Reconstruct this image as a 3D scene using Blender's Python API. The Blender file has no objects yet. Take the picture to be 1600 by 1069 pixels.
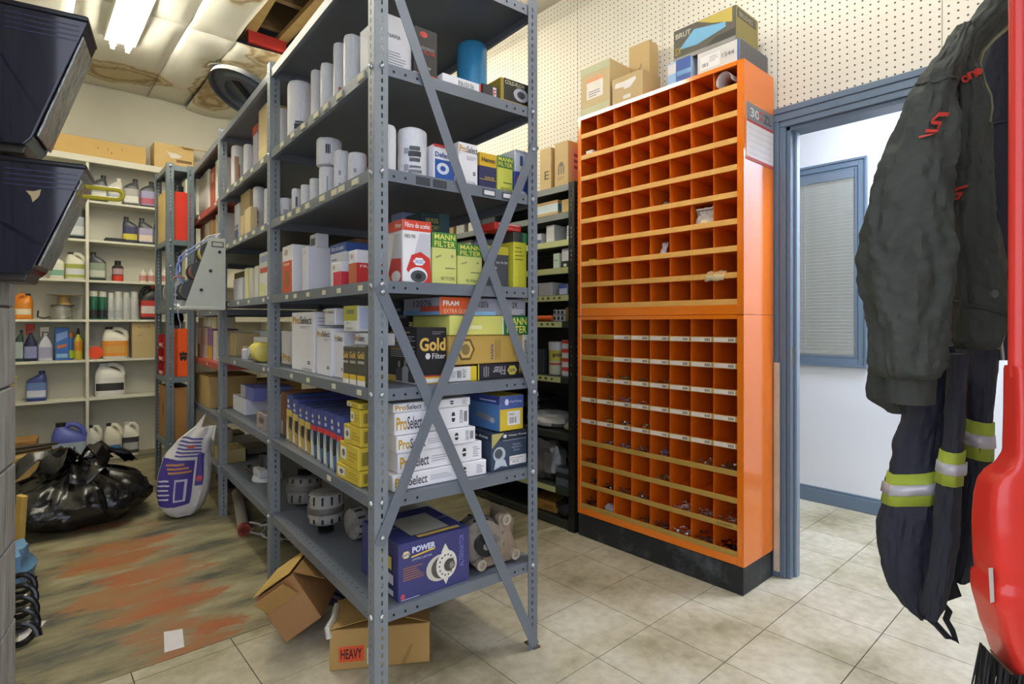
import bpy, math, random
from mathutils import Vector, Matrix, Euler, noise as mnoise
R = math.radians
SC = bpy.context.scene
COL = SC.collection
rnd = random.Random(7)

# ---------------------------------------------------------------- camera
CAM_H = 1.16; FPX = 870.0; CX = 800.0; HY = 505.0; YAW = R(41.7)
FW = (math.sin(YAW), math.cos(YAW)); RT = (math.cos(YAW), -math.sin(YAW))
cam = bpy.data.cameras.new('camera'); cam_o = bpy.data.objects.new('camera', cam); COL.objects.link(cam_o)
cam.sensor_width = 36.0; cam.lens = FPX / 1600 * 36.0; cam.shift_y = -(534.5 - HY) / 1600.0
cam.clip_start = 0.02; cam.clip_end = 60
cam_o.location = (0, 0, CAM_H); cam_o.rotation_euler = (R(90), 0, -YAW)
SC.camera = cam_o

# ---------------------------------------------------------------- world, exposure
w = bpy.data.worlds.new('world'); SC.world = w; w.use_nodes = True
w.node_tree.nodes['Background'].inputs[0].default_value = (0.80, 0.86, 1.0, 1)
w.node_tree.nodes['Background'].inputs[1].default_value = 1.3
SC.view_settings.view_transform = 'Standard'; SC.view_settings.look = 'None'
SC.view_settings.gamma = 1.0; SC.view_settings.use_curve_mapping = False
SC.view_settings.exposure = 0.85
TUBE_WARM = 30.0; TUBE_FRONT = 17.0; OFFICE_LIGHT = 34.0

# ---------------------------------------------------------------- helpers
def lin(h):
    h = h.lstrip('#'); o = []
    for i in (0, 2, 4):
        c = int(h[i:i+2], 16) / 255.0
        o.append(c / 12.92 if c <= 0.04045 else ((c + 0.055) / 1.055) ** 2.4)
    return (*o, 1)

_M = {}
def M(h, rough=0.55, metal=0.0, var=0.10, scale=14.0, bump=0.0, spec=0.5, bscale=None):
    key = (h, rough, metal, var, scale, bump, spec, bscale)
    if key in _M: return _M[key]
    m = bpy.data.materials.new('paint_' + h.lstrip('#')); m.use_nodes = True
    nt = m.node_tree; b = nt.nodes['Principled BSDF']
    c = lin(h)
    tc = nt.nodes.new('ShaderNodeTexCoord'); nz = nt.nodes.new('ShaderNodeTexNoise')
    nz.inputs['Scale'].default_value = scale; nz.inputs['Detail'].default_value = 4
    nt.links.new(tc.outputs['Object'], nz.inputs['Vector'])
    mx = nt.nodes.new('ShaderNodeMix'); mx.data_type = 'RGBA'
    mx.inputs['A'].default_value = tuple(v * (1 - var) for v in c[:3]) + (1,)
    mx.inputs['B'].default_value = tuple(min(1, v * (1 + var)) for v in c[:3]) + (1,)
    nt.links.new(nz.outputs['Fac'], mx.inputs['Factor'])
    nt.links.new(mx.outputs['Result'], b.inputs['Base Color'])
    b.inputs['Roughness'].default_value = rough; b.inputs['Metallic'].default_value = metal
    b.inputs['Specular IOR Level'].default_value = spec
    if bump:
        nb = nt.nodes.new('ShaderNodeTexNoise'); nb.inputs['Scale'].default_value = bscale or scale * 3; nb.inputs['Detail'].default_value = 5
        nt.links.new(tc.outputs['Object'], nb.inputs['Vector'])
        bp = nt.nodes.new('ShaderNodeBump'); bp.inputs['Strength'].default_value = bump; bp.inputs['Distance'].default_value = 0.01
        nt.links.new(nb.outputs['Fac'], bp.inputs['Height']); nt.links.new(bp.outputs['Normal'], b.inputs['Normal'])
    _M[key] = m
    return m

def scuffed(h1, h2, scale=6.0, rough=.5, lo=.48, hi=.62):
    m = bpy.data.materials.new('scuffed_' + h1); m.use_nodes = True; nt = m.node_tree; b = nt.nodes['Principled BSDF']
    tc = nt.nodes.new('ShaderNodeTexCoord'); n = nt.nodes.new('ShaderNodeTexNoise'); n.inputs['Scale'].default_value = scale; n.inputs['Detail'].default_value = 9; n.inputs['Roughness'].default_value = .7
    nt.links.new(tc.outputs['Object'], n.inputs['Vector']); r = nt.nodes.new('ShaderNodeValToRGB')
    r.color_ramp.elements[0].position = lo; r.color_ramp.elements[0].color = lin(h1); r.color_ramp.elements[1].position = hi; r.color_ramp.elements[1].color = lin(h2)
    nt.links.new(n.outputs['Fac'], r.inputs['Fac']); nt.links.new(r.outputs['Color'], b.inputs['Base Color']); b.inputs['Roughness'].default_value = rough
    return m
def emit(h, s):
    m = bpy.data.materials.new('lamp_glow'); m.use_nodes = True; nt = m.node_tree
    b = nt.nodes['Principled BSDF']; b.inputs['Emission Color'].default_value = lin(h); b.inputs['Emission Strength'].default_value = s
    b.inputs['Base Color'].default_value = (1, 1, 1, 1)
    return m

class MB:
    def __init__(s): s.v = []; s.f = []
    def add(s, vs, fs):
        n = len(s.v); s.v += [tuple(p) for p in vs]; s.f += [tuple(i + n for i in f) for f in fs]; return s
    def box(s, x0, x1, y0, y1, z0, z1, rot=None, about=None):
        vs = [Vector(p) for p in ((x0,y0,z0),(x1,y0,z0),(x1,y1,z0),(x0,y1,z0),(x0,y0,z1),(x1,y0,z1),(x1,y1,z1),(x0,y1,z1))]
        if rot is not None:
            c = Vector(about) if about else sum(vs, Vector()) / 8
            vs = [c + rot @ (p - c) for p in vs]
        return s.add(vs, [(0,3,2,1),(4,5,6,7),(0,1,5,4),(1,2,6,5),(2,3,7,6),(3,0,4,7)])
    def prism(s, poly, fn0, fn1):
        n = len(poly); vs = [fn0(*p) for p in poly] + [fn1(*p) for p in poly]
        fs = [tuple(range(n))[::-1], tuple(range(n, 2*n))] + [(i, (i+1) % n, n + (i+1) % n, n + i) for i in range(n)]
        return s.add(vs, fs)
    def rings(s, rs, cap=True, closed=True):
        n = len(rs[0]); vs = [p for r in rs for p in r]; fs = []
        for k in range(len(rs) - 1):
            for i in range(n if closed else n - 1):
                j = (i + 1) % n; fs.append((k*n+i, k*n+j, (k+1)*n+j, (k+1)*n+i))
        if cap and closed:
            fs.append(tuple(range(n))[::-1]); fs.append(tuple((len(rs)-1)*n + i for i in range(n)))
        return s.add(vs, fs)
    def lathe(s, prof, n=20, c=(0, 0, 0), axis=None, cap=True):
        q = Vector((0, 0, 1)).rotation_difference(Vector(axis)) if axis else None
        rs = []
        for r, z in prof:
            ring = []
            for i in range(n):
                a = 2 * math.pi * i / n; p = Vector((r * math.cos(a), r * math.sin(a), z))
                if q: p = q @ p
                ring.append(p + Vector(c))
            rs.append(ring)
        return s.rings(rs, cap)
    def cyl(s, p0, p1, r, n=12, r1=None):
        d = Vector(p1) - Vector(p0); L = d.length
        return s.lathe([(r, 0), (r if r1 is None else r1, L)], n, p0, d)
    def tube(s, pts, r, n=8, closed=False):
        pts = [Vector(p) for p in pts]; rs = []; prev = None
        m = len(pts)
        for i, p in enumerate(pts):
            t = (pts[(i+1) % m] - pts[i-1]) if (closed or 0 < i < m-1) else (pts[1]-pts[0] if i == 0 else pts[-1]-pts[-2])
            t.normalize()
            a = prev if prev is not None else (Vector((0,0,1)) if abs(t.z) < .9 else Vector((1,0,0)))
            u = (a - t * a.dot(t)).normalized(); v = t.cross(u); prev = u
            rr = r[i] if isinstance(r, (list, tuple)) else r
            rs.append([p + (u * math.cos(2*math.pi*k/n) + v * math.sin(2*math.pi*k/n)) * rr for k in range(n)])
        if closed: rs.append(rs[0])
        return s.rings(rs, not closed)
    def sphere(s, c, r, n=10, m=6):
        prof = [(max(1e-4, r[0] if 0 else 1) * 0 + math.sin(math.pi*k/m), -math.cos(math.pi*k/m)) for k in range(m+1)]
        rs = [[Vector((c[0]+r[0]*max(q,.01)*math.cos(2*math.pi*i/n), c[1]+r[1]*max(q,.01)*math.sin(2*math.pi*i/n), c[2]+r[2]*z)) for i in range(n)] for q, z in prof]
        return s.rings(rs)
    def mesh(s, name, mat=None, smooth=False):
        me = bpy.data.meshes.new(name); me.from_pydata(s.v, [], s.f); me.validate()
        if mat: me.materials.append(mat)
        if smooth:
            me.polygons.foreach_set('use_smooth', [True] * len(me.polygons))
            try: me.set_sharp_from_angle(angle=R(40))
            except Exception: pass
        return me
    def build(s, name, mat, parent=None, smooth=False, bevel=0, loc=None, rz=0, seg=1):
        o = bpy.data.objects.new(name, s.mesh(name, mat, smooth)); COL.objects.link(o)
        if parent: o.parent = parent
        if loc is not None: o.location = loc
        if rz: o.rotation_euler.z = rz
        if bevel:
            b = o.modifiers.new('edge', 'BEVEL'); b.width = bevel; b.segments = seg; b.limit_method = 'ANGLE'
        return o

def tag(o, label=None, cat=None, group=None, kind=None):
    for k, v in (('label', label), ('category', cat), ('group', group), ('kind', kind)):
        if v: o[k] = v
    return o
def thing(name, label, cat, loc=(0, 0, 0), rz=0, group=None):
    o = bpy.data.objects.new(name, None); COL.objects.link(o); o.location = loc; o.rotation_euler = (0, 0, rz)
    o.empty_display_size = 0.05
    return tag(o, label, cat, group)
def inst(me, name, parent=None, loc=(0, 0, 0), rot=(0, 0, 0), scale=None, mat=None):
    o = bpy.data.objects.new(name, me); COL.objects.link(o)
    if parent: o.parent = parent
    o.location = loc; o.rotation_euler = rot
    if scale: o.scale = scale
    if mat:
        if not me.materials: me.materials.append(None)
        o.material_slots[0].link = 'OBJECT'; o.material_slots[0].material = mat
    return o

# camera calibration: where the ray through a point of the picture meets a plane of the room
def ray(px, py=HY):
    u = (px - CX) / FPX; return FW[0] + u * RT[0], FW[1] + u * RT[1], (HY - py) / FPX
def onX(px, py, X): d = ray(px, py); t = X / d[0]; return t * d[1], CAM_H + t * d[2], t     # -> Y, z, depth
def onY(px, py, Y): d = ray(px, py); t = Y / d[1]; return t * d[0], CAM_H + t * d[2], t     # -> X, z, depth
def onZ(px, py, Z): d = ray(px, py); t = (Z - CAM_H) / d[2]; return t * d[0], t * d[1], t   # -> X, Y, depth

# ---------------------------------------------------------------- flat print
_T = {}
def text_mesh(s, bold):
    if (s, bold) in _T: return _T[(s, bold)]
    cu = bpy.data.curves.new('lettering', 'FONT'); cu.body = s; cu.size = 1; cu.offset = bold; cu.resolution_u = 3
    o = bpy.data.objects.new('lettering', cu); COL.objects.link(o)
    bpy.context.view_layer.update()
    me = bpy.data.meshes.new_from_object(o.evaluated_get(bpy.context.evaluated_depsgraph_get()))
    bpy.data.objects.remove(o); bpy.data.curves.remove(cu)
    xs = [v.co.x for v in me.vertices]; ys = [v.co.y for v in me.vertices]
    if xs:
        x0, y0, dx, dy = min(xs), min(ys), max(max(xs)-min(xs), 1e-4), max(max(ys)-min(ys), 1e-4)
        for v in me.vertices: v.co = ((v.co.x - x0) / dx - .5, (v.co.y - y0) / dy - .5, 0)
    me.name = 'lettering'; me.materials.clear(); me.materials.append(None)
    _T[(s, bold)] = me
    return me
# a face frame of a box sized (w, d, h) with its origin at the middle of its base
def face(fc, dims, k=0.0006):
    w, d, h = dims
    if fc == '-y': return Vector((-w/2, -d/2 - k, 0)), Vector((w, 0, 0)), Vector((0, 0, h))
    if fc == '-x': return Vector((-w/2 - k, d/2, 0)), Vector((0, -d, 0)), Vector((0, 0, h))
    if fc == '+x': return Vector((w/2 + k, -d/2, 0)), Vector((0, d, 0)), Vector((0, 0, h))
    if fc == '+z': return Vector((-w/2, -d/2, h + k)), Vector((w, 0, 0)), Vector((0, d, 0))
    if fc == '-z': return Vector((-w/2, d/2, -k)), Vector((w, 0, 0)), Vector((0, -d, 0))
def decorate(o, dims, specs):
    for sp in specs:
        kind, fc = sp[0], sp[1]
        if kind == 'p':
            rects, hexc = ([sp[2:6]], sp[6]) if not isinstance(sp[2], list) else (sp[2], sp[3])
            A, U, V = face(fc, dims, 0.0004 + 0.00013 * len(o.children)); mb = MB()
            for (u0, v0, u1, v1) in rects:
                mb.add([A+U*u0+V*v0, A+U*u1+V*v0, A+U*u1+V*v1, A+U*u0+V*v1], [(0,1,2,3)])
            mb.build('printed_panel' if len(rects) == 1 else 'fine_print', M(hexc, .5), o)
        elif kind == 'g':                                   # polygon in face units
            A, U, V = face(fc, dims, 0.0004 + 0.00013 * len(o.children)); pts = [A + U*min(.998, max(.002, a)) + V*min(.998, max(.004, b)) for a, b in sp[2]]
            MB().add(pts, [tuple(range(len(pts)))]).build('printed_shape', M(sp[3], .5), o)
        elif kind == 't':
            u0, v0, u1, v1, s, hexc = sp[2:8]; rot = sp[8] if len(sp) > 8 else 0; bold = sp[9] if len(sp) > 9 else 0.012
            A, U, V = face(fc, dims, max(0.0016, 0.0004 + 0.00013 * len(o.children))); c = A + U*(u0+u1)/2 + V*(v0+v1)/2
            un, vn = U.normalized(), V.normalized(); n = un.cross(vn)
            su, sv = U.length*abs(u1-u0), V.length*abs(v1-v0)
            if rot % 180: su, sv = sv, su
            rm = Matrix((un, vn, n)).transposed() @ Matrix.Rotation(R(rot), 3, 'Z')
            t = inst(text_mesh(s, bold), 'lettering', o, c, rm.to_euler(), (su, sv, 1), M(hexc, .5))
def lines(fc, u0, v0, u1, v1, n, hexc, fill=.45, seed=1):
    rr = random.Random(seed); L = []
    for i in range(n):
        b = v0 + (v1-v0) * i / n; L.append((u0, b, u0 + (u1-u0) * rr.uniform(.6, 1), b + (v1-v0)/n*fill))
    return ('p', fc, L, hexc)
def barcode(fc, u0, v0, u1, v1, n=9, hexc='2a2a2e', seed=3):
    rr = random.Random(seed); L = []
    for i in range(n):
        a = u0 + (u1-u0)*i/n; L.append((a, v0, a + (u1-u0)/n*rr.uniform(.25, .75), v1))
    return ('p', fc, L, hexc)
def ngon(cx, cy, rx, ry, n=6, a0=0): return [(cx + rx*math.cos(a0+2*math.pi*i/n), cy + ry*math.sin(a0+2*math.pi*i/n)) for i in range(n)]
def carton(name, label, cat, loc, dims, hexc, specs=(), rz=0, group=None, rough=.55, tilt=None, bev=.0025):
    w, d, h = dims
    o = MB().box(-w/2, w/2, -d/2, d/2, 0, h).build(name, M(hexc, rough, var=.06, scale=9), None, bevel=bev)
    o.location = loc; o.rotation_euler = (tilt[0] if tilt else 0, tilt[1] if tilt else 0, rz)
    tag(o, label, cat, group)
    # folded lid: a seam line and the flap edge
    if min(w, d) > .03 and h > .03:
        MB().box(-w/2 + .003, w/2 - .003, -.0012, .0012, h - .0005, h + .0006).build('flap_seam', M('6b5d48' if hexc[0] in 'bcd9a8' else '8d8d90', .7), o)
    decorate(o, dims, specs)
    return o
def superring(cx, cy, z, rx, ry, n=20, e=2.6):
    L = []
    for i in range(n):
        a = 2*math.pi*i/n; c, s = math.cos(a), math.sin(a)
        L.append(Vector((cx + rx*math.copysign(abs(c)**(2/e), c), cy + ry*math.copysign(abs(s)**(2/e), s), z)))
    return L
# ================================================================ THE SETTING
X_WALL = 2.615; Y_BACK = 6.05; Z_CEIL = 3.25; Y_HOOK = -0.03; TILE = 0.305; TX0 = 2.725; TY0 = 0.938; Y_OLD = 2.22
def struct(o): o['kind'] = 'structure'; return o

def tile_mat():
    m = bpy.data.materials.new('vinyl_tile'); m.use_nodes = True; nt = m.node_tree; b = nt.nodes['Principled BSDF']
    g = nt.nodes.new('ShaderNodeNewGeometry'); n1 = nt.nodes.new('ShaderNodeTexNoise'); n1.inputs['Scale'].default_value = 2.2; n1.inputs['Detail'].default_value = 8; n1.inputs['Roughness'].default_value = .62
    n2 = nt.nodes.new('ShaderNodeTexNoise'); n2.inputs['Scale'].default_value = 26; n2.inputs['Detail'].default_value = 5
    for n in (n1, n2): nt.links.new(g.outputs['Position'], n.inputs['Vector'])
    r1 = nt.nodes.new('ShaderNodeValToRGB'); e = r1.color_ramp.elements
    e[0].position = .33; e[0].color = lin('938a6c'); e[1].position = .60; e[1].color = lin('cdc7b2')
    el = r1.color_ramp.elements.new(.46); el.color = lin('bab297')
    nt.links.new(n1.outputs['Fac'], r1.inputs['Fac'])
    r2 = nt.nodes.new('ShaderNodeValToRGB'); e = r2.color_ramp.elements; e[0].position = .35; e[0].color = (.80, .79, .77, 1); e[1].position = .6; e[1].color = (1, 1, 1, 1)
    nt.links.new(n2.outputs['Fac'], r2.inputs['Fac'])
    mx = nt.nodes.new('ShaderNodeMix'); mx.data_type = 'RGBA'; mx.blend_type = 'MULTIPLY'; mx.inputs['Factor'].default_value = .8
    nt.links.new(r1.outputs['Color'], mx.inputs['A']); nt.links.new(r2.outputs['Color'], mx.inputs['B']); nt.links.new(mx.outputs['Result'], b.inputs['Base Color'])
    b.inputs['Roughness'].default_value = .42
    return m
def worn_mat():
    m = bpy.data.materials.new('worn_floor_paint'); m.use_nodes = True; nt = m.node_tree; b = nt.nodes['Principled BSDF']
    g = nt.nodes.new('ShaderNodeNewGeometry'); mp = nt.nodes.new('ShaderNodeMapping'); mp.inputs['Scale'].default_value = (2.4, 6.5, 1); mp.inputs['Rotation'].default_value = (0, 0, R(12))
    nt.links.new(g.outputs['Position'], mp.inputs['Vector'])
    def N(sc, det=7, ro=.65):
        n = nt.nodes.new('ShaderNodeTexNoise'); n.inputs['Scale'].default_value = sc; n.inputs['Detail'].default_value = det; n.inputs['Roughness'].default_value = ro
        nt.links.new(mp.outputs['Vector'], n.inputs['Vector']); return n
    base = nt.nodes.new('ShaderNodeValToRGB'); e = base.color_ramp.elements; e[0].position = .36; e[0].color = lin('4b4d47'); e[1].position = .64; e[1].color = lin('a39b7c')
    el = base.color_ramp.elements.new(.48); el.color = lin('827a5d')
    nt.links.new(N(.8).outputs['Fac'], base.inputs['Fac'])
    # patch of worn-through orange paint: its own outline, about x .25-.6, y 2.35-3.9
    sx = nt.nodes.new('ShaderNodeSeparateXYZ'); nt.links.new(g.outputs['Position'], sx.inputs[0])
    def mth(op, a, bb=None):
        n = nt.nodes.new('ShaderNodeMath'); n.operation = op
        for i, q in enumerate((a, bb)):
            if q is None: continue
            if isinstance(q, (int, float)): n.inputs[i].default_value = q
            else: nt.links.new(q, n.inputs[i])
        return n.outputs[0]
    dx = mth('DIVIDE', mth('SUBTRACT', sx.outputs[0], .43), .27); dy = mth('DIVIDE', mth('SUBTRACT', sx.outputs[1], 2.95), 1.05)
    d2 = mth('ADD', mth('MULTIPLY', dx, dx), mth('MULTIPLY', dy, dy))
    nn = mth('MULTIPLY', mth('SUBTRACT', N(.9, 10, .72).outputs['Fac'], .5), 8.5)
    msk = mth('SUBTRACT', mth('ADD', .85, nn), d2)
    rr = nt.nodes.new('ShaderNodeValToRGB'); rr.color_ramp.elements[0].position = .05; rr.color_ramp.elements[1].position = .7
    nt.links.new(msk, rr.inputs['Fac'])
    orr = nt.nodes.new('ShaderNodeValToRGB'); e = orr.color_ramp.elements; e[0].position = .35; e[0].color = lin('a75a33'); e[1].position = .60; e[1].color = lin('96744c')
    nt.links.new(N(1.1).outputs['Fac'], orr.inputs['Fac'])
    mx = nt.nodes.new('ShaderNodeMix'); mx.data_type = 'RGBA'
    nt.links.new(rr.outputs['Color'], mx.inputs['Factor']); nt.links.new(base.outputs['Color'], mx.inputs['A']); nt.links.new(orr.outputs['Color'], mx.inputs['B'])
    nt.links.new(mx.outputs['Result'], b.inputs['Base Color']); b.inputs['Roughness'].default_value = .5
    return m

floor = struct(MB().box(-4, 5, -4, 7.2, -.10, -.0045).build('floor', M('2e2a22', .8)))
TMAT = tile_mat()
g = .0016
full = MB().box(g, TILE - g, g, TILE - g, -.0045, 0).mesh('tile', TMAT)
cut = {}
for i in range(-10, 5):
    for j in range(-7, 5):
        x0, y0 = TX0 + i * TILE, TY0 + j * TILE
        if y0 + TILE > Y_OLD:
            me = cut.setdefault('c', MB().box(g, TILE - g, g, Y_OLD - (TY0 + 4*TILE), -.0045, 0).mesh('tile', TMAT))
            inst(me, 'floor_tile', floor, (x0, y0, 0))
        else: inst(full, 'floor_tile', floor, (x0, y0, 0))
MB().box(-2.6, X_WALL + .1, Y_OLD + .002, Y_BACK + .1, -.0045, .0015).build('worn_floor_sheet', worn_mat(), floor)

# ceiling: sagging fibre panels, one of them missing over the aisle
def ceil_mat():
    m = bpy.data.materials.new('ceiling_panel_stained'); m.use_nodes = True; nt = m.node_tree; b = nt.nodes['Principled BSDF']
    ge = nt.nodes.new('ShaderNodeNewGeometry')
    def mth(op, a, bb=None):
        n = nt.nodes.new('ShaderNodeMath'); n.operation = op
        for i, q in enumerate((a, bb)):
            if q is None: continue
            if isinstance(q, (int, float)): n.inputs[i].default_value = q
            else: nt.links.new(q, n.inputs[i])
        return n.outputs[0]
    n1 = nt.nodes.new('ShaderNodeTexNoise'); n1.inputs['Scale'].default_value = 2.6; n1.inputs['Detail'].default_value = 6; nt.links.new(ge.outputs['Position'], n1.inputs['Vector'])
    sx = nt.nodes.new('ShaderNodeSeparateXYZ'); nt.links.new(ge.outputs['Position'], sx.inputs[0])
    tot = None
    for (cx, cy, rx, ry) in ((.62, 5.55, .55, .28), (1.36, 5.2, .32, .75), (1.5, 4.45, .35, .30), (1.1, 3.6, .18, .5)):
        dx = mth('DIVIDE', mth('SUBTRACT', sx.outputs[0], cx), rx); dy = mth('DIVIDE', mth('SUBTRACT', sx.outputs[1], cy), ry)
        q = mth('SUBTRACT', 1.0, mth('ADD', mth('MULTIPLY', dx, dx), mth('MULTIPLY', dy, dy)))
        tot = q if tot is None else mth('MAXIMUM', tot, q)
    k = mth('ADD', mth('MULTIPLY', tot, .55), mth('MULTIPLY', mth('SUBTRACT', n1.outputs['Fac'], .5), 1.7))
    ra = nt.nodes.new('ShaderNodeValToRGB'); e = ra.color_ramp.elements
    e[0].position = .0; e[0].color = lin('d3d1c6'); e[1].position = .62; e[1].color = lin('c0b08a')
    for p, c in ((.18, 'cfcab6'), (.27, '9a815c'), (.35, 'c6bb9c'), (.50, '8d7450')):
        x = ra.color_ramp.elements.new(p); x.color = lin(c)
    nt.links.new(k, ra.inputs['Fac']); nt.links.new(ra.outputs['Color'], b.inputs['Base Color']); b.inputs['Roughness'].default_value = .8
    return m
CM = ceil_mat()
ceiling = struct(MB().box(-1.2, 5, -.5, 7.2, 3.85, 3.95).build('ceiling', M('2a2622', .9)))
xe = [-.93, -.32, .29, .9, 1.21, 1.82, 2.43, 2.64]; ye = [-.45, .77, 1.99, 3.21, 4.43, Y_BACK + .02]
for i in range(len(xe) - 1):
    for j in range(len(ye) - 1):
        if xe[i] == 1.21 and ye[j] == 3.21: continue
        x0, x1, y0, y1 = xe[i] + .003, xe[i+1] - .003, ye[j] + .003, ye[j+1] - .003
        sag = .015 + .05 * rnd.random() if y0 > 3 else .01
        mb = MB(); nx, ny = 8, 10; vs = []; fs = []
        for a in range(nx + 1):
            for b2 in range(ny + 1):
                u, v = a / nx, b2 / ny
                z = Z_CEIL - sag * (math.sin(math.pi*u) * math.sin(math.pi*v)) - (.012 * mnoise.noise((x0 + u*2, y0 + v*3, 1.0)) if y0 > 3 else 0)
                if xe[i] == 1.21 and y0 > 4: z -= .10 * max(0, v - .35) * math.sin(math.pi * min(1, u + .2))
                vs.append((x0 + u*(x1-x0), y0 + v*(y1-y0), z))
        for a in range(nx):
            for b2 in range(ny):
                q = a*(ny+1) + b2; fs.append((q, q+1, q+ny+2, q+ny+1))
        o = mb.add(vs, fs).build('ceiling_panel', CM, ceiling, smooth=True)
        sol = o.modifiers.new('thick', 'SOLIDIFY'); sol.thickness = .012; sol.offset = 1
for k, yy in enumerate((3.10, 3.52, 3.94, 4.36)):
    MB().box(.7, 2.5, yy, yy + .05, 3.40, 3.62).build('joist', M('6f5a38', .8, var=.25), ceiling)
for k, xx in enumerate((1.24, 1.52, 1.80)):
    MB().box(xx, xx + .075, 3.0, 4.6, 3.36, 3.40, Matrix.Rotation(R(4 * (k - 1)), 3, 'Z')).build('lath', M('b3945c', .8, var=.25), ceiling)

# walls
def pegboard_mat():
    m = bpy.data.materials.new('pegboard_cream'); m.use_nodes = True; nt = m.node_tree; b = nt.nodes['Principled BSDF']
    ge = nt.nodes.new('ShaderNodeNewGeometry'); sx = nt.nodes.new('ShaderNodeSeparateXYZ'); nt.links.new(ge.outputs['Position'], sx.inputs[0])
    def mth(op, a, bb=None):
        n = nt.nodes.new('ShaderNodeMath'); n.operation = op
        for i, q in enumerate((a, bb)):
            if q is None: continue
            if isinstance(q, (int, float)): n.inputs[i].default_value = q
            else: nt.links.new(q, n.inputs[i])
        return n.outputs[0]
    fy = mth('SUBTRACT', mth('FRACT', mth('MULTIPLY', sx.outputs[1], 1/.0285)), .5); fz = mth('SUBTRACT', mth('FRACT', mth('MULTIPLY', sx.outputs[2], 1/.0285)), .5)
    d = mth('SQRT', mth('ADD', mth('MULTIPLY', fy, fy), mth('MULTIPLY', fz, fz)))
    mk = mth('LESS_THAN', d, .135)
    n1 = nt.nodes.new('ShaderNodeTexNoise'); n1.inputs['Scale'].default_value = 1.5; nt.links.new(ge.outputs['Position'], n1.inputs['Vector'])
    ra = nt.nodes.new('ShaderNodeValToRGB'); e = ra.color_ramp.elements; e[0].position = .3; e[0].color = lin('d2cdbe'); e[1].position = .7; e[1].color = lin('dfdacb')
    nt.links.new(n1.outputs['Fac'], ra.inputs['Fac'])
    mx = nt.nodes.new('ShaderNodeMix'); mx.data_type = 'RGBA'; nt.links.new(mk, mx.inputs['Factor']); nt.links.new(ra.outputs['Color'], mx.inputs['A']); mx.inputs['B'].default_value = lin('4a4438')
    nt.links.new(mx.outputs['Result'], b.inputs['Base Color']); b.inputs['Roughness'].default_value = .6
    return m
PEG = pegboard_mat()
D0, D1, DZ = .20, 1.06, 2.05       # door opening in the right wall
wr = struct(MB().box(X_WALL + .006, X_WALL + .10, D1, Y_BACK + .2, 0, 3.7).box(X_WALL + .006, X_WALL + .10, -.5, D0, 0, 3.7).box(X_WALL + .006, X_WALL + .10, D0, D1, DZ, 3.7).build('wall_right', M('cfc8b4', .8)))
yy = 1.10
edges = [-.11, .49, 1.10] + [1.10 + .61 * k for k in range(1, 9)]
for a, b2 in zip(edges[:-1], edges[1:]):
    b2 = min(b2, Y_BACK)
    z0 = DZ + .001 if b2 <= 1.11 else 0
    MB().box(X_WALL, X_WALL + .006, a + .0015, b2 - .0015, z0, 3.26).build('pegboard_panel', PEG, wr)
CREAM = M('cfcdbd', .75, var=.07, scale=1.2)
wb = struct(MB().box(-3, X_WALL + .1, Y_BACK, Y_BACK + .1, 0, 3.7).build('wall_back', CREAM))
struct(MB().box(-.75, -.62, 1.9, Y_BACK, 0, 3.7).build('wall_left', CREAM))
WHITE = M('e3e3e6', .7, var=.05, scale=1.5)
struct(MB().box(.80, X_WALL + .1, Y_HOOK - .10, Y_HOOK, 0, 3.26).build('wall_hooks', WHITE))
# slanting block wall beside the camera; it ends at (0, 1.94)
WE = Vector((0.0, 1.94, 0)); WD = Vector((.187, .982, 0)); WN = Vector((.982, -.187, 0))
def wallpt(s, p, z): q = WE - WD * s + WN * p; return Vector((q.x, q.y, z))
def grey_board():
    m = bpy.data.materials.new('grey_weathered_board'); m.use_nodes = True; nt = m.node_tree; b = nt.nodes['Principled BSDF']
    ge = nt.nodes.new('ShaderNodeNewGeometry'); mp = nt.nodes.new('ShaderNodeMapping'); mp.inputs['Scale'].default_value = (9, 9, 1.4)
    nt.links.new(ge.outputs['Position'], mp.inputs['Vector']); n = nt.nodes.new('ShaderNodeTexNoise'); n.inputs['Scale'].default_value = 3; n.inputs['Detail'].default_value = 8; n.inputs['Roughness'].default_value = .7
    nt.links.new(mp.outputs['Vector'], n.inputs['Vector']); ra = nt.nodes.new('ShaderNodeValToRGB'); e = ra.color_ramp.elements
    e[0].position = .3; e[0].color = lin('767470'); e[1].position = .7; e[1].color = lin('b9b8b4'); nt.links.new(n.outputs['Fac'], ra.inputs['Fac']); nt.links.new(ra.outputs['Color'], b.inputs['Base Color'])
    b.inputs['Roughness'].default_value = .8
    return m
GB = grey_board()
mb = MB(); 
wl = struct(mb.prism([(0, -.012), (0, -.14), (1.0, -.14), (1.0, -.012)], lambda s, p: wallpt(s, p, 0), lambda s, p: wallpt(s, p, 3.3)).build('wall_side', M('8b8984', .8)))
zc = [.2*q for q in range(17)]
for k in range(len(zc) - 1):
    o0 = 0 if k % 2 else .2
    ss = [0, .2, .6, 1.0] if o0 else [0, .4, .8, 1.0]
    for a, b2 in zip(ss[:-1], ss[1:]):
        mb = MB(); mb.prism([(a + .003, 0), (a + .003, -.012), (b2 - .003, -.012), (b2 - .003, 0)], lambda s, p: wallpt(s, p, zc[k] + .003), lambda s, p: wallpt(s, p, zc[k+1] - .003)).build('wall_block', GB, wl, bevel=.003)

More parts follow.
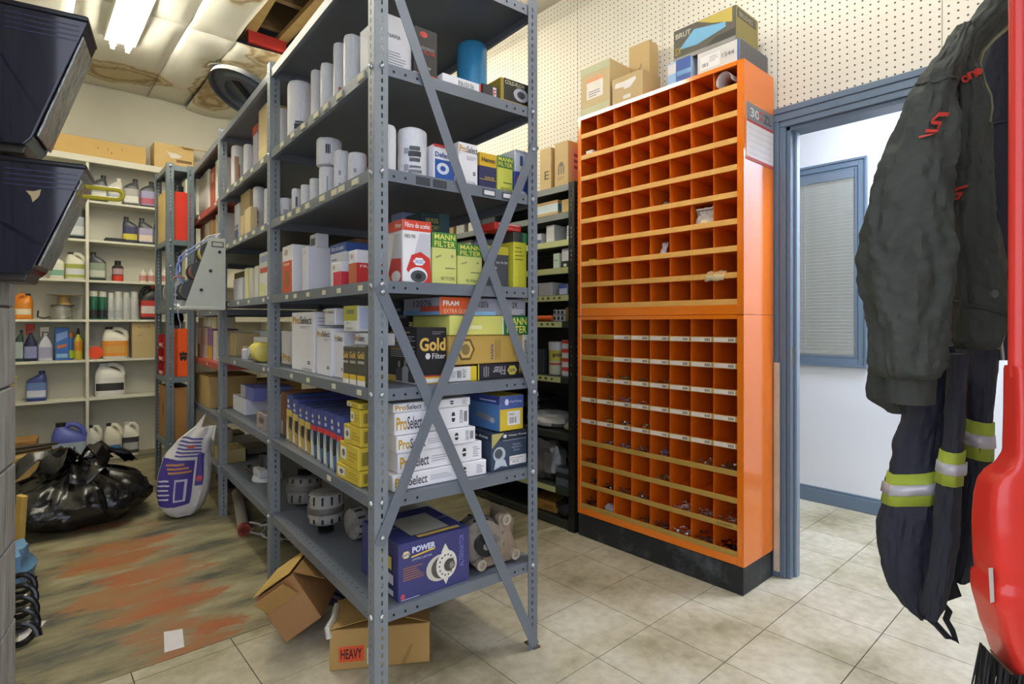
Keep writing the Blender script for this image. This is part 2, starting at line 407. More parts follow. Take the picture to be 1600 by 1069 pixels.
# door surround
SLATE = M('66788c', .4, var=.06)
dr = struct(bpy.data.objects.new('door_1', None)); COL.objects.link(dr)
def casing_profile(w0):   # stepped moulding: (offset across, thickness)
    return ((0, .010), (.028, .014), (.06, .020))
for (a, b2, t) in ((D1, D1 + .028, .012), (D1 + .028, D1 + .062, .017), (D1 + .062, D1 + .09, .022)):
    MB().box(X_WALL - t, X_WALL + .004, a, b2, 0, DZ + (a - D1)).build('casing_moulding', SLATE, dr, bevel=.003)
for (a, b2, t) in ((0, .028, .012), (.028, .062, .017), (.062, .09, .022)):
    MB().box(X_WALL - t, X_WALL + .004, D0 - b2, D1 + b2, DZ + a, DZ + b2).build('casing_head', SLATE, dr, bevel=.003)
    MB().box(X_WALL - t, X_WALL + .004, D0 - b2, D0 - a, 0, DZ + a).build('casing_moulding', SLATE, dr, bevel=.003)
MB().box(X_WALL, X_WALL + .105, D1 - .018, D1, 0, DZ).build('jamb', SLATE, dr, bevel=.002)
MB().box(X_WALL + .04, X_WALL + .075, D1 - .03, D1 - .018, 0, DZ).build('door_stop', M('8b9aaa', .35), dr, bevel=.002)
MB().box(X_WALL, X_WALL + .105, D0, D0 + .018, 0, DZ).build('jamb', SLATE, dr, bevel=.002)
MB().box(X_WALL, X_WALL + .105, D0, D1, DZ - .018, DZ).build('jamb', SLATE, dr, bevel=.002)
MB().box(X_WALL + .02, X_WALL + .022, D1 - .022, D1 - .0175, .97, 1.05).build('strike_plate', M('c9b98f', .3, .8), dr)

MB().box(X_WALL - .030, X_WALL - .0225, 1.080, 1.104, .03, .98).build('exposed_wood', M('cdb9a2', .7, var=.25), dr)
# office beyond the door
XO = 3.88
WO = M('e2e5ec', .7, var=.04, scale=2)
struct(MB().box(XO, XO + .1, -1.6, 3.2, 0, 2.7).build('wall_office', WO))
struct(MB().box(X_WALL + .1, XO + .1, 3.1, 3.2, 0, 2.7).build('wall_office_side', WO))
struct(MB().box(X_WALL + .1, XO + .1, -1.6, -1.5, 0, 2.7).build('wall_office_end', WO))
struct(MB().box(X_WALL + .1, XO + .1, -1.6, 3.2, 2.7, 2.75).build('ceiling_office', WO))
struct(MB().box(XO - .014, XO, -1.5, 3.1, 0, .085).box(XO - .008, XO, -1.5, 3.1, .085, .10).build('baseboard_office', SLATE, bevel=.003))
W0, W1, WZ0, WZ1 = 1.16, 2.02, .954, 2.11
win = struct(bpy.data.objects.new('window_1', None)); COL.objects.link(win)
for (a, b2, t) in ((0, .02, .014), (.02, .055, .020), (.055, .07, .026)):
    MB().box(XO - t, XO, W0 - b2, W0 - a, WZ0 - b2, WZ1 + b2).build('casing_moulding', SLATE, win, bevel=.002)
    MB().box(XO - t, XO, W1 + a, W1 + b2, WZ0 - b2, WZ1 + b2).build('casing_moulding', SLATE, win, bevel=.002)
    MB().box(XO - t, XO, W0 - a, W1 + a, WZ1 + a, WZ1 + b2).build('casing_head', SLATE, win, bevel=.002)
    MB().box(XO - t, XO, W0 - a, W1 + a, WZ0 - b2, WZ0 - a).build('window_sill', SLATE, win, bevel=.002)
MB().box(XO - .0035, XO - .002, W0, W1, WZ0, WZ1).build('pane', M('b8bcbd', .15), win)
MB().box(XO - .034, XO - .004, W0 + .004, W1 - .004, WZ1 - .05, WZ1 - .002).build('blind_headrail', M('707d8c', .4), win)
sl = MB().box(-.012, .012, W0 + .006, W1 - .006, -.0006, .0006, Matrix.Rotation(R(58), 3, 'Y'), (0, 1.5, 0)).mesh('slat', M('cfd3d0', .45))
z = WZ0 + .02
while z < WZ1 - .06:
    inst(sl, 'blind_slat', win, (XO - .018, 0, z)); z += .0215
for yy in (W0 + .28,):
    MB().box(XO - .033, XO - .031, yy, yy + .003, WZ0 + .02, WZ1 - .05).build('blind_cord', M('9fa5a6', .6), win)

# fluorescent strip lights
def strip_light(label, x, y0, y1, strength, hexc):
    t = thing('ceiling_light', label, 'light', (x, (y0+y1)/2, Z_CEIL - .03), group='fluorescent strip lights')
    L = (y1 - y0) / 2
    MB().box(-.095, .095, -L, L, -.045, .035).build('housing', M('b9b9b2', .5), t, bevel=.004)
    em = emit(hexc, strength)
    for sx in (-.045, .045):
        MB().lathe([(.012, -L + .01), (.019, -L + .03), (.019, L - .03), (.012, L - .01)], 14, (sx, 0, -.072), (0, 1, 0)).build('tube', em, t, smooth=True)
        for q in (-1, 1): MB().box(sx - .012, sx + .012, q*(L - .006) - .006, q*(L - .006) + .006, -.1, -.04).build('lamp_holder', M('e8e8e4', .4), t)
strip_light('twin-tube fluorescent strip light over the aisle between the racks', .56, 2.45, 4.88, TUBE_WARM, 'fdf6e2')
strip_light('twin-tube fluorescent strip light above the doorway side of the room', 1.75, -.2, 1.45, TUBE_FRONT, 'fdf8f2')
strip_light('twin-tube fluorescent strip light over the gap between grey rack and dark rack', 1.85, 2.6, 4.6, TUBE_WARM * .5, 'fff4dd')
t = thing('ceiling_light', 'square flush panel light added on the office ceiling in place of daylight', 'light', (3.3, .35, 2.70))  # unseen lamp, added to give the office its daylight brightness
MB().box(-.3, .3, -.3, .3, -.03, 0).build('housing', M('e8e8e8', .5), t)
MB().box(-.27, .27, -.27, .27, -.036, -.03).build('diffuser', emit('e6eeff', OFFICE_LIGHT), t)
# ================================================================ GREY SHELVING RACK
RO = Vector((.774, 1.466)); RTH = R(-3.5)
EX = Vector((math.cos(RTH), math.sin(RTH))); EY = Vector((-math.sin(RTH), math.cos(RTH)))
RW, BAY, RH = .62, 1.09, 2.32
SZ = [2.285, 1.925, 1.615, 1.285, .966, .648, .315]
def rw(x, y, z): p = RO + EX * x + EY * y; return (p.x, p.y, z)
def side(px, py=HY, x=.02):          # rack-local y and height where the ray meets the plane x = const
    d = ray(px, py); dv = Vector((d[0], d[1])); t = (x + RO.dot(EX)) / dv.dot(EX); return (dv * t - RO).dot(EY), CAM_H + t * d[2], t
def end(px, py=HY, y=.02):           # rack-local x and height where the ray meets the plane y = const
    d = ray(px, py); dv = Vector((d[0], d[1])); t = (y + RO.dot(EY)) / dv.dot(EY); return (dv * t - RO).dot(EX), CAM_H + t * d[2], t
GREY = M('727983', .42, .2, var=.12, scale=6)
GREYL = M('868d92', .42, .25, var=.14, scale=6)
LABEL = M('d9d3b4', .6)
def perforated(h, w=.042, pitch=.0254, hw=.0055, hh=.0135):
    """one flange of a slotted-angle post: a strip with real holes, in the x-z plane"""
    mb = MB(); c = w * .55; cols = [0, c - hw/2, c + hw/2, w]; n = int(h / pitch); zs = [0]
    for i in range(n):
        b = i * pitch + (pitch - hh) / 2; zs += [b, b + hh]
    zs.append(h)
    vs = [(x, 0, z) for z in zs for x in cols]; fs = []
    for k in range(len(zs) - 1):
        for q in range(3):
            if q == 1 and k % 2 == 1: continue
            fs.append((k*4+q, k*4+q+1, (k+1)*4+q+1, (k+1)*4+q))
    mb.add(vs, fs); return mb
def post_mesh(h, sx, sy, mat):
    """L-section post: corner at the origin, flanges towards sx*x and sy*y"""
    a = perforated(h); b = perforated(h); mb = MB()
    mb.add([(sx*x, sy*.0, z) for x, y, z in a.v], a.f); mb.add([(0, sy*x, z) for x, y, z in b.v], b.f)
    return mb.mesh('post', mat)
def add_post(me, parent, loc):
    o = inst(me, 'post', parent, loc); s = o.modifiers.new('gauge', 'SOLIDIFY'); s.thickness = .0022; s.offset = 0; return o

rack = thing('shelving_rack', 'long grey slotted-steel shelving rack packed with filters and boxes', 'shelving', (RO.x, RO.y, 0), RTH)
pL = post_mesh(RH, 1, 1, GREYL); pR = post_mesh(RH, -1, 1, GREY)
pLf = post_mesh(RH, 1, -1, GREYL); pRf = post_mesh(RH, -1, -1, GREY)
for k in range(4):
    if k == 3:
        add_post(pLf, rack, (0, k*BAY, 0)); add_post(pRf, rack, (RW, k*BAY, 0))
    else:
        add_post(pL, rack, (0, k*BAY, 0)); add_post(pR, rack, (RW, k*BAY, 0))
def shelf_mb(w, l, lip=.036):
    mb = MB(); e = .003
    mb.box(e, w-e, e, l-e, -.0025, 0)
    mb.box(e, e+.002, e, l-e, -lip, -.0025); mb.box(w-e-.002, w-e, e, l-e, -lip, -.0025)
    mb.box(e+.002, w-e-.002, e, e+.002, -lip, -.0025); mb.box(e+.002, w-e-.002, l-e-.002, l-e, -lip, -.0025)
    mb.box(e+.002, e+.014, e+.002, l-e-.002, -lip, -lip+.002); mb.box(w-e-.014, w-e-.002, e+.002, l-e-.002, -lip, -lip+.002)
    return mb
sh = shelf_mb(RW, BAY).mesh('shelf', GREY)
shr = shelf_mb(RW, BAY).mesh('shelf', M('a8483c', .45, .1))
lab = MB().box(-.0018, .0002, -.022, .022, -.008, .008).mesh('price_label', LABEL)
labf = MB().box(-.003, -.0001, -.026, .026, -.011, .011).mesh('label_holder', M('b9b8a8', .4))
shelves = {}
for bay in range(3):
    for i, z in enumerate(SZ):
        if bay == 2: z = (2.285, 1.91, 1.62, 1.244, .911, .59, .276)[i]
        o = inst(shr if (bay == 2 and i in (1, 4)) else sh, 'shelf', rack, (0, bay*BAY, z)); shelves[(bay, i)] = o
        # label plates on the aisle-side lip
        n = {0: 0, 1: 7, 2: 8, 3: 6, 4: 4, 5: 1, 6: 0}[i]
        if bay == 2: n = n // 3
        if bay == 1: n = max(0, n - 2)
        rr = random.Random(bay*10+i)
        for q in range(n):
            y = .09 + (BAY - .18) * (q + .5 * rr.random()) / max(n, 1)
            if i < 3: inst(labf, 'label_holder', o, (.003, y, -.018))
            inst(lab, 'price_label', o, (.0005 if i < 3 else .003, y, -.018), scale=(1, 1 if i < 3 else .7, 1))
# punched holes in the end lips and along the bottom shelf edges (dark discs recessed in the sheet)
hole = M('17181a', .8)
def disc(c, n, r, k=8):
    n = Vector(n); q = Vector((0, 0, 1)).rotation_difference(n); return [Vector(c) + q @ Vector((r*math.cos(2*math.pi*i/k), r*math.sin(2*math.pi*i/k), 0)) for i in range(k)]
for i in range(7):
    mb = MB()
    for x in (.062, .10, .14, RW-.062, RW-.10, RW-.135): mb.add(disc((x, .0024, -.02), (0, -1, 0), .0045), [tuple(range(8))])
    for bay in range(3):
        pass
    tag(mb.build('punched_holes', hole, shelves[(0, i)]), kind='stuff')
for bay in (0, 1):
    for i in (5, 6):
        mb = MB()
        for k in range(24): mb.add(disc((.028, .07 + k*.041, .0004), (0, 0, 1), .0032), [tuple(range(8))])
        for k in range(24 if i == 6 else 0): mb.add(disc((.0024, .07 + k*.041, -.02), (-1, 0, 0), .003), [tuple(range(8))]) if k % 6 == 0 else None
        tag(mb.build('punched_holes', hole, shelves[(bay, i)]), kind='stuff')
# braces on the near end
def strap(x0, z0, x1, z1, y, parent, mat=GREY, wd=.034):
    d = Vector((x1-x0, z1-z0)).normalized(); n = Vector((-d.y, d.x)) * wd/2; e = d * .022
    P = [(x0-e.x+n.x, z0-e.y+n.y), (x0-e.x-n.x, z0-e.y-n.y), (x1+e.x-n.x, z1+e.y-n.y), (x1+e.x+n.x, z1+e.y+n.y)]
    MB().prism(P, lambda a, b: (a, y, b), lambda a, b: (a, y - .0025, b)).build('brace', mat, parent)
def bolt(parent, c, n):
    MB().lathe([(.0085, 0), (.008, .003), (.005, .006), (.001, .007)], 8, c, n).build('bolt', M('b9bcbe', .3, .9), parent, smooth=True)
strap(.022, 2.25, RW-.02, .915, -.0016, rack); strap(RW-.022, 1.775, .022, .535, -.0045, rack); strap(.022, 1.25, RW-.02, .03, -.0016, rack)
for (x, z) in ((.022, 2.25), (RW-.02, .915), (RW-.022, 1.775), (.022, .535), (.022, 1.25)): bolt(rack, (x, -.0065, z), (0, -1, 0))
for z in SZ[1:]:
    for k in range(3): bolt(rack, (-.0015, k*BAY + .02, z - .016), (-1, 0, 0))
    bolt(rack, (.022, -.0015, z - .016 if z > 1.7 or z == .966 else z - .012), (0, -1, 0)); bolt(rack, (RW-.022, -.0015, z - .016), (0, -1, 0))
# foot plates
for x in (0.0, RW):
    MB().box(x - .02 if x else -.01, x + .01 if x else .05, -.008, .05, 0.0005, .004).build('foot_plate', M('5d4a3e', .7), rack)

# ================================================================ WHITE WALL SHELVES AT THE BACK
WSH = M('d8d6c6', .6, var=.05, scale=3)
YF = 5.83
ZB = [2.555, 2.19, 1.86, 1.522, 1.19, .853, .53]
ws = thing('wall_shelving', 'white painted wooden wall shelving with bottles and jugs, back of the aisle', 'shelving', (0, 0, 0))
UX = [-.56, -.285, .446, 1.176, 1.9]
for i, z in enumerate(ZB):
    MB().box(-.56, 2.2, YF, Y_BACK - .001, z - .02, z).build('shelf_board', WSH, ws, bevel=.002)
for x in UX[1:]:
    MB().box(x - .011, x + .011, YF - .003, Y_BACK - .002, 0, ZB[0] - .02).build('upright', WSH, ws, bevel=.002)
MB().box(-.56, 2.2, YF - .012, YF - .0005, ZB[0] - .05, ZB[0] + .004).build('fascia', WSH, ws, bevel=.002)

# ================================================================ FAR SMALL RACK AT THE END OF THE ROW
SLT = M('6d7a80', .42, .25, var=.12)
fr = thing('shelving_rack', 'narrow blue-grey steel rack with an orange bin, end of the row', 'shelving', (.77, 4.41, 0), 0)
FRW, FRL, FRH = .165, .43, 2.26
p1 = post_mesh(FRH, 1, 1, SLT); p2 = post_mesh(FRH, -1, 1, SLT); p3 = post_mesh(FRH, 1, -1, SLT); p4 = post_mesh(FRH, -1, -1, SLT)
for me, l in ((p1, (0, 0, 0)), (p2, (FRW, 0, 0)), (p3, (0, FRL, 0)), (p4, (FRW, FRL, 0))): add_post(me, fr, l)
FZ = [2.25, 1.735, 1.265, .785, .34]
fs_ = shelf_mb(FRW, FRL).mesh('shelf', SLT)
for z in FZ: inst(fs_, 'shelf', fr, (0, 0, z))
strap(.02, 1.56, FRW - .02, 1.38, -.002, fr, SLT, .03)
for z in FZ + [1.56]: bolt(fr, (.022, -.005, z - .01), (0, -1, 0))

# ================================================================ DARK RACK ALONG THE RIGHT WALL
DK = M('33382f', .5, .2, var=.2); DKB = M('1d1f1f', .45, .2, var=.2); OLV = M('8f9470', .55, .1, var=.12)
TAPE = M('b9bd83', .7, var=.1)
DX0, DX1, DY0, DY1, DH = 2.30, 2.60, 2.065, 4.6, 1.945
dk = thing('shelving_rack', 'black and olive steel rack with taped shelf edges along the pegboard wall', 'shelving', (DX0, DY0, 0))
q1 = post_mesh(DH, 1, 1, DKB); q2 = post_mesh(DH, -1, 1, DKB); q3 = post_mesh(DH, 1, -1, DKB); q4 = post_mesh(DH, -1, -1, DKB)
for k, yy in enumerate((0, 1.26)):
    add_post(q1, dk, (0, yy, 0)); add_post(q2, dk, (DX1-DX0, yy, 0))
add_post(q3, dk, (0, DY1-DY0, 0)); add_post(q4, dk, (DX1-DX0, DY1-DY0, 0))
DZS = [1.94, 1.785, 1.63, 1.475, 1.32, 1.17, .856, .535, .225, .045]
for i, z in enumerate(DZS):
    mt = OLV if i < 4 else DK
    for k in range(2):
        o = shelf_mb(DX1-DX0, 1.265).build('shelf', M('7d8280', .45, .2) if i in (0, 1) else mt, dk, loc=(0, k*1.268, z))
        if i in (2, 3, 4, 5, 6, 8):
            rr = random.Random(i*7+k)
            y0 = .03 + .12*rr.random()
            MB().box(.0012, .0026, y0, y0 + .5 + .45*rr.random(), -.034, -.002).build('tape_label', TAPE, o)
            if i in (4, 5, 6):
                mb = MB()
                for q in range(9):
                    yy = y0 + .06 + q*.045; mb.box(.0008, .0013, yy, yy+.018*rr.uniform(.6, 1.4), -.024, -.010, Matrix.Rotation(R(rr.uniform(-30, 30)), 3, 'X'))
                tag(mb.build('marker_scribble', M('4d5433', .7), o), kind='stuff')
MB().box(DX1-DX0-.012, DX1-DX0-.006, .05, DY1-DY0-.05, .05, 1.93).build('back_panel', M('24272a', .6), dk)
MB().box(.05, DX1-DX0-.02, .0035, .0055, .05, 1.93).build('end_panel', DKB, dk)

# ================================================================ ORANGE BIN CABINET
CY0, CY1, CX0, CX1 = 1.107, 2.040, 2.30, 2.588
OR = M('f27d14', .13, var=.04, scale=2.5, spec=.9); ORI = M('ea7212', .38, var=.08, scale=5); BLK = scuffed('1d2125', '5a5f64', 5.0, .5, .50, .72)
def bin_unit(name, label, z0, z1, zr, lipmat, base):
    t = thing(name, label, 'cabinet', (CX0, CY0, z0)); H = z1 - z0; D = CX1 - CX0; Wd = CY1 - CY0; st = .030
    b0 = base
    MB().box(0, D, 0, .002, b0, H).build('side_panel', OR, t)
    MB().box(0, D, Wd-.002, Wd, b0, H).build('side_panel', OR, t)
    MB().box(0, .012, .002, st, b0, H).build('stile', OR, t, bevel=.002); MB().box(0, .012, Wd-st+.008, Wd-.002, b0, H).build('stile', OR, t, bevel=.002)
    MB().box(D-.002, D, .002, Wd-.002, b0, H).build('back_panel', ORI, t)
    MB().box(0, D, .002, Wd-.002, H-.004, H).build('top_panel', OR, t)
    MB().box(0, .012, st, Wd-st+.008, H-.018, H-.004).build('top_rail', OR, t)
    lo = zr[-1] - z0
    MB().box(0.001, .012, st, Wd-st+.008, b0, lo-.012).build('bottom_rail', OR, t, bevel=.002)
    if base:
        MB().box(.008, D, .004, Wd-.004, 0, b0-.0005).build('plinth', BLK, t, bevel=.003)
        MB().box(.004, .008, .004, Wd-.004, 0.001, b0-.003).build('kick_plate', BLK, t)
    rows = []
    y0, y1 = st, Wd - st + .008; cw = (y1 - y0) / 8
    top = H - .006
    for i, z in enumerate(zr):
        zz = z - z0
        o = MB().box(.004, D-.002, y0-.02, y1+.012, zz-.012, zz-.010).build('bin_shelf', ORI, t)
        MB().box(.0015, .0045, y0, y1, zz-.0125, zz+.0125).build('shelf_lip', lipmat, o, bevel=.001)
        h = top - (zz-.010) if i == 0 else (zr[i-1]-z0-.012) - (zz-.010)
        rows.append((o, zz-.010, h, zz))
        for c in range(1, 8):
            MB().box(.0065, D-.002, y0+c*cw-.0009, y0+c*cw+.0009, zz-.010, zz-.010+h).build('divider', ORI, t)
        top = zz-.012
    return t, rows, y0, cw
ZU = [2.175, 2.060, 1.945, 1.829, 1.713, 1.597, 1.481, 1.367, 1.252]
ZL = [1.087, .974, .860, .747, .630, .515, .398, .284, .169]
cu, ru, cy0, ccw = bin_unit('bin_cabinet', 'upper orange steel bin cabinet with a calendar on its side', 1.1975, 2.283, ZU, M('e9ad57', .5, var=.08), 0)
cl, rl, _, _ = bin_unit('bin_cabinet', 'lower orange steel bin cabinet on a scuffed black plinth, holding bolts', 0, 1.196, ZL, M('b58f40', .55, var=.12), .122)
# paper labels with bar codes on the upper lips of the lower unit
for i in range(5):
    o, zb, h, zz = rl[i]
    for c in range(8):
        if i < 2 and c > 5: continue
        if i == 2 and c > 6: continue
        y = cy0 + ccw*c
        MB().box(.0002, .0014, y+.008, y+ccw-.004, zz-.0095, zz+.0095).build('price_label', M('ead9c9', .6), o)
        mb = MB(); 
        for q in range(6): mb.box(-.0002, .0003, y+.014+q*.0045, y+.0165+q*.0045, zz-.006, zz+.006)
        tag(mb.build('bar_code', M('3a3a40', .6), o), kind='stuff')
# handwriting on the second-lowest lip
o, zb, h, zz = rl[7]
tt = inst(text_mesh('E-CLAMPS', 0), 'lettering', o, (.0008, cy0 + .055, zz), (R(90), 0, R(-90)), (.07, .011, 1), M('2c2418', .7))
# ================================================================ THINGS ON THE GREY RACK
def bdims(o):
    v = [p.co for p in o.data.vertices]; return (max(p.x for p in v)*2, max(p.y for p in v)*2, max(p.z for p in v))
REG = []
def fit(x0, x1, y0, y1, z0, z1, mode):
    g_ = .0015
    for (a0, a1, b0, b1, c0, c1) in REG:
        ox, oy, oz = min(x1, a1) - max(x0, a0), min(y1, b1) - max(y0, b0), min(z1, c1) - max(z0, c0)
        if min(ox, oy, oz) <= 0: continue
        if mode == 's':
            if oy < .45 * min(y1 - y0, b1 - b0):
                if (y0+y1) > (b0+b1): y0 = b1 + g_
                else: y1 = b0 - g_
            elif x0 < a0 - .015: x1 = a0 - g_
            else: w_ = x1 - x0; x0 = a1 + g_; x1 = min(x0 + w_, RW - .008)
        else:
            if ox < .45 * min(x1 - x0, a1 - a0):
                if (x0+x1) > (a0+a1): x0 = a1 + g_
                else: x1 = a0 - g_
            elif y0 < b0 - .015: y1 = b0 - g_
            else: w_ = y1 - y0; y0 = b1 + g_; y1 = y0 + w_
    REG.append((x0, x1, y0, y1, z0, z1)); return x0, x1, y0, y1
def below(zt, zb, bay=0):
    L = SZ if bay < 2 else (2.285, 1.91, 1.62, 1.244, .911, .59, .276)
    up = [q for q in L if q > zb + .03]
    return min(zt, min(up) - .040) if up else zt
def ebox(name, label, px0, px1, ytop, zb, y, d, hexc, specs=(), cat='box', rz=0, group=None, **kw):
    """box whose end-facing side spans px0..px1 at rack-local y, standing at height zb"""
    x0, x1 = max(.006, end(px0, y=y)[0]), min(RW - .006, end(px1, y=y)[0]); zt = below(end((px0+px1)/2, ytop, y)[1], zb)
    x0, x1, y0, y1 = fit(x0, x1, y, y + d, zb, zt, 'e'); return carton(name, label, cat, rw((x0+x1)/2, (y0+y1)/2, zb), (abs(x1-x0) - .002, y1 - y0, zt - zb), hexc, specs, RTH + rz*.5, group, **kw)
def sbox(name, label, px0, px1, ytop, zb, x, wd, hexc, specs=(), cat='box', rz=0, group=None, **kw):
    """box whose aisle-facing side spans px0..px1 at rack-local x"""
    y0, y1 = side(px1, x=x)[0], side(px0, x=x)[0]; zt = side((px0+px1)/2, ytop, x)[1]; b = max(0, min(2, int((y0+y1)/2 // BAY))); zt = below(zt, zb, b)
    y0, y1 = max(y0, b*BAY + (.007 if x > .05 else .046)), min(y1, (b+1)*BAY - .007)
    x0, x1, y0, y1 = fit(x, x + wd, y0, y1, zb, zt, 's'); return carton(name, label, cat, rw((x0+x1)/2, (y0+y1)/2, zb), (x1 - x0, abs(y1-y0) - .002, zt - zb), hexc, specs, RTH + rz*.3, group, **kw)
# plastic-wrapped filter cans
def wrapped_mesh(seed, squat):
    mb = MB(); rs = []; n = 28
    prof = [(.0, 0), (.93, 0), (.97, .02), (1, .06), (1, .3), (1, .6), (1, .86), (.985, .94), (.90, .985), (.6, 1.0), (.12, 1.008)]
    for r, z in prof:
        ring = []
        for i in range(n):
            a = 2*math.pi*i/n
            k = 1 + (.035*mnoise.noise((math.cos(a)*2.2+seed, math.sin(a)*2.2, z*2.5)) if .04 < z < 1 else 0)
            zz = z + (.012*mnoise.noise((math.cos(a)*2+seed, math.sin(a)*2+5, r*3)) if z > .9 else 0)
            ring.append((r*k*math.cos(a), r*k*math.sin(a), zz))
        rs.append(ring)
    return mb.rings(rs).mesh('wrapped_can', M('e4e4e8', .33, var=.08, scale=7, bump=.5, bscale=9), True)
WRAP = [wrapped_mesh(s, 0) for s in (1.3, 4.7, 9.1, 13.3)]
def curved(o, r, h, a0, a1, z0, z1, hexc, name='printed_mark', k=.012):
    mb = MB(); n = 8; vs = []
    for i in range(n+1):
        a = a0 + (a1-a0)*i/n; vs += [(r*(1.035)*math.cos(a), r*1.035*math.sin(a), z0*h), (r*1.035*math.cos(a), r*1.035*math.sin(a), z1*h)]
    mb.add(vs, [(2*i, 2*i+2, 2*i+3, 2*i+1) for i in range(n)]).build(name, M(hexc, .5), o)
def can(label, loc, r, h, k=0, marks=(), group='white-wrapped filters', facing=None, name='wrapped_filter'):
    o = thing(name, label, 'filter', loc, 0, group)
    b = inst(WRAP[k % 4], 'wrapping', o, (0, 0, 0), (0, 0, k*1.1), (r/1.02, r/1.02, h/1.01))
    f = facing if facing is not None else math.atan2(-loc[1], -loc[0])      # towards the viewer's side of the room
    for (da, ha, z0, z1, hx) in marks: curved(o, r, h, f + R(da - ha), f + R(da + ha), z0, z1, hx)
    return o
def scan(label, px0, px1, ytop, zb, x, k=0, marks=(), **kw):
    pc = (px0+px1)/2; y, zt, t = side(pc, ytop, x); r = (px1-px0)/2/FPX*t
    return can(label, rw(x, y, zb), r, zt - zb, k, marks, **kw)
def ecan(label, px0, px1, ytop, zb, y, k=0, marks=(), **kw):
    pc = (px0+px1)/2; x, zt, t = end(pc, ytop, y); r = (px1-px0)/2/FPX*t
    return can(label, rw(x, y, zb), r, zt - zb, k, marks, **kw)
LOGO = ((0, 22, .16, .19, '55565c'), (0, 26, .20, .29, '3d3e44'), (0, 22, .30, .33, '55565c'))
BARC = ((-12, 3, .38, .70, '2b2b30'), (-4, 3, .38, .70, '2b2b30'), (3, 2, .38, .70, '2b2b30'))
DOTS = ((-14, 9, .42, .52, '9fa0a6'), (-14, 9, .16, .25, '9fa0a6'))
HEXLOGO = lambda fc, u, v, ru, rv, c='2f3036': [('g', fc, ngon(u, v, ru, rv), c), ('p', fc, u-ru*1.1, v-rv*.18, u+ru*1.1, v+rv*.18, 'eeeeee')]
def pro(fc, u0, v0, u1, v1, rot=0):
    if rot: 
        m = v0 + (v1-v0)*.44; return [('t', fc, u0, v0, u1, m, 'Pro', 'c99a1e', rot), ('t', fc, u0, m+.005, u1, v1, 'Select', '4d4d52', rot)]
    m = u0 + (u1-u0)*.41; return [('t', fc, u0, v0, m, v1, 'Pro', 'cf9d17', 0, .02), ('t', fc, m+.005, v0, u1, v1, 'Select', '4a4a50', 0, .012)]
G1, G2, G3 = 'wrapped filters on the second shelf', 'wrapped filters on the third shelf', 'boxes on the grey rack'
z2, z3, z4, z5, z6, z7 = [q + .001 for q in SZ[1:]]
# ---- second shelf from the top, end side
sbox('carton', 'tall white carton at the corner post, second shelf from the top', 563, 597, 34, z2, .055, .10, 'e9e9ec', [lines('-y', .12, .1, .9, .42, 7, '9a9ba2', .4, 3), ('t', '-y', .15, .62, .6, .68, 'NAPA', '55565c')], rz=R(6))
ebox('filter_box', 'black oil filter box with red emblem and red lettering', 641, 684, 44, z2, .06, .11, '2e2b28', [('g', '-y', ngon(.42, .88, .16, .055, 14), 'c8321f'), ('t', '-y', .12, .60, .86, .66, 'HIGH-PERFORMANCE', '9e9a94', 0, 0), ('t', '-y', .1, .53, .9, .59, 'OIL FILTER', 'c8321f'), ('t', '-y', .3, .26, .7, .31, 'KN-204', 'c8c4bd', 0, 0), ('p', '-y', 0, .0, 1, .17, 'e5e2dd'), ('g', '-y', [(0, .17), (1, .10), (1, .17)], 'c8321f'), lines('-y', .08, .02, .5, .12, 3, '8a3a30'), ('p', '-x', 0, 0, 1, .16, 'c0391f')])
ebox('flat_box', 'flat white box with red end in front of the blue can', 689, 752, 122, z2, .035, .17, 'e8e8ea', [('t', '-y', .40, .35, .80, .75, 'PA10136', '3a3a40', 0, 0), ('p', '-y', .95, 0, 1, 1, 'c53a30')], group=None)
o = ecan('glossy blue unwrapped filter can behind the flat white box', 714, 761, 72, z2, .28, 0, (), group=None, name='filter_can')
for c in list(o.children): bpy.data.objects.remove(c)
x, zt, t = end(737, 72, .28); r = 23.5/FPX*t; h = zt - z2
MB().lathe([(r*.9, 0), (r*.96, .004), (r*.98, .02), (r, .026), (r, h-.02), (r*.96, h-.006), (r*.85, h), (.002, h)], 28).build('can_body', M('3f93c4', .25, .1, var=.05), o, smooth=True)
MB().lathe([(r*1.012, .0165), (r*1.02, .02), (r*1.012, .0235)], 28, cap=False).build('seam_ring', M('286a92', .3, .1), o, smooth=True)
ebox('flat_box', 'small flat black box with red and white tab, beside the yellow box', 754, 780, 133, z2, .035, .11, '3a3330', [('p', '-y', .62, .1, .82, .9, 'e4e1de'), ('t', '-y', .64, .2, .80, .75, 'F', 'c93a30')])
ebox('filter_box', 'olive and black box picturing a part, on the second shelf by the far post', 781, 829, 127, z2, .03, .16, '9d8a2e', [('p', '-y', .10, .16, 1, 1, '26251f'), ('g', '-y', ngon(.68, .50, .26, .27, 12), 'b9bac0'), ('g', '-y', ngon(.68, .50, .14, .15, 10), '4d4e55'), ('t', '-y', .14, .78, .8, .93, 'COLD-FLOW', 'd8d2a8', 0, .01), ('p', '-y', 0, 0, 1, .15, 'e0b82a'), ('p', '-x', .1, .1, .5, .5, 'b39c36')])
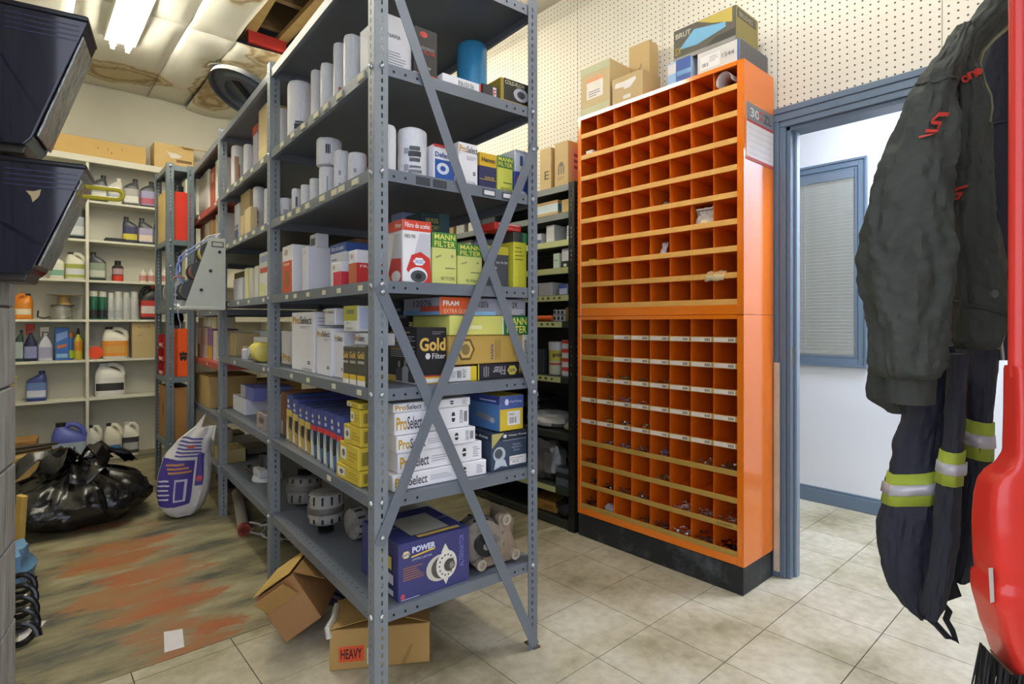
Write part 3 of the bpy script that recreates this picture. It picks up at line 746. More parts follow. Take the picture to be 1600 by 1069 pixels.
# second shelf, aisle side
for i, (a, b, yt, x, mk, lb) in enumerate(((434, 451, 170, .10, (), 'small white-wrapped filter tucked behind the second post, second shelf'),
        (450, 488, 130, .085, LOGO, 'wide white-wrapped filter with dark round logo, second shelf'),
        (486, 504, 110, .10, (), 'slim white-wrapped filter left of the ribbed pair, second shelf'),
        (501, 523, 100, .085, ((-10, 14, .08, .16, '888a90'),), 'white-wrapped filter with a grey stamp, second shelf middle'),
        (521, 541, 68, .09, ((8, 20, .12, .36, 'b8543c'),), 'tall white-wrapped filter with a rust-red patch, second shelf'),
        (537, 566, 57, .08, ((20, 14, .12, .3, '9a98a6'),), 'tallest crinkled white-wrapped filter next to the corner carton'))):
    scan(lb, a, b, yt, z2, x, i, mk, group=G1)
# ---- third shelf, end side
ecan('white-wrapped filter hidden half behind the corner post, third shelf', 583, 619, 197, z3, .075, 1, DOTS, group=G2)
ecan('fat white-wrapped filter with upside-down brand print, third shelf end', 621, 667, 204, z3, .085, 2, ((10, 20, .52, .60, '55565c'), (10, 24, .40, .50, '34353a'), (10, 20, .30, .37, '55565c'), (12, 22, .18, .22, '6a6b71'), (12, 26, .08, .14, '77787e'), (-22, 9, .45, .56, '9fa0a6'), (-22, 9, .12, .24, '9fa0a6')), group=G2)
ebox('filter_box', 'white and blue box with large blue lettering and red lid stripe', 677, 712, 228, z3, .04, .10, 'eeeef0', [('t', '-y', .06, .66, .92, .80, 'Defense', '24509a', 0, .02), ('p', '-y', .06, .08, .95, .60, '2f5fae'), ('g', '-y', ngon(.42, .36, .28, .16, 16), 'e6e9f0'), ('g', '-y', ngon(.42, .36, .13, .075, 14), '2f5fae'), ('t', '-y', .4, .01, .9, .06, '0446641', '44464c', 0, 0), ('p', '-y', 0, .93, 1, 1, 'd2332a'), ('p', '+z', 0, 0, 1, .25, 'd2332a')])
ebox('filter_box', 'white carton with yellow and grey lettering, third shelf end', 716, 747, 224, z3, .045, .125, 'ecebee', pro('-y', .05, .78, .97, .93) + [('t', '-y', .45, .07, .85, .13, '21226', '3c3d42', 0, 0)] + HEXLOGO('-y', .80, .32, .09, .045) + [lines('-y', .4, .62, .95, .72, 3, 'b5b6bc')])
ebox('filter_box', 'yellow-topped navy box on the third shelf', 748, 776, 240, z3, .04, .10, '2f3058', [('p', '-y', 0, .64, 1, 1, 'd6ae20'), ('t', '-y', .12, .72, .92, .88, 'Hengst', '2b2b33', 0, .02), ('t', '-y', .3, .29, .86, .38, 'ÖLFILTER', 'd8c25a', 0, 0), ('p', '-y', 0, .27, 1, .285, 'd6ae20'), ('p', '-x', 0, .64, 1, 1, 'c9a21e')])
ebox('filter_box', 'slim yellow-green filter box with green lettering, third shelf', 777, 802, 245, z3, .038, .09, 'cdd055', [('p', '-y', 0, .68, 1, 1, '3f7a3c'), ('t', '-y', .06, .86, .94, .97, 'MANN', 'e6e35f', 0, .012), ('t', '-y', .06, .72, .94, .83, 'FILTER', 'e6e35f', 0, .012), ('t', '-y', .2, .08, .9, .15, 'HU 716/2 x', '4d5230', 0, 0), ('p', '-y', .35, .27, .9, .29, '5d6238')])
ebox('filter_box', 'blue box under a white box at the far post, third shelf', 803, 831, 270, z3, .04, .10, '3f57a5', [('t', '-y', .1, .6, .6, .85, 'AC', 'd24b56', 0, .02), ('g', '-y', ngon(.55, .12, .3, .1, 12), 'e4e6ef'), ('p', '-y', .1, .35, .5, .52, '7a8fd0')])
x0 = end(803, y=.04)[0]
ebox('filter_box', 'small white box lying on the blue box, third shelf', 804, 830, 236, end(817, 270, .04)[1] + .001, .045, .09, 'dfe0e4', [('p', '-y', .4, .3, .62, .75, '45568f'), ('p', '-y', [(.05 + .12*q, .86, .12 + .12*q, 1) for q in range(7)], 'a7a8ad')])
# third shelf, aisle side
for i, (a, b, yt, x, mk, lb) in enumerate(((437, 457, 310, .075, ((-5, 18, .2, .5, 'a0a1a8'),), 'low white-wrapped filter nearest the second post, third shelf'),
        (456, 472, 295, .085, BARC, 'white-wrapped filter with dark bar code, left part of third shelf'),
        (470, 487, 289, .08, (), 'plain white-wrapped filter third from the second post, third shelf'),
        (484, 501, 279, .085, (), 'narrow white-wrapped filter before the stacked pair, third shelf'),
        (499, 527, 262, .085, ((-6, 4, .3, .7, 'a2a3aa'),), 'lower white-wrapped filter of the stacked pair, third shelf'),
        (522, 546, 236, .072, DOTS, 'white-wrapped filter in front of the stacked pair, third shelf'),
        (544, 573, 240, .08, DOTS, 'white-wrapped filter with round stamp by the corner post, third shelf'))):
    scan(lb, a, b, yt, z3, x, i + 1, mk, group=G2)
y_, zt_, t_ = side(513, 262, .085)
can('upper white-wrapped filter of the stacked pair with bar code, third shelf', rw(.088, y_, zt_ + .002), 15.5/FPX*t_*1.25, side(513, 219, .085)[1] - zt_, 3, BARC, group=G2)
for q, (xx, yy, hh) in enumerate(((.20, .98, .10), (.22, .83, .11), (.21, .68, .12), (.24, .50, .15))):
    can(('%s white-wrapped filter in the back row of the third shelf, counted from the second post' % ('first', 'second', 'third', 'fourth')[q]), rw(xx, yy, z3), .042, hh, q, (), group=G2)
# ---- fourth shelf, end side
o = ebox('filter_box', 'red and white oil filter box with a pictured can, corner of the fourth shelf', 629, 674, 345, z4, .03, .105, 'eceaea', [('p', '-y', 0, .83, 1, 1, 'd8452e'), ('t', '-y', .06, .88, .94, .96, 'Filtro de aceite', 'f4efec', 0, .01), ('t', '-y', .06, .71, .42, .77, 'R85198', '3d3d42', 0, 0),
    ('g', '-y', [(.38, .42), (.58, .80), (.98, .80), (.98, .40)], 'c9cad0'), ('g', '-y', [(.12, .20), (.30, .44), (.62, .50), (.96, .40), (1, .0), (.75, 0), (.4, .02)], 'd0342b'), ('g', '-y', ngon(.52, .12, .34, .13, 18), 'e9e9ec'), ('g', '-y', ngon(.54, .10, .28, .10, 18), '4d4d54'), ('g', '-y', ngon(.54, .10, .12, .05, 12), '1e1e22'), ('g', '-y', ngon(.56, .34, .22, .07, 6), 'e8eaf2'), ('t', '-y', .40, .30, .72, .37, 'CARQUEST', '2b4c9b', 0, .01),
    ('p', '-x', 0, .83, 1, 1, 'd8452e'), ('t', '-x', .55, .88, .95, .95, 'Filter', 'f4efec', 0, .01), ('g', '-x', [(.3, .40), (.5, .78), (.9, .78), (.9, .38)], 'c9cad0'), ('g', '-x', [(.1, .15), (.3, .40), (.92, .38), (.95, 0), (.3, 0)], 'd0342b'), ('g', '-x', ngon(.6, .10, .3, .09, 16), 'e9e9ec')])
for (a, b, yt, lb, code, yy) in ((675.5, 714, 364, 'taller of two pale yellow boxes with green headers, fourth shelf', 'W 712/95', .03), (715.5, 754, 382, 'shorter of two pale yellow boxes with green headers, fourth shelf', 'PU 936/1 x', .025)):
    ebox('filter_box', lb, a, b, yt, z4, yy, .10, 'd3d77c', [('p', '-y', 0, .70, 1, 1, '4b8a3b'), ('t', '-y', .07, .86, .93, .97, 'MANN', 'e9e672', 0, .015), ('t', '-y', .07, .72, .93, .83, 'FILTER', 'e9e672', 0, .015), ('g', '-y', [(.12, .52), (.34, .57), (.36, .54), (.14, .49)], '9ca05e'), ('g', '-y', ngon(.8, .55, .06, .03, 8), '9ca05e'), ('t', '-y', .32, .07, .9, .14, code, '54583a', 0, 0), ('p', '-y', .5, .30, .92, .32, '7a7e4c'), ('p', '-x', 0, .70, 1, 1, '43803a')])
ebox('filter_box', 'grey box with yellow lid behind the brace crossing, fourth shelf', 758, 795, 385, z4, .06, .13, '4c4e58', [('p', '-y', 0, .80, 1, 1, 'ccc33c'), ('p', '+z', 0, 0, 1, 1, 'd3ca45'), ('t', '-y', .45, .58, .95, .63, 'OIL FILTER', 'e4e4e8', 0, 0), lines('-y', .08, .28, .6, .55, 3, 'd8d8de', .3, 4), ('t', '-y', .25, .08, .5, .14, 'PRO', 'd8d45a', 0, 0), ('p', '-x', 0, .80, 1, 1, 'c4bb38')])
ebox('filter_box', 'bright yellow box with black band on top, right of the fourth shelf', 797, 823.5, 363, z4, .035, .12, 'd6d13f', [('p', '-y', 0, .82, .68, 1, '3f4142'), ('p', '-y', .68, .82, 1, 1, '3f8a48'), lines('-y', .08, .5, .75, .78, 4, '8a8730', .25, 6), ('p', '-x', 0, .82, 1, 1, '3f4142')])
zz = end(790, 380, .06)[1]
ebox('flat_box', 'small red box with white lettering resting on top of the yellow boxes', 773, 815, 349, end(810, 363, .035)[1] + .003, .04, .10, 'd0362c', [('t', '-y', .12, .70, .92, .90, 'STANDARD', 'f0e9e6', 0, .03), lines('-y', .1, .12, .95, .55, 3, 'ea8f86', .25, 2)])
ebox('filter_box', 'dark green box with pale lettering behind the red and white box, fourth shelf', 660, 703, 333, z4, .20, .13, '2c3f45', [('t', '-y', .14, .86, .58, .92, 'HELPLESS', 'c9c46e', 0, 0), ('t', '-y', .22, .76, .6, .83, 'NOW?', 'c9c46e', 0, 0), ('p', '-y', .62, .0, 1, 1, '3d5860')], rz=R(-4))
ebox('filter_box', 'small pale blue box at the back of the fourth shelf, behind the corner carton', 628, 652, 332, z4, .33, .09, '8793b5')
# fourth shelf, aisle side
sbox('filter_box', 'white box with tall orange-red label, far end of the fourth shelf', 441, 457, 384, z4, .03, .12, 'e6e4e6', [('p', '-x', .04, .02, .96, .68, 'c9502c'), ('g', '-x', ngon(.5, .3, .25, .2, 12), '9a5a2a'), ('t', '-x', .2, .58, .7, .64, 'FRAM', 'f1ded6', 0, .01), ('g', '-x', ngon(.4, .86, .2, .07, 10), 'b7a9a0')])
sbox('carton', 'slim plain white carton beside the orange-labelled box, fourth shelf', 459, 470, 385, z4, .05, .12, 'e4e3e8')
sbox('carton', 'large plain white carton in the middle of the fourth shelf', 472, 481, 386, z4, .055, .16, 'e3e2ea', [lines('-x', .2, .85, .8, .92, 2, 'b5b4bd')])
sbox('flat_box', 'small white box set on the tall cartons, fourth shelf', 484, 495, 366, side(476, 386, .055)[1] + .001, .10, .13, 'd9dade', [('p', '-x', .15, .2, .8, .7, '5d5c6a')])
sbox('filter_box', 'white oil filter box with blue header, fourth shelf', 516, 540, 381, z4, .10, .11, 'e2e5ee', [('p', '-x', 0, .80, 1, 1, '3f5d9e'), ('t', '-x', .1, .85, .9, .95, 'Filtro de aceite', 'dfe6f5', 0, .01), lines('-x', .1, .42, .5, .72, 4, '7f8396', .4, 8), ('p', '-y', 0, .80, 1, 1, '3f5d9e')])
sbox('filter_box', 'short white and red box in front of the blue-header box, fourth shelf', 517, 533, 410, z4, .03, .05, 'e6e4e8', [('p', '-x', .25, 0, 1, .60, 'd8354a'), ('p', '-y', 0, 0, 1, .6, 'd8354a'), ('g', '-x', ngon(.3, .8, .13, .1, 10), 'b0a8a8')])
sbox('filter_box', 'white and red box with pictured filter nearest the corner post, fourth shelf', 545, 557, 391, z4, .028, .12, 'e8e6e8', [('p', '-x', 0, .0, 1, .62, 'c4653a'), ('p', '-y', 0, 0, 1, .62, 'd2332f'), ('g', '-y', ngon(.72, .28, .24, .18, 16), '3a2420'), ('g', '-y', ngon(.72, .28, .13, .1, 14), 'a83025'), ('t', '-y', .1, .48, .6, .56, 'FRAM', 'f2dcd8', 0, .01), ('g', '-x', ngon(.4, .82, .2, .08, 10), 'b7a9a0')])
sbox('carton', 'brown cardboard carton along the back of the fourth shelf', 470, 575, 352, z4, .40, .16, '9b7a5c')
sbox('carton', 'smaller brown cardboard carton at the far back of the fourth shelf', 447, 464, 352, z4, .36, .16, '8c6d50')
# ---- fifth shelf, end side
o = ebox('filter_box', 'large black box with gold lettering and three men pictured, fifth shelf corner', 651, 698, 512, z5, .045, .26, '1d1c1e', [('t', '-y', .08, .58, .96, .82, 'Gold', 'd9b25a', 0, .035), ('t', '-y', .50, .44, .96, .54, 'Filter', 'd7d7da', 0, .01), ('g', '-y', ngon(.36, .49, .09, .06, 6), 'd7d7da'), lines('-y', .5, .88, .95, .95, 2, '77777c'), ('p', '-y', 0, 0, 1, .12, 'e3c13f'), ('p', '-y', .02, .12, 1, .15, 'b83a34'), ('p', '-y', .05, .02, .9, .09, 'efeeea'),
    lines('-x', .30, .46, .98, .94, 13, 'a9a9ad', .45, 5), ('p', '-x', .30, .90, .8, .925, 'c9a63a'), ('p', '-x', .30, .74, .8, .765, 'c9a63a'), ('p', '-x', .30, .60, .8, .625, 'c9a63a'),
    ('p', '-x', 0, 0, 1, .11, 'dcdcdc'), ('p', '-x', 0, .0, .45, .10, 'e3c13f')])
for (cx, top, hx, bx) in ((.55, .38, 'a5a19c', '4a4b50'), (.72, .42, 'b3aea8', 'bcbcc0'), (.88, .36, 'a09a95', '45464b')):
    decorate(o, bdims(o), [('g', '-x', [(cx-.09, .02), (cx-.085, top-.16), (cx-.04, top-.11), (cx+.04, top-.11), (cx+.085, top-.16), (cx+.09, .02)], bx), ('g', '-x', ngon(cx, top-.05, .036, .062, 12), hx)])
b1 = ebox('filter_box', 'white box end with yellow stripe and bar code, fifth shelf edge', 700, 745, 573, z5, .04, .20, 'e6e4e4', [('p', '-y', .78, 0, 1, 1, 'e0c32e'), ('t', '-y', .50, .25, .62, .85, '9737', '333338', 90, 0), barcode('-y', .3, .25, .46, .75), ('p', '-y', .10, .3, .26, .7, 'c9c9cc')])
ebox('filter_box', 'long black box with upside-down lettering and yellow hexagon, fifth shelf edge', 746.5, 830, 567, z5, .04, .20, '2a2930', [('p', '-y', 0, 0, .02, 1, 'e0c32e'), ('t', '-y', .28, .25, .52, .80, 'Filter', 'bcbcc2', 180, .01), ('g', '-y', ngon(.66, .5, .10, .34), 'd8c84a'), ('t', '-y', .60, .38, .72, .62, 'NAPA', '4a4a86', 0, .01), ('t', '-y', .80, .25, .93, .85, 'Gold', 'd9b65a', 180, .03), ('p', '-y', [(.10, .2, .12, .8), (.14, .15, .16, .85), (.18, .2, .195, .8)], '9a9aa0')])
zt1 = max(REG[-1][5], REG[-2][5]) + .0015
ebox('flat_box', 'wide tan box printed with a hexagon badge, fifth shelf', 699, 829, 524, zt1, .035, .24, 'c3a04e', [('g', '-y', ngon(.19, .52, .11, .42), '6a5326'), ('g', '-y', ngon(.19, .52, .085, .33), 'd3b768'), ('g', '-y', ngon(.19, .52, .05, .2, 10), '8d7744'), ('t', '-y', .49, .15, .525, .7, 'NAPA', '4a5aa0', 90, .01), ('p', '-y', [(.55, .1, .557, .85), (.575, .2, .582, .8), (.60, .1, .607, .85)], '8d7338'), ('p', '-y', .90, 0, .985, 1, 'e6e2d8'), ('t', '-y', .925, .25, .96, .8, '2098', '3a3a3c', 90, 0), ('p', '-y', [(.78, .25, .785, .7), (.80, .3, .805, .6)], 'a07f4c')])
zt2 = REG[-1][5] + .0005
ebox('flat_box', 'wide yellow box with green end panel, fifth shelf stack', 699, 826, 493.5, zt2 + .001, .03, .25, 'e0de74', [('p', '-y', .66, 0, 1, 1, '17783f'), ('t', '-y', .70, .52, .97, .92, 'MANN', 'e9e468', 0, .02), ('t', '-y', .70, .08, .97, .46, 'FILTER', 'e9e468', 0, .02), ('p', '-y', .64, 0, .66, 1, 'e7eedd'), ('p', '-y', .10, .3, .38, .5, 'efeeb0'), lines('-x', .5, .2, .9, .5, 2, 'b0ad56')])
zt3 = REG[-1][5] + .0005
ebox('flat_box', 'orange and grey filter box on top of the fifth shelf stack', 687, 822, 466, zt3 + .001, .03, .25, '9b9aa6', [('p', '-y', 0, .04, .36, 1, 'e0602c'), ('t', '-y', .03, .52, .20, .80, 'FRAM', 'f4e7df', 0, .03), ('t', '-y', .04, .10, .35, .34, 'EXTRA GUARD', 'f2c9a8', 0, .005), ('t', '-y', .36, .45, .53, .80, 'CA12076', '2e2d36', 0, .01), ('p', '-y', .36, .0, .62, .22, '8fbfe0'), ('t', '-y', .82, .48, .89, .80, '2X', '35343c', 0, .01), lines('-y', .82, .08, .98, .42, 3, 'e4e4ea', .35), ('p', '-x', 0, 0, 1, .3, '6f9cc4'), ('p', '-x', .5, .2, 1, .5, 'b4442c'), ('t', '-x', .30, .5, .8, .85, '12076', '35343c', 0, .01)])
ebox('carton', 'dark grey carton behind the gold-lettered black box, fifth shelf', 607, 640, 470, z5, .34, .2, '3a3a3c', [lines('-y', .1, .5, .9, .95, 5, '8a8a8a', .4, 9)])
# fifth shelf, aisle side
sbox('filter_box', 'white carton lying with large yellow letters, far end of fifth shelf', 440, 455, 517, z5, .10, .3, 'dcdbe2', [('t', '-x', .15, .10, .95, .32, 'Pro', 'cf9d17', 0, .03)])
sbox('filter_box', 'largest upright white carton with yellow and grey lettering, fifth shelf', 456, 491, 488, z5, .04, .14, 'e6e6ec', pro('-x', .06, .80, .9, .93) + HEXLOGO('-x', .78, .16, .07, .03) + [('t', '-x', .48, .02, .9, .065, '23953', '44454a', 0, 0), lines('-x', .4, .73, .85, .78, 2, 'a4a5ac'), lines('-y', .1, .6, .95, .95, 6, 'a0a1a8', .25, 3)])
sbox('filter_box', 'upright white lettered carton, middle of three, fifth shelf', 495, 518, 513, z5, .04, .12, 'e5e5ec', pro('-x', .06, .82, .92, .94) + HEXLOGO('-x', .78, .18, .11, .035) + [lines('-x', .5, .74, .95, .79, 2, 'a4a5ac')])
sbox('filter_box', 'upright white lettered carton half behind the slim black boxes, fifth shelf', 519, 537, 519, z5, .05, .12, 'e5e5ec', pro('-x', .06, .80, .92, .92) + HEXLOGO('-x', .85, .2, .1, .035))
zt = side(506, 513, .04)[1]
sbox('filter_box', 'small white lettered box stacked above the middle cartons, fifth shelf', 507, 524, 482, zt + .012, .042, .12, 'e2e3ea', pro('-x', .06, .70, .9, .86) + [('t', '-x', .45, .08, .9, .16, '2713', '55565c', 0, 0)])
sbox('filter_box', 'olive-yellow and white box on top of the stack near the corner post, fifth shelf', 537, 558, 478, side(550, 519, .035)[1] + .002, .03, .10, 'e3e3dc', [('p', '-x', 0, .42, 1, 1, 'b5b140'), ('p', '-x', .25, .68, .8, .85, '80865a'), ('t', '-x', .22, .28, .6, .36, 'SFI-7', '7a7470', 0, 0), ('t', '-x', .22, .08, .7, .16, '25033', '6a6470', 0, 0), ('p', '-y', .1, .1, .9, .9, 'c9d2ea')])
for i, (a, b) in enumerate(((536, 545.5), (546, 557), (558, 571))):
    sbox('filter_box', ('slim black and gold box farthest from the corner post, fifth shelf edge', 'slim black and gold box in the middle of the three, fifth shelf edge', 'slim black and gold box closest to the corner post, fifth shelf edge')[i], a, b, 541, z5, .008, .035, '4e4a3c', [('t', '-x', .08, .68, .92, .86, 'Gold', 'd9b25a', 0, .03), ('p', '-x', 0, 0, 1, .13, 'e8e6dc'), ('p', '-x', 0, .13, 1, .26, 'e0bb34'), ('p', '-x', .1, .55, .9, .62, 'a5a296')], group='slim black boxes in a row')
sbox('filter_box', 'long white lettered box laid across the slim black boxes, fifth shelf', 537, 568, 521, side(550, 541, .008)[1] + .002, .009, .07, 'e6e6ea', pro('-x', .05, .3, .55, .85))
# ---- sixth shelf, end side: five flat ProSelect boxes in a pile
zb = z6
ex = [(760, 745, 690), (753, 711, 0), (743, 684, 0), (733, 646, 0), (735, 618, 0)]
nm = ('bottom', 'second from the bottom', 'middle', 'second from the top', 'top')
for i, (xr, yt, _) in enumerate(ex):
    yi = .03 + .008*(i % 2); x0 = .074 + .006*((i*3) % 4)
    x1 = end(xr, y=yi)[0]; zt = end(607, yt, yi)[1]
    if i == 4: zt = min(zt, z5 - .05)
    dims = (x1 - x0, .20, zt - zb - .0015); REG.append((x0, x1, yi, yi + .2, zb, zt))
    sp = ([('t', '-y', .0, .20, .30, .82, 'ProSelect', '4a4a50', 0, .01)] if 0 else []) + [q for q in pro('-y', -.0 + .02, .22, .34, .80)] + HEXLOGO('-y', .74 + .03*(i % 2), .52, .030, .26) + [lines('-y', .37, .35, .62, .72, 3, 'a9aab0', .3, i)]
    if i in (2, 3): sp += [('t', '-y', .86, .2, .90, .8, ('26103', '22024')[i - 2], '4a4a50', 90, 0), barcode('-y', .92, .25, .97, .75, 5)]
    else: sp += [lines('-y', .88, .2, .97, .8, 5, 'b0b0b6', .5, 9)]
    carton('flat_box', 'flat white yellow-lettered box, %s of the sixth shelf pile' % nm[i], 'box', rw((x0+x1)/2, yi + .10, zb), dims, 'eeedf0', sp, RTH + R((-.6, .5, -.3, .7, 0)[i]), 'flat white boxes in a pile')
    zb = zt
zl = end(790, 672, .05)[1]
ebox('filter_box', 'blue fuel filter box with yellow end and bar-code label, sixth shelf top right', 781, 818, 618, zl + .001, .03, .22, 'dcbf34', [('p', '-y', 0, .62, 1, 1, '4a5f9f'), ('g', '-y', ngon(.28, .82, .09, .1), 'dfe4f4'), ('t', '-y', .42, .78, .92, .86, 'Fuel Pump', 'dfe4f4', 0, 0), ('p', '-y', .3, .15, .85, .55, 'e9e7e4'), barcode('-y', .38, .2, .7, .38), ('t', '-y', .36, .42, .6, .5, 'P74011', '44444a', 0, 0), ('p', '-x', 0, 0, 1, 1, '5a86bd'), ('p', '-x', 0, .75, 1, 1, '3a4a94'), ('g', '-x', [(.35, .30), (.75, .22), (.8, .38), (.4, .5)], '8d8f96'), ('g', '-x', ngon(.8, .28, .07, .08, 8), 'b9bbc2'), ('p', '-x', .45, .82, .9, .86, 'c8d0ee')])
ebox('filter_box', 'dark blue water pump box with white label, sixth shelf', 768, 824, 675, z6, .03, .24, '3c4a5f', [('p', '-y', 0, .80, 1, 1, '2a3240'), ('g', '-y', [(0, .62), (.0, 1), (.34, 1)], 'b7ad68'), ('g', '-y', ngon(.36, .9, .055, .055), 'e4e4e8'), ('t', '-y', .45, .87, .97, .93, 'Water Pump', 'e4e4e8', 0, .01), ('p', '-y', .3, .775, .98, .79, '9aa5b5'), ('t', '-y', .58, .62, .80, .68, 'Precision', 'a9b6c8', 0, 0), ('t', '-y', .55, .54, .83, .60, 'Engineered', 'a9b6c8', 0, 0), ('t', '-y', .60, .46, .78, .52, 'Quality', 'a9b6c8', 0, 0),
    ('g', '-y', ngon(.20, .44, .17, .20, 16), 'b9c2cc'), ('g', '-y', ngon(.18, .46, .11, .13, 14), '4d565f'), ('g', '-y', [(.05, .05), (.1, .3), (.35, .28), (.42, .08), (.25, .12)], 'c5d0da'), ('p', '-y', .48, .10, .96, .34, 'e9e8e6'), ('t', '-y', .56, .15, .74, .20, '1887736', '3a3a3e', 0, 0), lines('-y', .5, .22, .9, .32, 2, 'b5b5b8'), ('p', '-x', 0, .80, 1, 1, '2a3240'), ('t', '-x', .2, .84, .92, .94, 'bomba de Agua', 'e4e4e8', 0, .02)])
# sixth shelf, aisle side: row of upright filter boxes
row = [(447, 456, 617, 'y'), (456.5, 463.5, 624, 'y'), (464, 472.5, 632, 'y'), (473, 480.5, 636, 'y'), (481, 489, 640, 'r'), (489.5, 500, 641, 'r'), (500.5, 511, 643, 'r'), (512, 525, 647, 'r'), (526, 541, 651, 'r')]
for i, (a, b, yt, k) in enumerate(row):
    a2 = 448 + i*9.2 + .07*i*i; b2 = 448 + (i+1)*9.2 + .07*(i+1)**2 - .6
    nth = ('first', 'second', 'third', 'fourth', 'fifth', 'sixth', 'seventh', 'eighth', 'ninth')[i]
    band = [('p', '-x', 0, .54, 1, .68, 'd8c25a')] if k == 'y' else [('p', '-x', 0, .57, 1, .67, 'dc3a34')]
    low = [('g', '-x', [(.05, 0), (1, 0), (1, .35), (.55, .54), (0, .54), (0, .4)], 'c7a44c'), ('g', '-x', [(.45, .30), (.95, .25), (.95, .52), (.45, .52)], '33302c'), ('g', '-x', [(0, 0), (.55, 0), (0, .5)], 'e9e4cd')] if k == 'y' else [('g', '-x', [(0, .57), (1, .57), (1, .1), (.6, 0), (0, 0)], '4f6fa8'), ('g', '-x', [(.5, .25), (1, .3), (1, .57), (.5, .57)], '1f2230'), ('g', '-x', [(0, 0), (.7, 0), (0, .55)], 'd9dccb'), ('g', '-x', [(.15, .57), (.4, .57), (.65, .05), (.55, .02)], '9cb0ae')]
    sbox('filter_box', 'upright blue-topped filter box, %s of the row from the second post, sixth shelf' % nth, a2, b2, yt, z6, .05 - .004*i, .30, '434f93', [('g', '-x', ngon(.3, .86, .16, .045), 'd9dfb0'), ('p', '-x', .15, .72, .55, .78, 'c8cce8')] + band + low + [('p', '-x', .08, .01, .6, .04, '8a8a80')], group='upright filter boxes in a row')
sbox('carton', 'brown cardboard carton end with shipping label, sixth shelf by the second post', 439, 447, 612, z6, .06, .25, '93633a', [('p', '-x', .15, .05, .8, .35, 'cfc6bf')])
# small yellow boxes piled by the corner post
zb = z6
for i, (a, b, yt, rzz) in enumerate(((533, 574, 737, 5), (536, 574, 700, -3), (545, 574, 668, 6), (555, 574, 640, 0), (548, 574, 624, -4))):
    zt = side(b - 4, yt, .025)[1]
    if i == 4: zt = min(zt, z5 - .055)
    y0, y1 = side(b, x=.025)[0], side(a, x=.025)[0]; dims = (.028 + .12, 0, 0)
    carton('small_box', 'small yellow part box, %s of the pile by the corner post, sixth shelf' % ('lowest', 'second', 'third', 'fourth', 'topmost')[i], 'box', rw(.038, (y0+y1)/2 + .012, zb), (.056, max(.06, (y1-y0)*.84), zt - zb - .002), 'd3b93c',
           [('p', '-x', .08, .25, .38, .8, 'e6e2d2'), ('g', '-x', ngon(.23, .52, .09, .18), '6d6a78'), lines('-x', .5, .3, .95, .8, 3, 'a08a2c', .25, i), barcode('-y', .2, .2, .7, .8, 6)], RTH + R(rzz * .5), 'small yellow boxes in a pile')
    zb = zt
# ---- seventh shelf: boxed alternator
o = ebox('alternator_box', 'purple-blue box picturing an alternator on the bottom shelf corner', 622, 733, 838, z7, .02, .27, '363a74', [
    ('p', '-y', .0, .0, 1, 1, '3d3e74'), ('g', '-y', ngon(.10, .80, .055, .07), 'e4c65a'), ('g', '-y', ngon(.10, .80, .045, .055), 'e8e0c0'), ('t', '-y', .055, .77, .145, .83, 'NAPA', '37407f', 0, .01), ('t', '-y', .18, .80, .50, .91, 'POWER', 'd5daf0', 0, .04), ('g', '-y', [(.17, .75), (.48, .80), (.50, .77), (.17, .72)], 'd8b23e'), ('t', '-y', .18, .665, .45, .70, 'LIMITED LIFETIME', 'c9cbe4', 0, 0),
    lines('-y', .06, .35, .36, .60, 6, 'b0743f', .35, 6), ('g', '-y', ngon(.055, .08, .03, .05, 8), 'c9485a'), ('p', '-y', .03, .015, .28, .025, 'd8dae8'),
    ('g', '-y', ngon(.56, .40, .19, .24, 22), 'c9c3b4'), ('g', '-y', ngon(.60, .40, .16, .21, 22), '55524c'), ('g', '-y', ngon(.66, .42, .15, .26, 22), 'e0dbcf'), ('g', '-y', [(.58, .66), (.64, .82), (.70, .66)], 'd8d3c6'), ('g', '-y', [(.60, .20), (.65, .06), (.70, .20)], 'd8d3c6'), ('g', '-y', ngon(.70, .40, .08, .12, 16), '4a4743'), ('g', '-y', ngon(.745, .38, .045, .07, 14), '8d8983'),
    ('t', '-y', .845, .30, .915, .90, 'ALTERNATOR', '7d82c4', 90, .005), ('p', '+z', .25, .15, .8, .75, 'aaa79a'), ('p', '+z', .3, .05, .9, .12, 'c3a552'), ('p', '-x', .55, .5, .85, .72, 'e4c65a'), ('p', '-x', .55, .25, .9, .42, 'd9daea'), ('p', '-x', .55, .05, .9, .15, 'd9daea')])
for q in range(14):
    a = 2*math.pi*q/14; c = (.655 + .105*math.cos(a), .42 + .185*math.sin(a))
    decorate(o, bdims(o), [('g', '-y', ngon(c[0], c[1], .012, .02, 5), '3d3b38')])
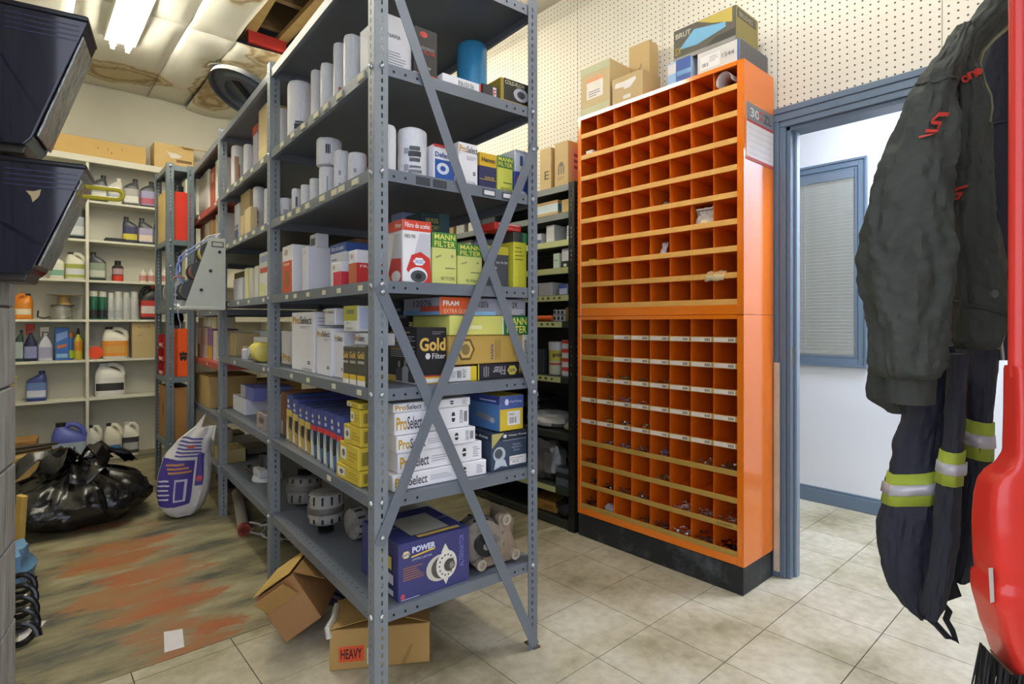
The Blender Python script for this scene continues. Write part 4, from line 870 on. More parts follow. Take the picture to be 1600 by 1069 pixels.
def alternator(label, loc, r, L, axis, hexc, rz=0, lug=True, group='bare alternators'):
    """cast two-part housing with vent slots, stator band, pulley and mounting lugs; axis points to the pulley"""
    t = thing('alternator', label, 'alternator', loc, rz, group); A = Vector(axis).normalized(); q = Vector((0, 0, 1)).rotation_difference(A)
    cast = scuffed(hexc, '4a4845', 14.0, .55, .5, .72); dark = M('232325', .6, .2)
    def at(x, y, z): return q @ Vector((x, y, z))
    c0 = at(0, 0, 0)
    MB().lathe([(r*.74, 0), (r*.92, L*.03), (r*.99, L*.09), (r, L*.2), (r, L*.34)], 26, (0,0,0), A).build('rear_housing', cast, t, True)
    MB().lathe([(r*1.03, L*.34), (r*1.05, L*.36), (r*1.05, L*.48), (r*1.03, L*.5)], 26, (0,0,0), A).build('stator_band', M('6d6a66', .55, .4, var=.3), t, True)
    MB().lathe([(r, L*.5), (r, L*.64), (r*.97, L*.72), (r*.80, L*.78), (r*.35, L*.80)], 26, (0,0,0), A).build('front_housing', cast, t, True)
    for k in range(12):
        a = 2*math.pi*k/12; mb = MB(); rr = Matrix.Rotation(a, 3, 'Z')
        vs = [Vector((x, y, z)) for z in (L*.60, L*.71) for x, y in ((r*.80, -r*.07), (r*1.002, -r*.07), (r*1.002, r*.07), (r*.80, r*.07))]
        mb.add([q @ (rr @ v) for v in vs], [(0,3,2,1),(4,5,6,7),(0,1,5,4),(1,2,6,5),(2,3,7,6),(3,0,4,7)]).build('vent_slot', dark, t)
        vs = [Vector((x, y, z)) for z in (L*.06, L*.26) for x, y in ((r*.80, -r*.06), (r*1.004, -r*.06), (r*1.004, r*.06), (r*.80, r*.06))]
        mb = MB(); mb.add([q @ (rr @ v) for v in vs], [(0,3,2,1),(4,5,6,7),(0,1,5,4),(1,2,6,5),(2,3,7,6),(3,0,4,7)]).build('vent_slot', dark, t)
    prof = [(r*.20, L*.80), (r*.46, L*.82)]
    for k in range(6): prof += [(r*.46, L*(.83+.025*k)), (r*.41, L*(.842+.025*k))]
    prof += [(r*.47, L*.985), (r*.47, L), (r*.2, L), (.001, L*1.0)]
    MB().lathe(prof, 22, (0,0,0), A).build('pulley', M('1c1c1d', .5, .3), t, True)
    MB().lathe([(r*.16, L), (r*.16, L*1.05), (.001, L*1.05)], 6, (0,0,0), A).build('pulley_nut', M('9a9792', .35, .9), t)
    if lug:
        for a, ext in ((.6, 1.38), (.6 + math.pi, 1.30)):
            p = at(math.cos(a)*r*ext, math.sin(a)*r*ext, L*.5); d = at(0, 0, L*.12)
            mb = MB(); mb.cyl(p - d, p + d, r*.17, 12); mb.build('mounting_lug', cast, t, True)
            b0 = at(math.cos(a)*r*.85, math.sin(a)*r*.85, L*.5)
            MB().tube([b0, p], [r*.26, r*.14], 8).build('lug_web', cast, t, True)
            MB().cyl(p - d*1.05, p + d*1.05, r*.08, 10).build('bolt_hole', dark, t)
    return t
def put_alt(label, px, py_mid, xloc, r, L, axis, hexc, zoff=None, lug=True):
    y, zm, tt = side(px, py_mid, xloc); return alternator(label, rw(xloc, y, z7 + (zoff or r*1.06)), r, L, axis, hexc, RTH, lug)
put_alt('grey cast alternator standing on its pulley, centre of the bottom shelf', 509, 800, .115, .068, .16, (0, 0, -1), '9a9894', .1685, False)
put_alt('grimy dark alternator behind the standing one, bottom shelf by the second post', 474, 780, .15, .075, .155, (.1, .15, 1), '75726e', .014, False)
put_alt('alternator lying on its side with yellow sticker, bottom shelf near the purple box', 547, 815, .155, .062, .14, (1, .1, 0), '8d8b88', .066, False)
o = alternator('worn alternator with tan cast bracket at the end of the bottom shelf', rw(.455, .15, z7 + .085), .078, .14, (-.35, -1, .05), '8f8478', RTH, False, None)
brk = M('a08f7c', .55, .35, var=.3, scale=14, bump=.4)
MB().prism([(-.085, -.055), (-.06, -.075), (.075, -.078), (.105, -.06), (.10, -.03), (.075, .03), (.07, .075), (.045, .095), (.02, .085), (.025, .03), (-.01, -.025)], lambda a, b: (a, -.115, b), lambda a, b: (a, -.085, b)).build('bracket_plate', brk, o, bevel=.006, seg=2)
MB().prism([(.06, -.02), (.10, -.03), (.115, .05), (.085, .085), (.065, .07)], lambda a, b: (a, -.085, b), lambda a, b: (a + .02, .03, b)).build('bracket_web', brk, o, bevel=.006, seg=2)
for c in ((.045, -.115, .075), (.085, -.115, -.055), (-.06, -.115, -.056)):
    MB().lathe([(.019, 0), (.019, .014), (.010, .014), (.010, .004), (.001, .004)], 16, c, (0, -1, 0)).build('bracket_eye', M('b9aea0', .4, .5), o, True)
# two label holders on the near end of the third shelf
for xx in (.41, .49):
    MB().box(xx - .026, xx + .026, .0012, .0028, -.030, -.008).build('label_holder', M('3f444b', .4), shelves[(0, 2)]); MB().box(xx - .021, xx + .021, .0002, .0011, -.026, -.012).build('price_label', M('dcd8dc', .6), shelves[(0, 2)])
for xx in (.16, .22):
    MB().box(xx - .024, xx + .024, .0012, .0028, -.031, -.007).build('label_holder', M('3a3f45', .4), shelves[(0, 2)])
# ---- grey rack, second bay
sbox('carton', 'tall slim tan carton standing second shelf of the middle bay', 404, 417, 139, z2, .06, .14, 'c9b487', [('p', '-x', 0, 0, 1, .35, 'cfc08e')])
sbox('filter_box', 'grey-lilac box with red lid edge, left of the tall tan carton', 395, 403, 192, z2, .10, .12, 'b9b6c8', [('p', '-x', 0, .85, 1, 1, 'c8543c')])
sbox('carton', 'white carton squeezed between tan carton and second post', 419, 425, 175, z2, .08, .14, 'd9dad6')
scan('lumpy plastic-wrapped rusty part at the third post, middle bay', 362, 381, 228, z2, .09, 1, ((-8, 18, .12, .75, 'a9836a'), (14, 6, .2, .6, '8d6450')), group=None, name='wrapped_part')
scan('white-wrapped filter beside the rusty wrapped part, middle bay', 381, 397, 226, z2, .10, 2, (), group='wrapped filters in the middle bay')
sbox('carton', 'tan carton stack upper part, third shelf of the middle bay', 376, 390, 294, z3, .06, .14, 'a8946c', [('p', '-x', .3, .1, .8, .3, 'cfc3a0')])
sbox('carton', 'short tan carton leaning by the tall one, third shelf of the middle bay', 375.5, 381, 337, z3, .02, .035, 'c6b183')
sbox('carton', 'small buff carton at the shelf edge, third shelf of the middle bay', 382, 391, 325, z3, .02, .035, 'cdb98b')
scan('white-wrapped filter with blue print, third shelf of the middle bay', 396, 414, 292, z3, .085, 0, ((-20, 12, .25, .3, '5a64a0'), (-20, 10, .34, .5, '6a72a8')), group='wrapped filters in the middle bay')
scan('white-wrapped filter partly behind the second post, third shelf middle bay', 413, 428, 295, z3, .09, 3, (), group='wrapped filters in the middle bay')
sbox('filter_box', 'white and navy printed carton at the third post, third shelf', 363, 374, 320, z3, .08, .18, 'd2d3dc', [('p', '-x', .1, .08, .8, .4, '5a6393'), ('t', '-x', .15, .42, .8, .52, 'FRAM', '44508a', 0, .01)])
sbox('carton', 'plain white carton low on the fourth shelf, middle bay', 365, 378, 435, z4, .05, .16, 'd9d8e0')
sbox('carton', 'first slim buff envelope box, fourth shelf of the middle bay', 382, 388, 419, z4, .04, .15, 'cfcb9c')
sbox('carton', 'second slim pale box beside the envelope box, fourth shelf middle bay', 389, 394, 420, z4, .03, .16, 'c5c4ae')
sbox('carton', 'third slim pale box in the row, fourth shelf of the middle bay', 395, 403, 416, z4, .04, .16, 'd0cfc0')
o = sbox('filter_box', 'white box with orange stripe and yellow print, fourth shelf middle bay', 405, 421, 394, z4, .045, .16, 'd6d6d2', [('p', '-x', .1, .78, .9, .92, '98a2c8'), ('p', '-x', .1, .55, .9, .66, 'd0583a'), ('p', '-x', .1, .05, .6, .3, 'd4d488')])
sbox('carton', 'dark brown carton in the shadow at the back, fourth shelf middle bay', 366, 384, 425, z4, .30, .2, '7a6340')
sbox('carton', 'tan carton by the third post, fifth shelf of the middle bay', 359, 368, 520, z5, .05, .13, 'b8a172')
sbox('carton', 'large pale blue-white carton, fifth shelf of the middle bay', 378, 402, 517, z5, .12, .2, 'c3ccd6', [lines('-x', .5, .3, .95, .7, 3, '8f9fb8', .3, 2)])
sbox('filter_box', 'white box picturing a lamp stand, fifth shelf of the middle bay', 396, 420, 527, z5, .10, .015, 'd7d6de', [('g', '-x', [(.62, .1), (.66, .1), (.66, .7), (.8, .72), (.8, .76), (.5, .74), (.5, .70), (.62, .7)], '4a4a52'), ('p', '-x', .08, .62, .3, .86, 'c9c79c')])
# jar and yellow roll
y, zt, tt = side(385, 541, .04); t = thing('pill_bottle', 'small white bottle with buff cap in front of cartons, middle bay', 'bottle', rw(.04, y, z5))
h = zt - z5; MB().lathe([(.020, 0), (.023, .004), (.023, h*.74), (.017, h*.82), (.017, h*.85)], 16).build('bottle_body', M('d9d6dc', .4), t, True); MB().lathe([(.019, h*.84), (.019, h), (.001, h)], 16).build('cap', M('b9a578', .5), t, True)
y, zt, tt = side(408, 547, .05); L = .15
t = thing('wrapped_roll', 'yellow plastic-wrapped roll with round grey end badge, middle bay', 'roll', rw(.05, y, z5 + .05), RTH)
MB().lathe([(.038, -L/2), (.048, -L/2 + .008), (.05, -L/4), (.047, 0), (.05, L/4), (.047, L/2 - .01), (.036, L/2)], 22, (0, 0, 0), (0, 1, 0)).build('wrapper', M('d8c964', .35, var=.1, bump=.3), t, True)
MB().lathe([(.024, 0), (.024, .004), (.001, .004)], 18, (-.0485, .03, 0), (-1, 0, 0)).build('badge', M('b9bcc4', .4), t, True)
sbox('carton', 'white carton sitting on the sixth shelf, middle bay', 364, 383, 620, z6, .06, .20, 'd6d7e2')
zt = side(374, 620, .06)[1]
sbox('flat_box', 'flat grey and violet box on top of the white carton, middle bay', 376, 396, 604, zt + .003, .065, .2, '6f74b8', [('p', '-x', 0, 0, .4, 1, 'b5b4c2')])
sbox('filter_box', 'small box with speckled photo print and yellow stripe, sixth shelf middle bay', 400, 415, 646, z6, .02, .035, '8f8789', [('g', '-x', ngon(.6, .6, .25, .2, 9), '5a5458'), ('g', '-x', ngon(.5, .3, .2, .12, 7), 'b58fa0'), ('p', '-x', .18, 0, .28, 1, 'b9b08a')])
sbox('carton', 'narrow white carton standing by the second post, sixth shelf middle bay', 417, 424, 618, z6, .03, .14, 'dcdbe4', [('p', '-x', .2, .45, .8, .6, 'c89aa0')])
sbox('carton', 'dark brown carton deep on the sixth shelf, middle bay', 366, 388, 598, z6, .32, .2, '5d4632')
# pump on the bottom shelf of the middle bay
y, zm, tt = side(418, 730, .14)
t = thing('fuel_pump', 'black pump with white plastic flange on the bottom shelf, middle bay', 'pump', rw(.14, y, z7), RTH)
MB().lathe([(.075, 0), (.078, .008), (.07, .03), (.05, .034)], 24).build('flange', M('d8d8d8', .4), t, True)
MB().lathe([(.042, .034), (.042, .13), (.036, .14), (.001, .14)], 20).build('pump_body', M('1f2024', .4), t, True)
MB().box(-.07, -.02, -.11, .02, .035, .075).build('connector', M('c4c9d0', .4), t, bevel=.006)
MB().tube([(-.03, .1, .02), (-.06, .18, .03), (-.05, .26, .02), (-.02, .3, .015)], .008, 8).build('hose', M('4a3a30', .5), t, True)
sbox('carton', 'dusty grey carton against the third post, bottom shelf middle bay', 372, 386, 706, z7, .22, .2, '6f6a63')
# ---- grey rack, third bay
B3 = [q + .001 for q in (2.285, 1.91, 1.62, 1.244, .911, .59, .276)]
sbox('carton', 'tall off-white carton, second shelf of the farthest bay', 309, 326, 270, B3[1], .06, .2, 'd0cdc6')
sbox('filter_box', 'narrow rust-red box between white cartons, farthest bay', 327.5, 335, 264, B3[1], .07, .2, 'a9543c', [('p', '-x', .3, .7, .8, .9, 'd8a890'), lines('-x', .2, .05, .9, .18, 2, 'dfd0c4')])
sbox('carton', 'white carton next to the rust-red box, farthest bay', 336.5, 345, 248, B3[1], .06, .18, 'dcdad4')
cols = (('c3a583', 313, 320, 352), ('d8cdbd', 321, 325, 349), ('b8a98c', 326, 331, 345), ('c88f3a', 332, 336, 344), ('d2d0ce', 337, 344, 322))
for i, (hx, a, b, yt) in enumerate(cols):
    sbox('carton', '%s box in the mixed row on the third shelf, farthest bay' % ('light brown', 'cream', 'greyish tan', 'amber', 'tall white')[i], a, b, yt, B3[2], .05, .16, hx)
sb = (('e0d8c6', 305, 313, 512, 0), ('d8b7a8', 313.5, 323, 512, 0), ('8d6aa0', 324, 332, 514, 0), ('d6d0c4', 333, 338, 517, 0), ('cfd0c2', 339, 346, 524, 0))
for i, (hx, a, b, yt, _) in enumerate(sb):
    o = sbox('filter_box', '%s box in the colourful row above the red shelf edge, farthest bay' % ('cream and orange', 'pink', 'violet', 'white and green', 'pale grey')[i], a, b, yt, B3[4], .05, .16, hx, [('p', '-x', .05, 0, .95, .45, ('c0683a', 'd9cfc8', 'd0a83a', 'd8d8e0', 'e0e0dc')[i])])
for i, (hx, a, b, yt, y2) in enumerate((('d0c6a0', 309, 318, 492, 512), ('d5d2c6', 319, 328, 494, 512), ('cfc9ae', 330, 337, 495, 515))):
    zt = side((a+b)/2, y2, .05)[1] + .002
    sbox('small_box', '%s small box stacked on the colourful row, farthest bay' % ('khaki', 'off-white', 'beige')[i], a, b, yt, zt + .004, .055, .12, hx)
sbox('carton', 'open brown cardboard box, sixth shelf of the farthest bay', 306, 326, 586, B3[5], .02, .30, 'b89b63')
sbox('carton', 'second brown cardboard box beside the open one, farthest bay', 328, 345, 598, B3[5], .06, .25, 'a88c58')
sbox('carton', 'pale yellow carton near the third post, bottom shelf of the farthest bay', 335, 346, 700, B3[6], .04, .14, 'c4b378')
sbox('carton', 'narrow grey-white carton, bottom shelf of the farthest bay', 328, 333, 672, B3[6], .05, .12, 'b5b1a4')
sbox('carton', 'dark brown carton at the back, bottom shelf of the farthest bay', 308, 326, 668, B3[6], .16, .22, '57442f')
# on top of the grey rack
xr, yr, _ = onZ(417, 72, 3.29)
o = MB().box(xr - .14, xr + .14, yr - .02, yr + .02, 3.275, 3.365).build('red_board', M('b8322a', .5), None, bevel=.003); tag(o, 'red painted board lying across the hole in the ceiling', 'board')
zl_ = side(384, 150, .05)[1]
lid = thing('round_lid', 'large dark grey round lid with raised rim tilted on top of the rack', 'lid', rw(.05, side(386, x=.05)[0], zl_), RTH)
mb = MB().lathe([(.001, .0), (.12, .0), (.13, -.018), (.165, -.02), (.175, .0), (.205, .004), (.215, -.016), (.225, -.02), (.222, .012), (.205, .022), (.17, .018), (.12, .02), (.001, .02)], 44)
o = mb.build('lid_dish', M('4a5055', .4, var=.15), lid, True); o.rotation_euler = (R(-6), R(24), 0); o.scale = (.86, .86, .86)
mb = MB().box(-.11, .11, -.014, .014, -.012, -.001); o = mb.build('lid_bar', M('1f2224', .5), lid); o.rotation_euler = (R(-6), R(24), R(40))
# round cover plate on the ceiling
x, y, _ = onZ(342, 98, Z_CEIL - .03)
t = thing('ceiling_cover', 'round grey cover plate with a stem hanging at the ceiling', 'cover', (x, y, Z_CEIL - .075))
MB().lathe([(.001, 0), (.075, 0), (.08, .006), (.07, .014), (.001, .02)], 28).build('plate', M('7d8078', .5), t, True)
MB().cyl((0, 0, .018), (0, 0, .075), .008, 10).build('stem', M('5a5c56', .5), t, True)
# wire spool stand hung in front of the third post
y, zb_, tt = side(351, 478, -.12)
x0w = rw(-.14, side(352, x=-.02)[0] + .02, 0)
t = thing('spool_stand', 'pale grey sheet-metal wire spool stand hung at the third post', 'spool stand', (x0w[0], x0w[1], side(350, 480, -.02)[1]), RTH)
H_ = side(345, 374, -.02)[1] - side(345, 478, -.02)[1]; zz0 = 0
def plate(y): return [(-.075, .02), (.125, .02), (.125, H_), (.045, H_)], y
PG = M('b9bdb4', .45, .1, var=.08)
for yy in (0, .20):
    MB().prism([(-.075, .0), (.125, .0), (.125, H_), (.045, H_)], lambda a, b: (a, yy, b), lambda a, b: (a, yy + .003, b)).build('end_plate', PG, t)
MB().prism([(-.10, -.018), (.125, -.018), (.125, 0), (-.10, 0)], lambda a, b: (a, -.005, b), lambda a, b: (a, .21, b)).build('base_tray', PG, t, bevel=.003)
for k in range(3):
    zc = H_ * (.80 - .28*k); xc = .085 - .045*k
    MB().lathe([(.009, -.003), (.009, 0), (.001, 0)], 10, (xc + .01, -.0035, zc), (0, -1, 0)).build('spindle_end', M('2c2c2c', .5), t, True)
    sp = MB().lathe([(.055, .01), (.055, .016), (.035, .017), (.035, .18), (.055, .181), (.055, .19)], 22, (xc - .03, 0, zc), (0, 1, 0)).build('wire_spool', M('3a3b3c', .45), t, True)
    MB().lathe([(.042, .02), (.048, .06), (.047, .14), (.042, .175)], 20, (xc - .03, 0, zc), (0, 1, 0)).build('wire_winding', M(('cfc86a', '9a5a48', '6f7276')[k], .5), sp, True)
decorate(t, (.25, .006, H_), [])
MB().box(.055, .115, -.0015, -.0003, H_ - .05, H_ - .02).build('name_plate', M('3a3c3a', .5), t); MB().box(.06, .11, -.0022, -.0016, H_ - .045, H_ - .025).build('name_plate_face', M('b9b9ae', .5), t)
for k, (hx, pts) in enumerate((('6d7fc4', [(.06, .1, H_*.95), (-.02, .13, H_*.82), (-.09, .12, H_*.62), (-.10, .10, H_*.45), (-.07, .08, H_*.32)]), ('7d8fd0', [(.09, .08, H_*1.06), (.0, .12, H_*.92), (-.08, .14, H_*.72), (-.085, .1, H_*.5)]), ('d5d7dd', [(.08, .05, H_*1.03), (.11, .08, H_*1.10), (.06, .12, H_*1.06), (.02, .15, H_*.96)]), ('d06a48', [(-.06, .1, H_*.42), (-.1, .06, H_*.44), (-.12, .05, H_*.40)]), ('9aa0b8', [(-.10, .03, H_*.4), (-.12, .02, H_*.2), (-.10, .03, -.02), (-.09, .03, -.12)]))):
    P = [Vector(p) for p in pts]; out = []
    for i in range(len(P)-1):
        for q in range(4): out.append(P[i].lerp(P[i+1], q/4) + Vector((.004*math.sin(i*2+q), .004*math.cos(i+q*2), 0)))
    MB().tube(out + [P[-1]], .0045 if k < 2 else .003, 6).build('loose_wire', M(hx, .45), t, True)

# ================================================================ ON THE FAR SMALL RACK
def fx(px, py, y): X, z, t_ = onY(px, py, y); return X, z
X0 = .782; FZ_ = [q + .001 for q in FZ]
carton('carton', 'tan cardboard sheet box standing at the left of the narrow rack', 'box', (.80, 4.70, FZ_[1]), (.035, .25, .36), 'c9ad6c', rz=0)
carton('metal_box', 'tall bright red metal case on the narrow rack', 'case', (.875, 4.50, FZ_[1]), (.10, .12, .34), 'e0402c', rough=.3)
for k, (yy, hx, h2) in enumerate(((4.64, '3c4044', .42), (4.73, 'a8473a', .40))):
    t = thing('bottle', ('dark bottle behind the red metal case, narrow rack', 'dull red bottle at the back of the narrow rack')[k], 'bottle', (.90, yy, FZ_[1]))
    MB().rings([superring(0, 0, z, a, b) for z, a, b in ((0, .035, .03), (.01, .038, .033), (h2*.7, .038, .033), (h2*.85, .018, .016), (h2*.9, .014, .014))]).build('bottle_body', M(hx, .4), t, True)
    MB().lathe([(.016, h2*.89), (.016, h2), (.001, h2)], 14).build('cap', M('1c1c1e', .4), t, True)
t = thing('fan_wheel', 'grey pulley disc with black hub and bolts on the narrow rack', 'pulley', (.872, 4.52, FZ_[2] + .105))
MB().lathe([(.10, 0), (.104, .01), (.104, .03), (.098, .034), (.085, .028), (.06, .026), (.001, .026)], 36, (0, 0, 0), (-.25, -1, .1)).build('disc', M('a3a6a8', .35, .5), t, True)
MB().lathe([(.055, .026), (.05, .045), (.03, .05), (.001, .05)], 8, (0, 0, 0), (-.25, -1, .1)).build('hub', M('1d1e20', .4), t)
for a in range(4):
    MB().lathe([(.011, 0), (.011, .014), (.001, .016)], 10, (.032*math.cos(a*1.57+.5) - .012, -.048, .032*math.sin(a*1.57+.5)), (-.25, -1, .1)).build('bolt', M('b9bbbd', .3, .8), t, True)
o = carton('bin_case', 'tall orange bin case with black emblem on its side, narrow rack', 'bin case', (.885, 4.50, FZ_[3]), (.095, .14, .335), 'f05a12', [('g', '-y', [(.12, .44), (.12, .50), (.32, .50), (.38, .54), (.44, .50), (.62, .50), (.62, .44)], '241c16'), ('g', '-y', [(.12, .43), (.16, .36), (.27, .32), (.37, .37), (.47, .32), (.58, .36), (.62, .43)], '241c16'), ('p', '-y', .70, .43, .92, .45, '4a2414')], rough=.35)
t = thing('parts_bins', 'stack of small red open-front bins at the narrow rack corner', 'bins', (.80, 4.72, FZ_[3]))
for k in range(3):
    z0 = .10*k; RB = M('b8231d', .4)
    mb = MB().box(-.015, .03, -.12, .10, z0 + .001, z0 + .005).box(.028, .03, -.12, .10, z0 + .005, z0 + .09).box(-.015, .028, -.12, -.117, z0 + .005, z0 + .09).box(-.015, .028, .097, .10, z0 + .005, z0 + .09)
    mb.box(-.017, -.014, -.12, .10, z0 + .005, z0 + .035).build('bin', RB, t)
    MB().box(-.0185, -.0172, -.06, .04, z0 + .01, z0 + .028).build('bin_label', M('d8cfc4', .6), t)
t = thing('black_pan', 'black plastic drain pan leaning above the orange bin case', 'pan', (.862, 4.58, FZ_[3] + .395))
MB().lathe([(.001, 0), (.04, 0), (.05, .02), (.055, .02), (.045, -.006), (.001, -.006)], 26, (0, 0, 0), (-.5, -.6, .5)).build('pan_shell', M('17181a', .4), t, True)
carton('carton', 'brown cardboard box with oval handle hole, lowest shelf of the narrow rack', 'box', (.86, 4.62, FZ_[4]), (.145, .36, .37), 'a8793c', [('g', '-x', ngon(.45, .55, .05, .14, 14), '2a1e12'), ('p', '+z', .05, .05, .95, .95, '4b371e')])

# ================================================================ BOTTLES AND JUGS ON THE WHITE SHELVES
def patch(t, rings_, a0, a1, z0, z1, hexc, k=1.02, name='label', n=20):
    """a label that follows the body: part of the same section, a hair larger"""
    (cx, cy, rx, ry, e) = rings_; mb = MB(); m = 8; vs = []
    for i in range(m+1):
        a = R(a0 + (a1-a0)*i/m); c, s = math.cos(a), math.sin(a)
        x = cx + rx*k*math.copysign(abs(c)**(2/e), c); y = cy + ry*k*math.copysign(abs(s)**(2/e), s)
        vs += [(x, y, z0), (x, y, z1)]
    return mb.add(vs, [(2*i, 2*i+2, 2*i+3, 2*i+1) for i in range(m)]).build(name, M(hexc, .45), t)
YS = 5.93
def spot(px0, px1, ytop, zb, Y=YS):
    X0_, z_, t_ = onY((px0+px1)/2, ytop, Y); return X0_, (px1-px0)/FPX*t_, z_ - zb
def oil(label, px0, px1, ytop, zb, body, cap, lab, lab2=None, flip=1, Y=YS, group='oil bottles on the white shelves', txt=None):
    X, wd, h = spot(px0, px1, ytop, zb, Y); t = thing('oil_bottle', label, 'bottle', (X, Y, zb + .001), R(-8), group); a, b = wd*.42, min(.042, wd*.30)
    s = flip * a
    MB().rings([superring(0, 0, 0, a*.94, b*.92, e=4), superring(0, 0, .006, a, b, e=4), superring(0, 0, h*.66, a, b, e=4), superring(s*.12, 0, h*.74, a*.86, b*.9, e=3.4), superring(s*.42, 0, h*.84, a*.5, b*.7, e=2.6), superring(s*.52, 0, h*.88, a*.30, b*.5, e=2), superring(s*.52, 0, h*.92, a*.28, b*.48, e=2)]).build('bottle_body', M(body, .35, var=.06), t, True)
    MB().lathe([(a*.33, h*.90), (a*.33, h), (.001, h)], 16, (s*.52, 0, 0)).build('cap', M(cap, .4), t, True)
    patch(t, (0, 0, a, b, 4), 205, 335, h*.10, h*.62, lab)
    if lab2: patch(t, (0, 0, a, b, 4), 215, 325, h*.14, h*.36, lab2, 1.035, 'label_panel')
    return t
def jug(label, px0, px1, ytop, zb, body, cap, lab, lab2=None, flip=1, Y=YS, hole=True, group='jugs on the white shelves', depth=None):
    X, wd, h = spot(px0, px1, ytop, zb, Y); t = thing('jug', label, 'jug', (X, Y, zb + .001), R(-6), group); a = wd*.42; b = depth or min(.07, wd*.36); bm = M(body, .4, var=.05)
    s = flip * a
    MB().rings([superring(0, 0, 0, a*.94, b*.94, e=4), superring(0, 0, .008, a, b, e=4), superring(0, 0, h*.62, a, b, e=4), superring(-s*.10, 0, h*.72, a*.88, b*.92, e=3.2), superring(-s*.42, 0, h*.86, a*.42, b*.6, e=2.4), superring(-s*.46, 0, h*.92, a*.26, b*.40, e=2)]).build('jug_body', bm, t, True)
    MB().lathe([(a*.30, h*.91), (a*.30, h), (.001, h)], 16, (-s*.46, 0, 0)).build('cap', M(cap, .4), t, True)
    MB().tube([(-s*.25, 0, h*.86), (0, 0, h*.95), (s*.35, 0, h*.94), (s*.74, 0, h*.84), (s*.86, 0, h*.70), (s*.82, 0, h*.58)], [b*.24, b*.27, b*.28, b*.28, b*.27, b*.25], 10).build('handle', bm, t, True)
    patch(t, (0, 0, a, b, 4), 205, 335, h*.08, h*.56, lab)
    if lab2: patch(t, (0, 0, a, b, 4), 220, 320, h*.18, h*.40, lab2, 1.035, 'label_panel')
    return t
def spray_can(label, px0, px1, ytop, zb, body, cap, band=None, Y=YS, group='spray cans on the white shelves'):
    X, wd, h = spot(px0, px1, ytop, zb, Y); r = wd/2*.91; t = thing('spray_can', label, 'spray can', (X, Y, zb + .001), 0, group)
    MB().lathe([(r*.94, 0), (r, .004), (r, h*.78), (r*.92, h*.81)], 20).build('can_body', M(body, .3, .2), t, True)
    MB().lathe([(r*.88, h*.80), (r*.88, h*.97), (r*.8, h), (.001, h)], 20).build('cap', M(cap, .4), t, True)
    if band: patch(t, (0, 0, r, r, 2), 180, 360, h*.06, h*.34, band, 1.03, 'label')
    return t
def trigger(label, px0, px1, ytop, zb, body, head, lab, Y=YS):
    X, wd, h = spot(px0, px1, ytop, zb, Y); t = thing('spray_bottle', label, 'spray bottle', (X, Y, zb + .001), R(-10)); a = wd*.46; b = a*.65
    MB().rings([superring(0, 0, 0, a*.9, b*.9, e=3), superring(0, 0, .008, a, b, e=3), superring(0, 0, h*.45, a*.95, b*.95, e=3), superring(0, 0, h*.60, a*.6, b*.7, e=2.4), superring(0, 0, h*.72, a*.24, a*.24, e=2), superring(0, 0, h*.76, a*.24, a*.24, e=2)]).build('bottle_body', M(body, .35), t, True)
    MB().lathe([(a*.3, h*.75), (a*.3, h*.82)], 14).box(-a*.75, a*.55, -a*.16, a*.16, h*.85, h).build('spray_head', M(head, .4), t, bevel=.004)
    MB().tube([(-a*.5, 0, h*.88), (-a*.62, 0, h*.80), (-a*.5, 0, h*.70)], a*.10, 8).build('trigger', M(head, .4), t, True)
    patch(t, (0, 0, a, b, 3), 200, 340, h*.08, h*.40, lab)
    return t
a0, a1, a2, a3, a4, a5 = ZB[1:]
oil('charcoal oil bottle under the yellow lever, top shelf by the divider', 143, 167, 274, a0, '43464a', '202224', 'a9aaa6', 'd8d8d0')
oil('white oil bottle between charcoal bottles, top shelf', 168, 191, 279, a0, 'd5d2c4', 'dcd9cc', 'c9c8c0', 'a9b3c0')
oil('charcoal oil bottle with silver triangle label, top shelf', 193, 217, 280, a0, '4a4d50', '232528', 'aaa9a4', 'e0dfd8')
oil('charcoal oil bottle with violet and red label, top shelf', 219, 242, 284, a0, '45484c', '202225', '9b96bd', 'b5556a')
oil('dark oil bottle behind the lower wall dispenser, second shelf', 106, 132, 318, a1, '3b3f42', '202224', 'a9b2b8', 'd0d4d2')
X, wd, h = spot(167, 193, 369, a1); carton('plastic_tray', 'flat black plastic tray on the second shelf', 'tray', (X, 5.95, a1 + .001), (wd, .14, .035), '23272a', [('p', '+z', .08, .1, .92, .9, '35393c')])
oil('dark oil bottle with yellow and navy label, second shelf', 192, 215, 340, a1, '3c4046', '202225', '34365c', 'c9b93c', -1)
oil('dark oil bottle with orange and lilac label, second shelf', 216, 239, 342, a1, '464a50', '202225', 'a9a2c2', 'd8c8b8', -1)
oil('dark oil bottle at the right end of the second shelf', 240, 258, 345, a1, '3a3e44', '202225', '8d8fa6', None, -1)
oil('white oil bottle with red cap and green print, third shelf', 78, 100, 397, a2, 'dedccb', 'c23a2c', 'd8d9c8', '7fae96', -1)
jug('green-labelled white jug, third shelf', 103, 133, 395, a2, 'dcdac8', '3a3a38', 'a9b04c', 'd5d6d8', 1, depth=.06)
oil('grey-black oil bottle with green-grey label, third shelf by the divider', 140, 165, 395, a2, '3f4245', '202224', '8f9c86', 'c2c7ba', -1)
X, wd, h = spot(176, 192, 408, a2); t = thing('bottle', 'small black bottle with red base, middle of the third shelf', 'bottle', (X, YS, a2 + .001)); r = wd*.46
MB().lathe([(r*.95, 0), (r, .004), (r, h*.70), (r*.6, h*.80), (r*.5, h*.84)], 18).build('bottle_body', M('3a3532', .4), t, True); MB().lathe([(r*.55, h*.82), (r*.55, h), (.001, h)], 16).build('cap', M('1e1e20', .4), t, True)
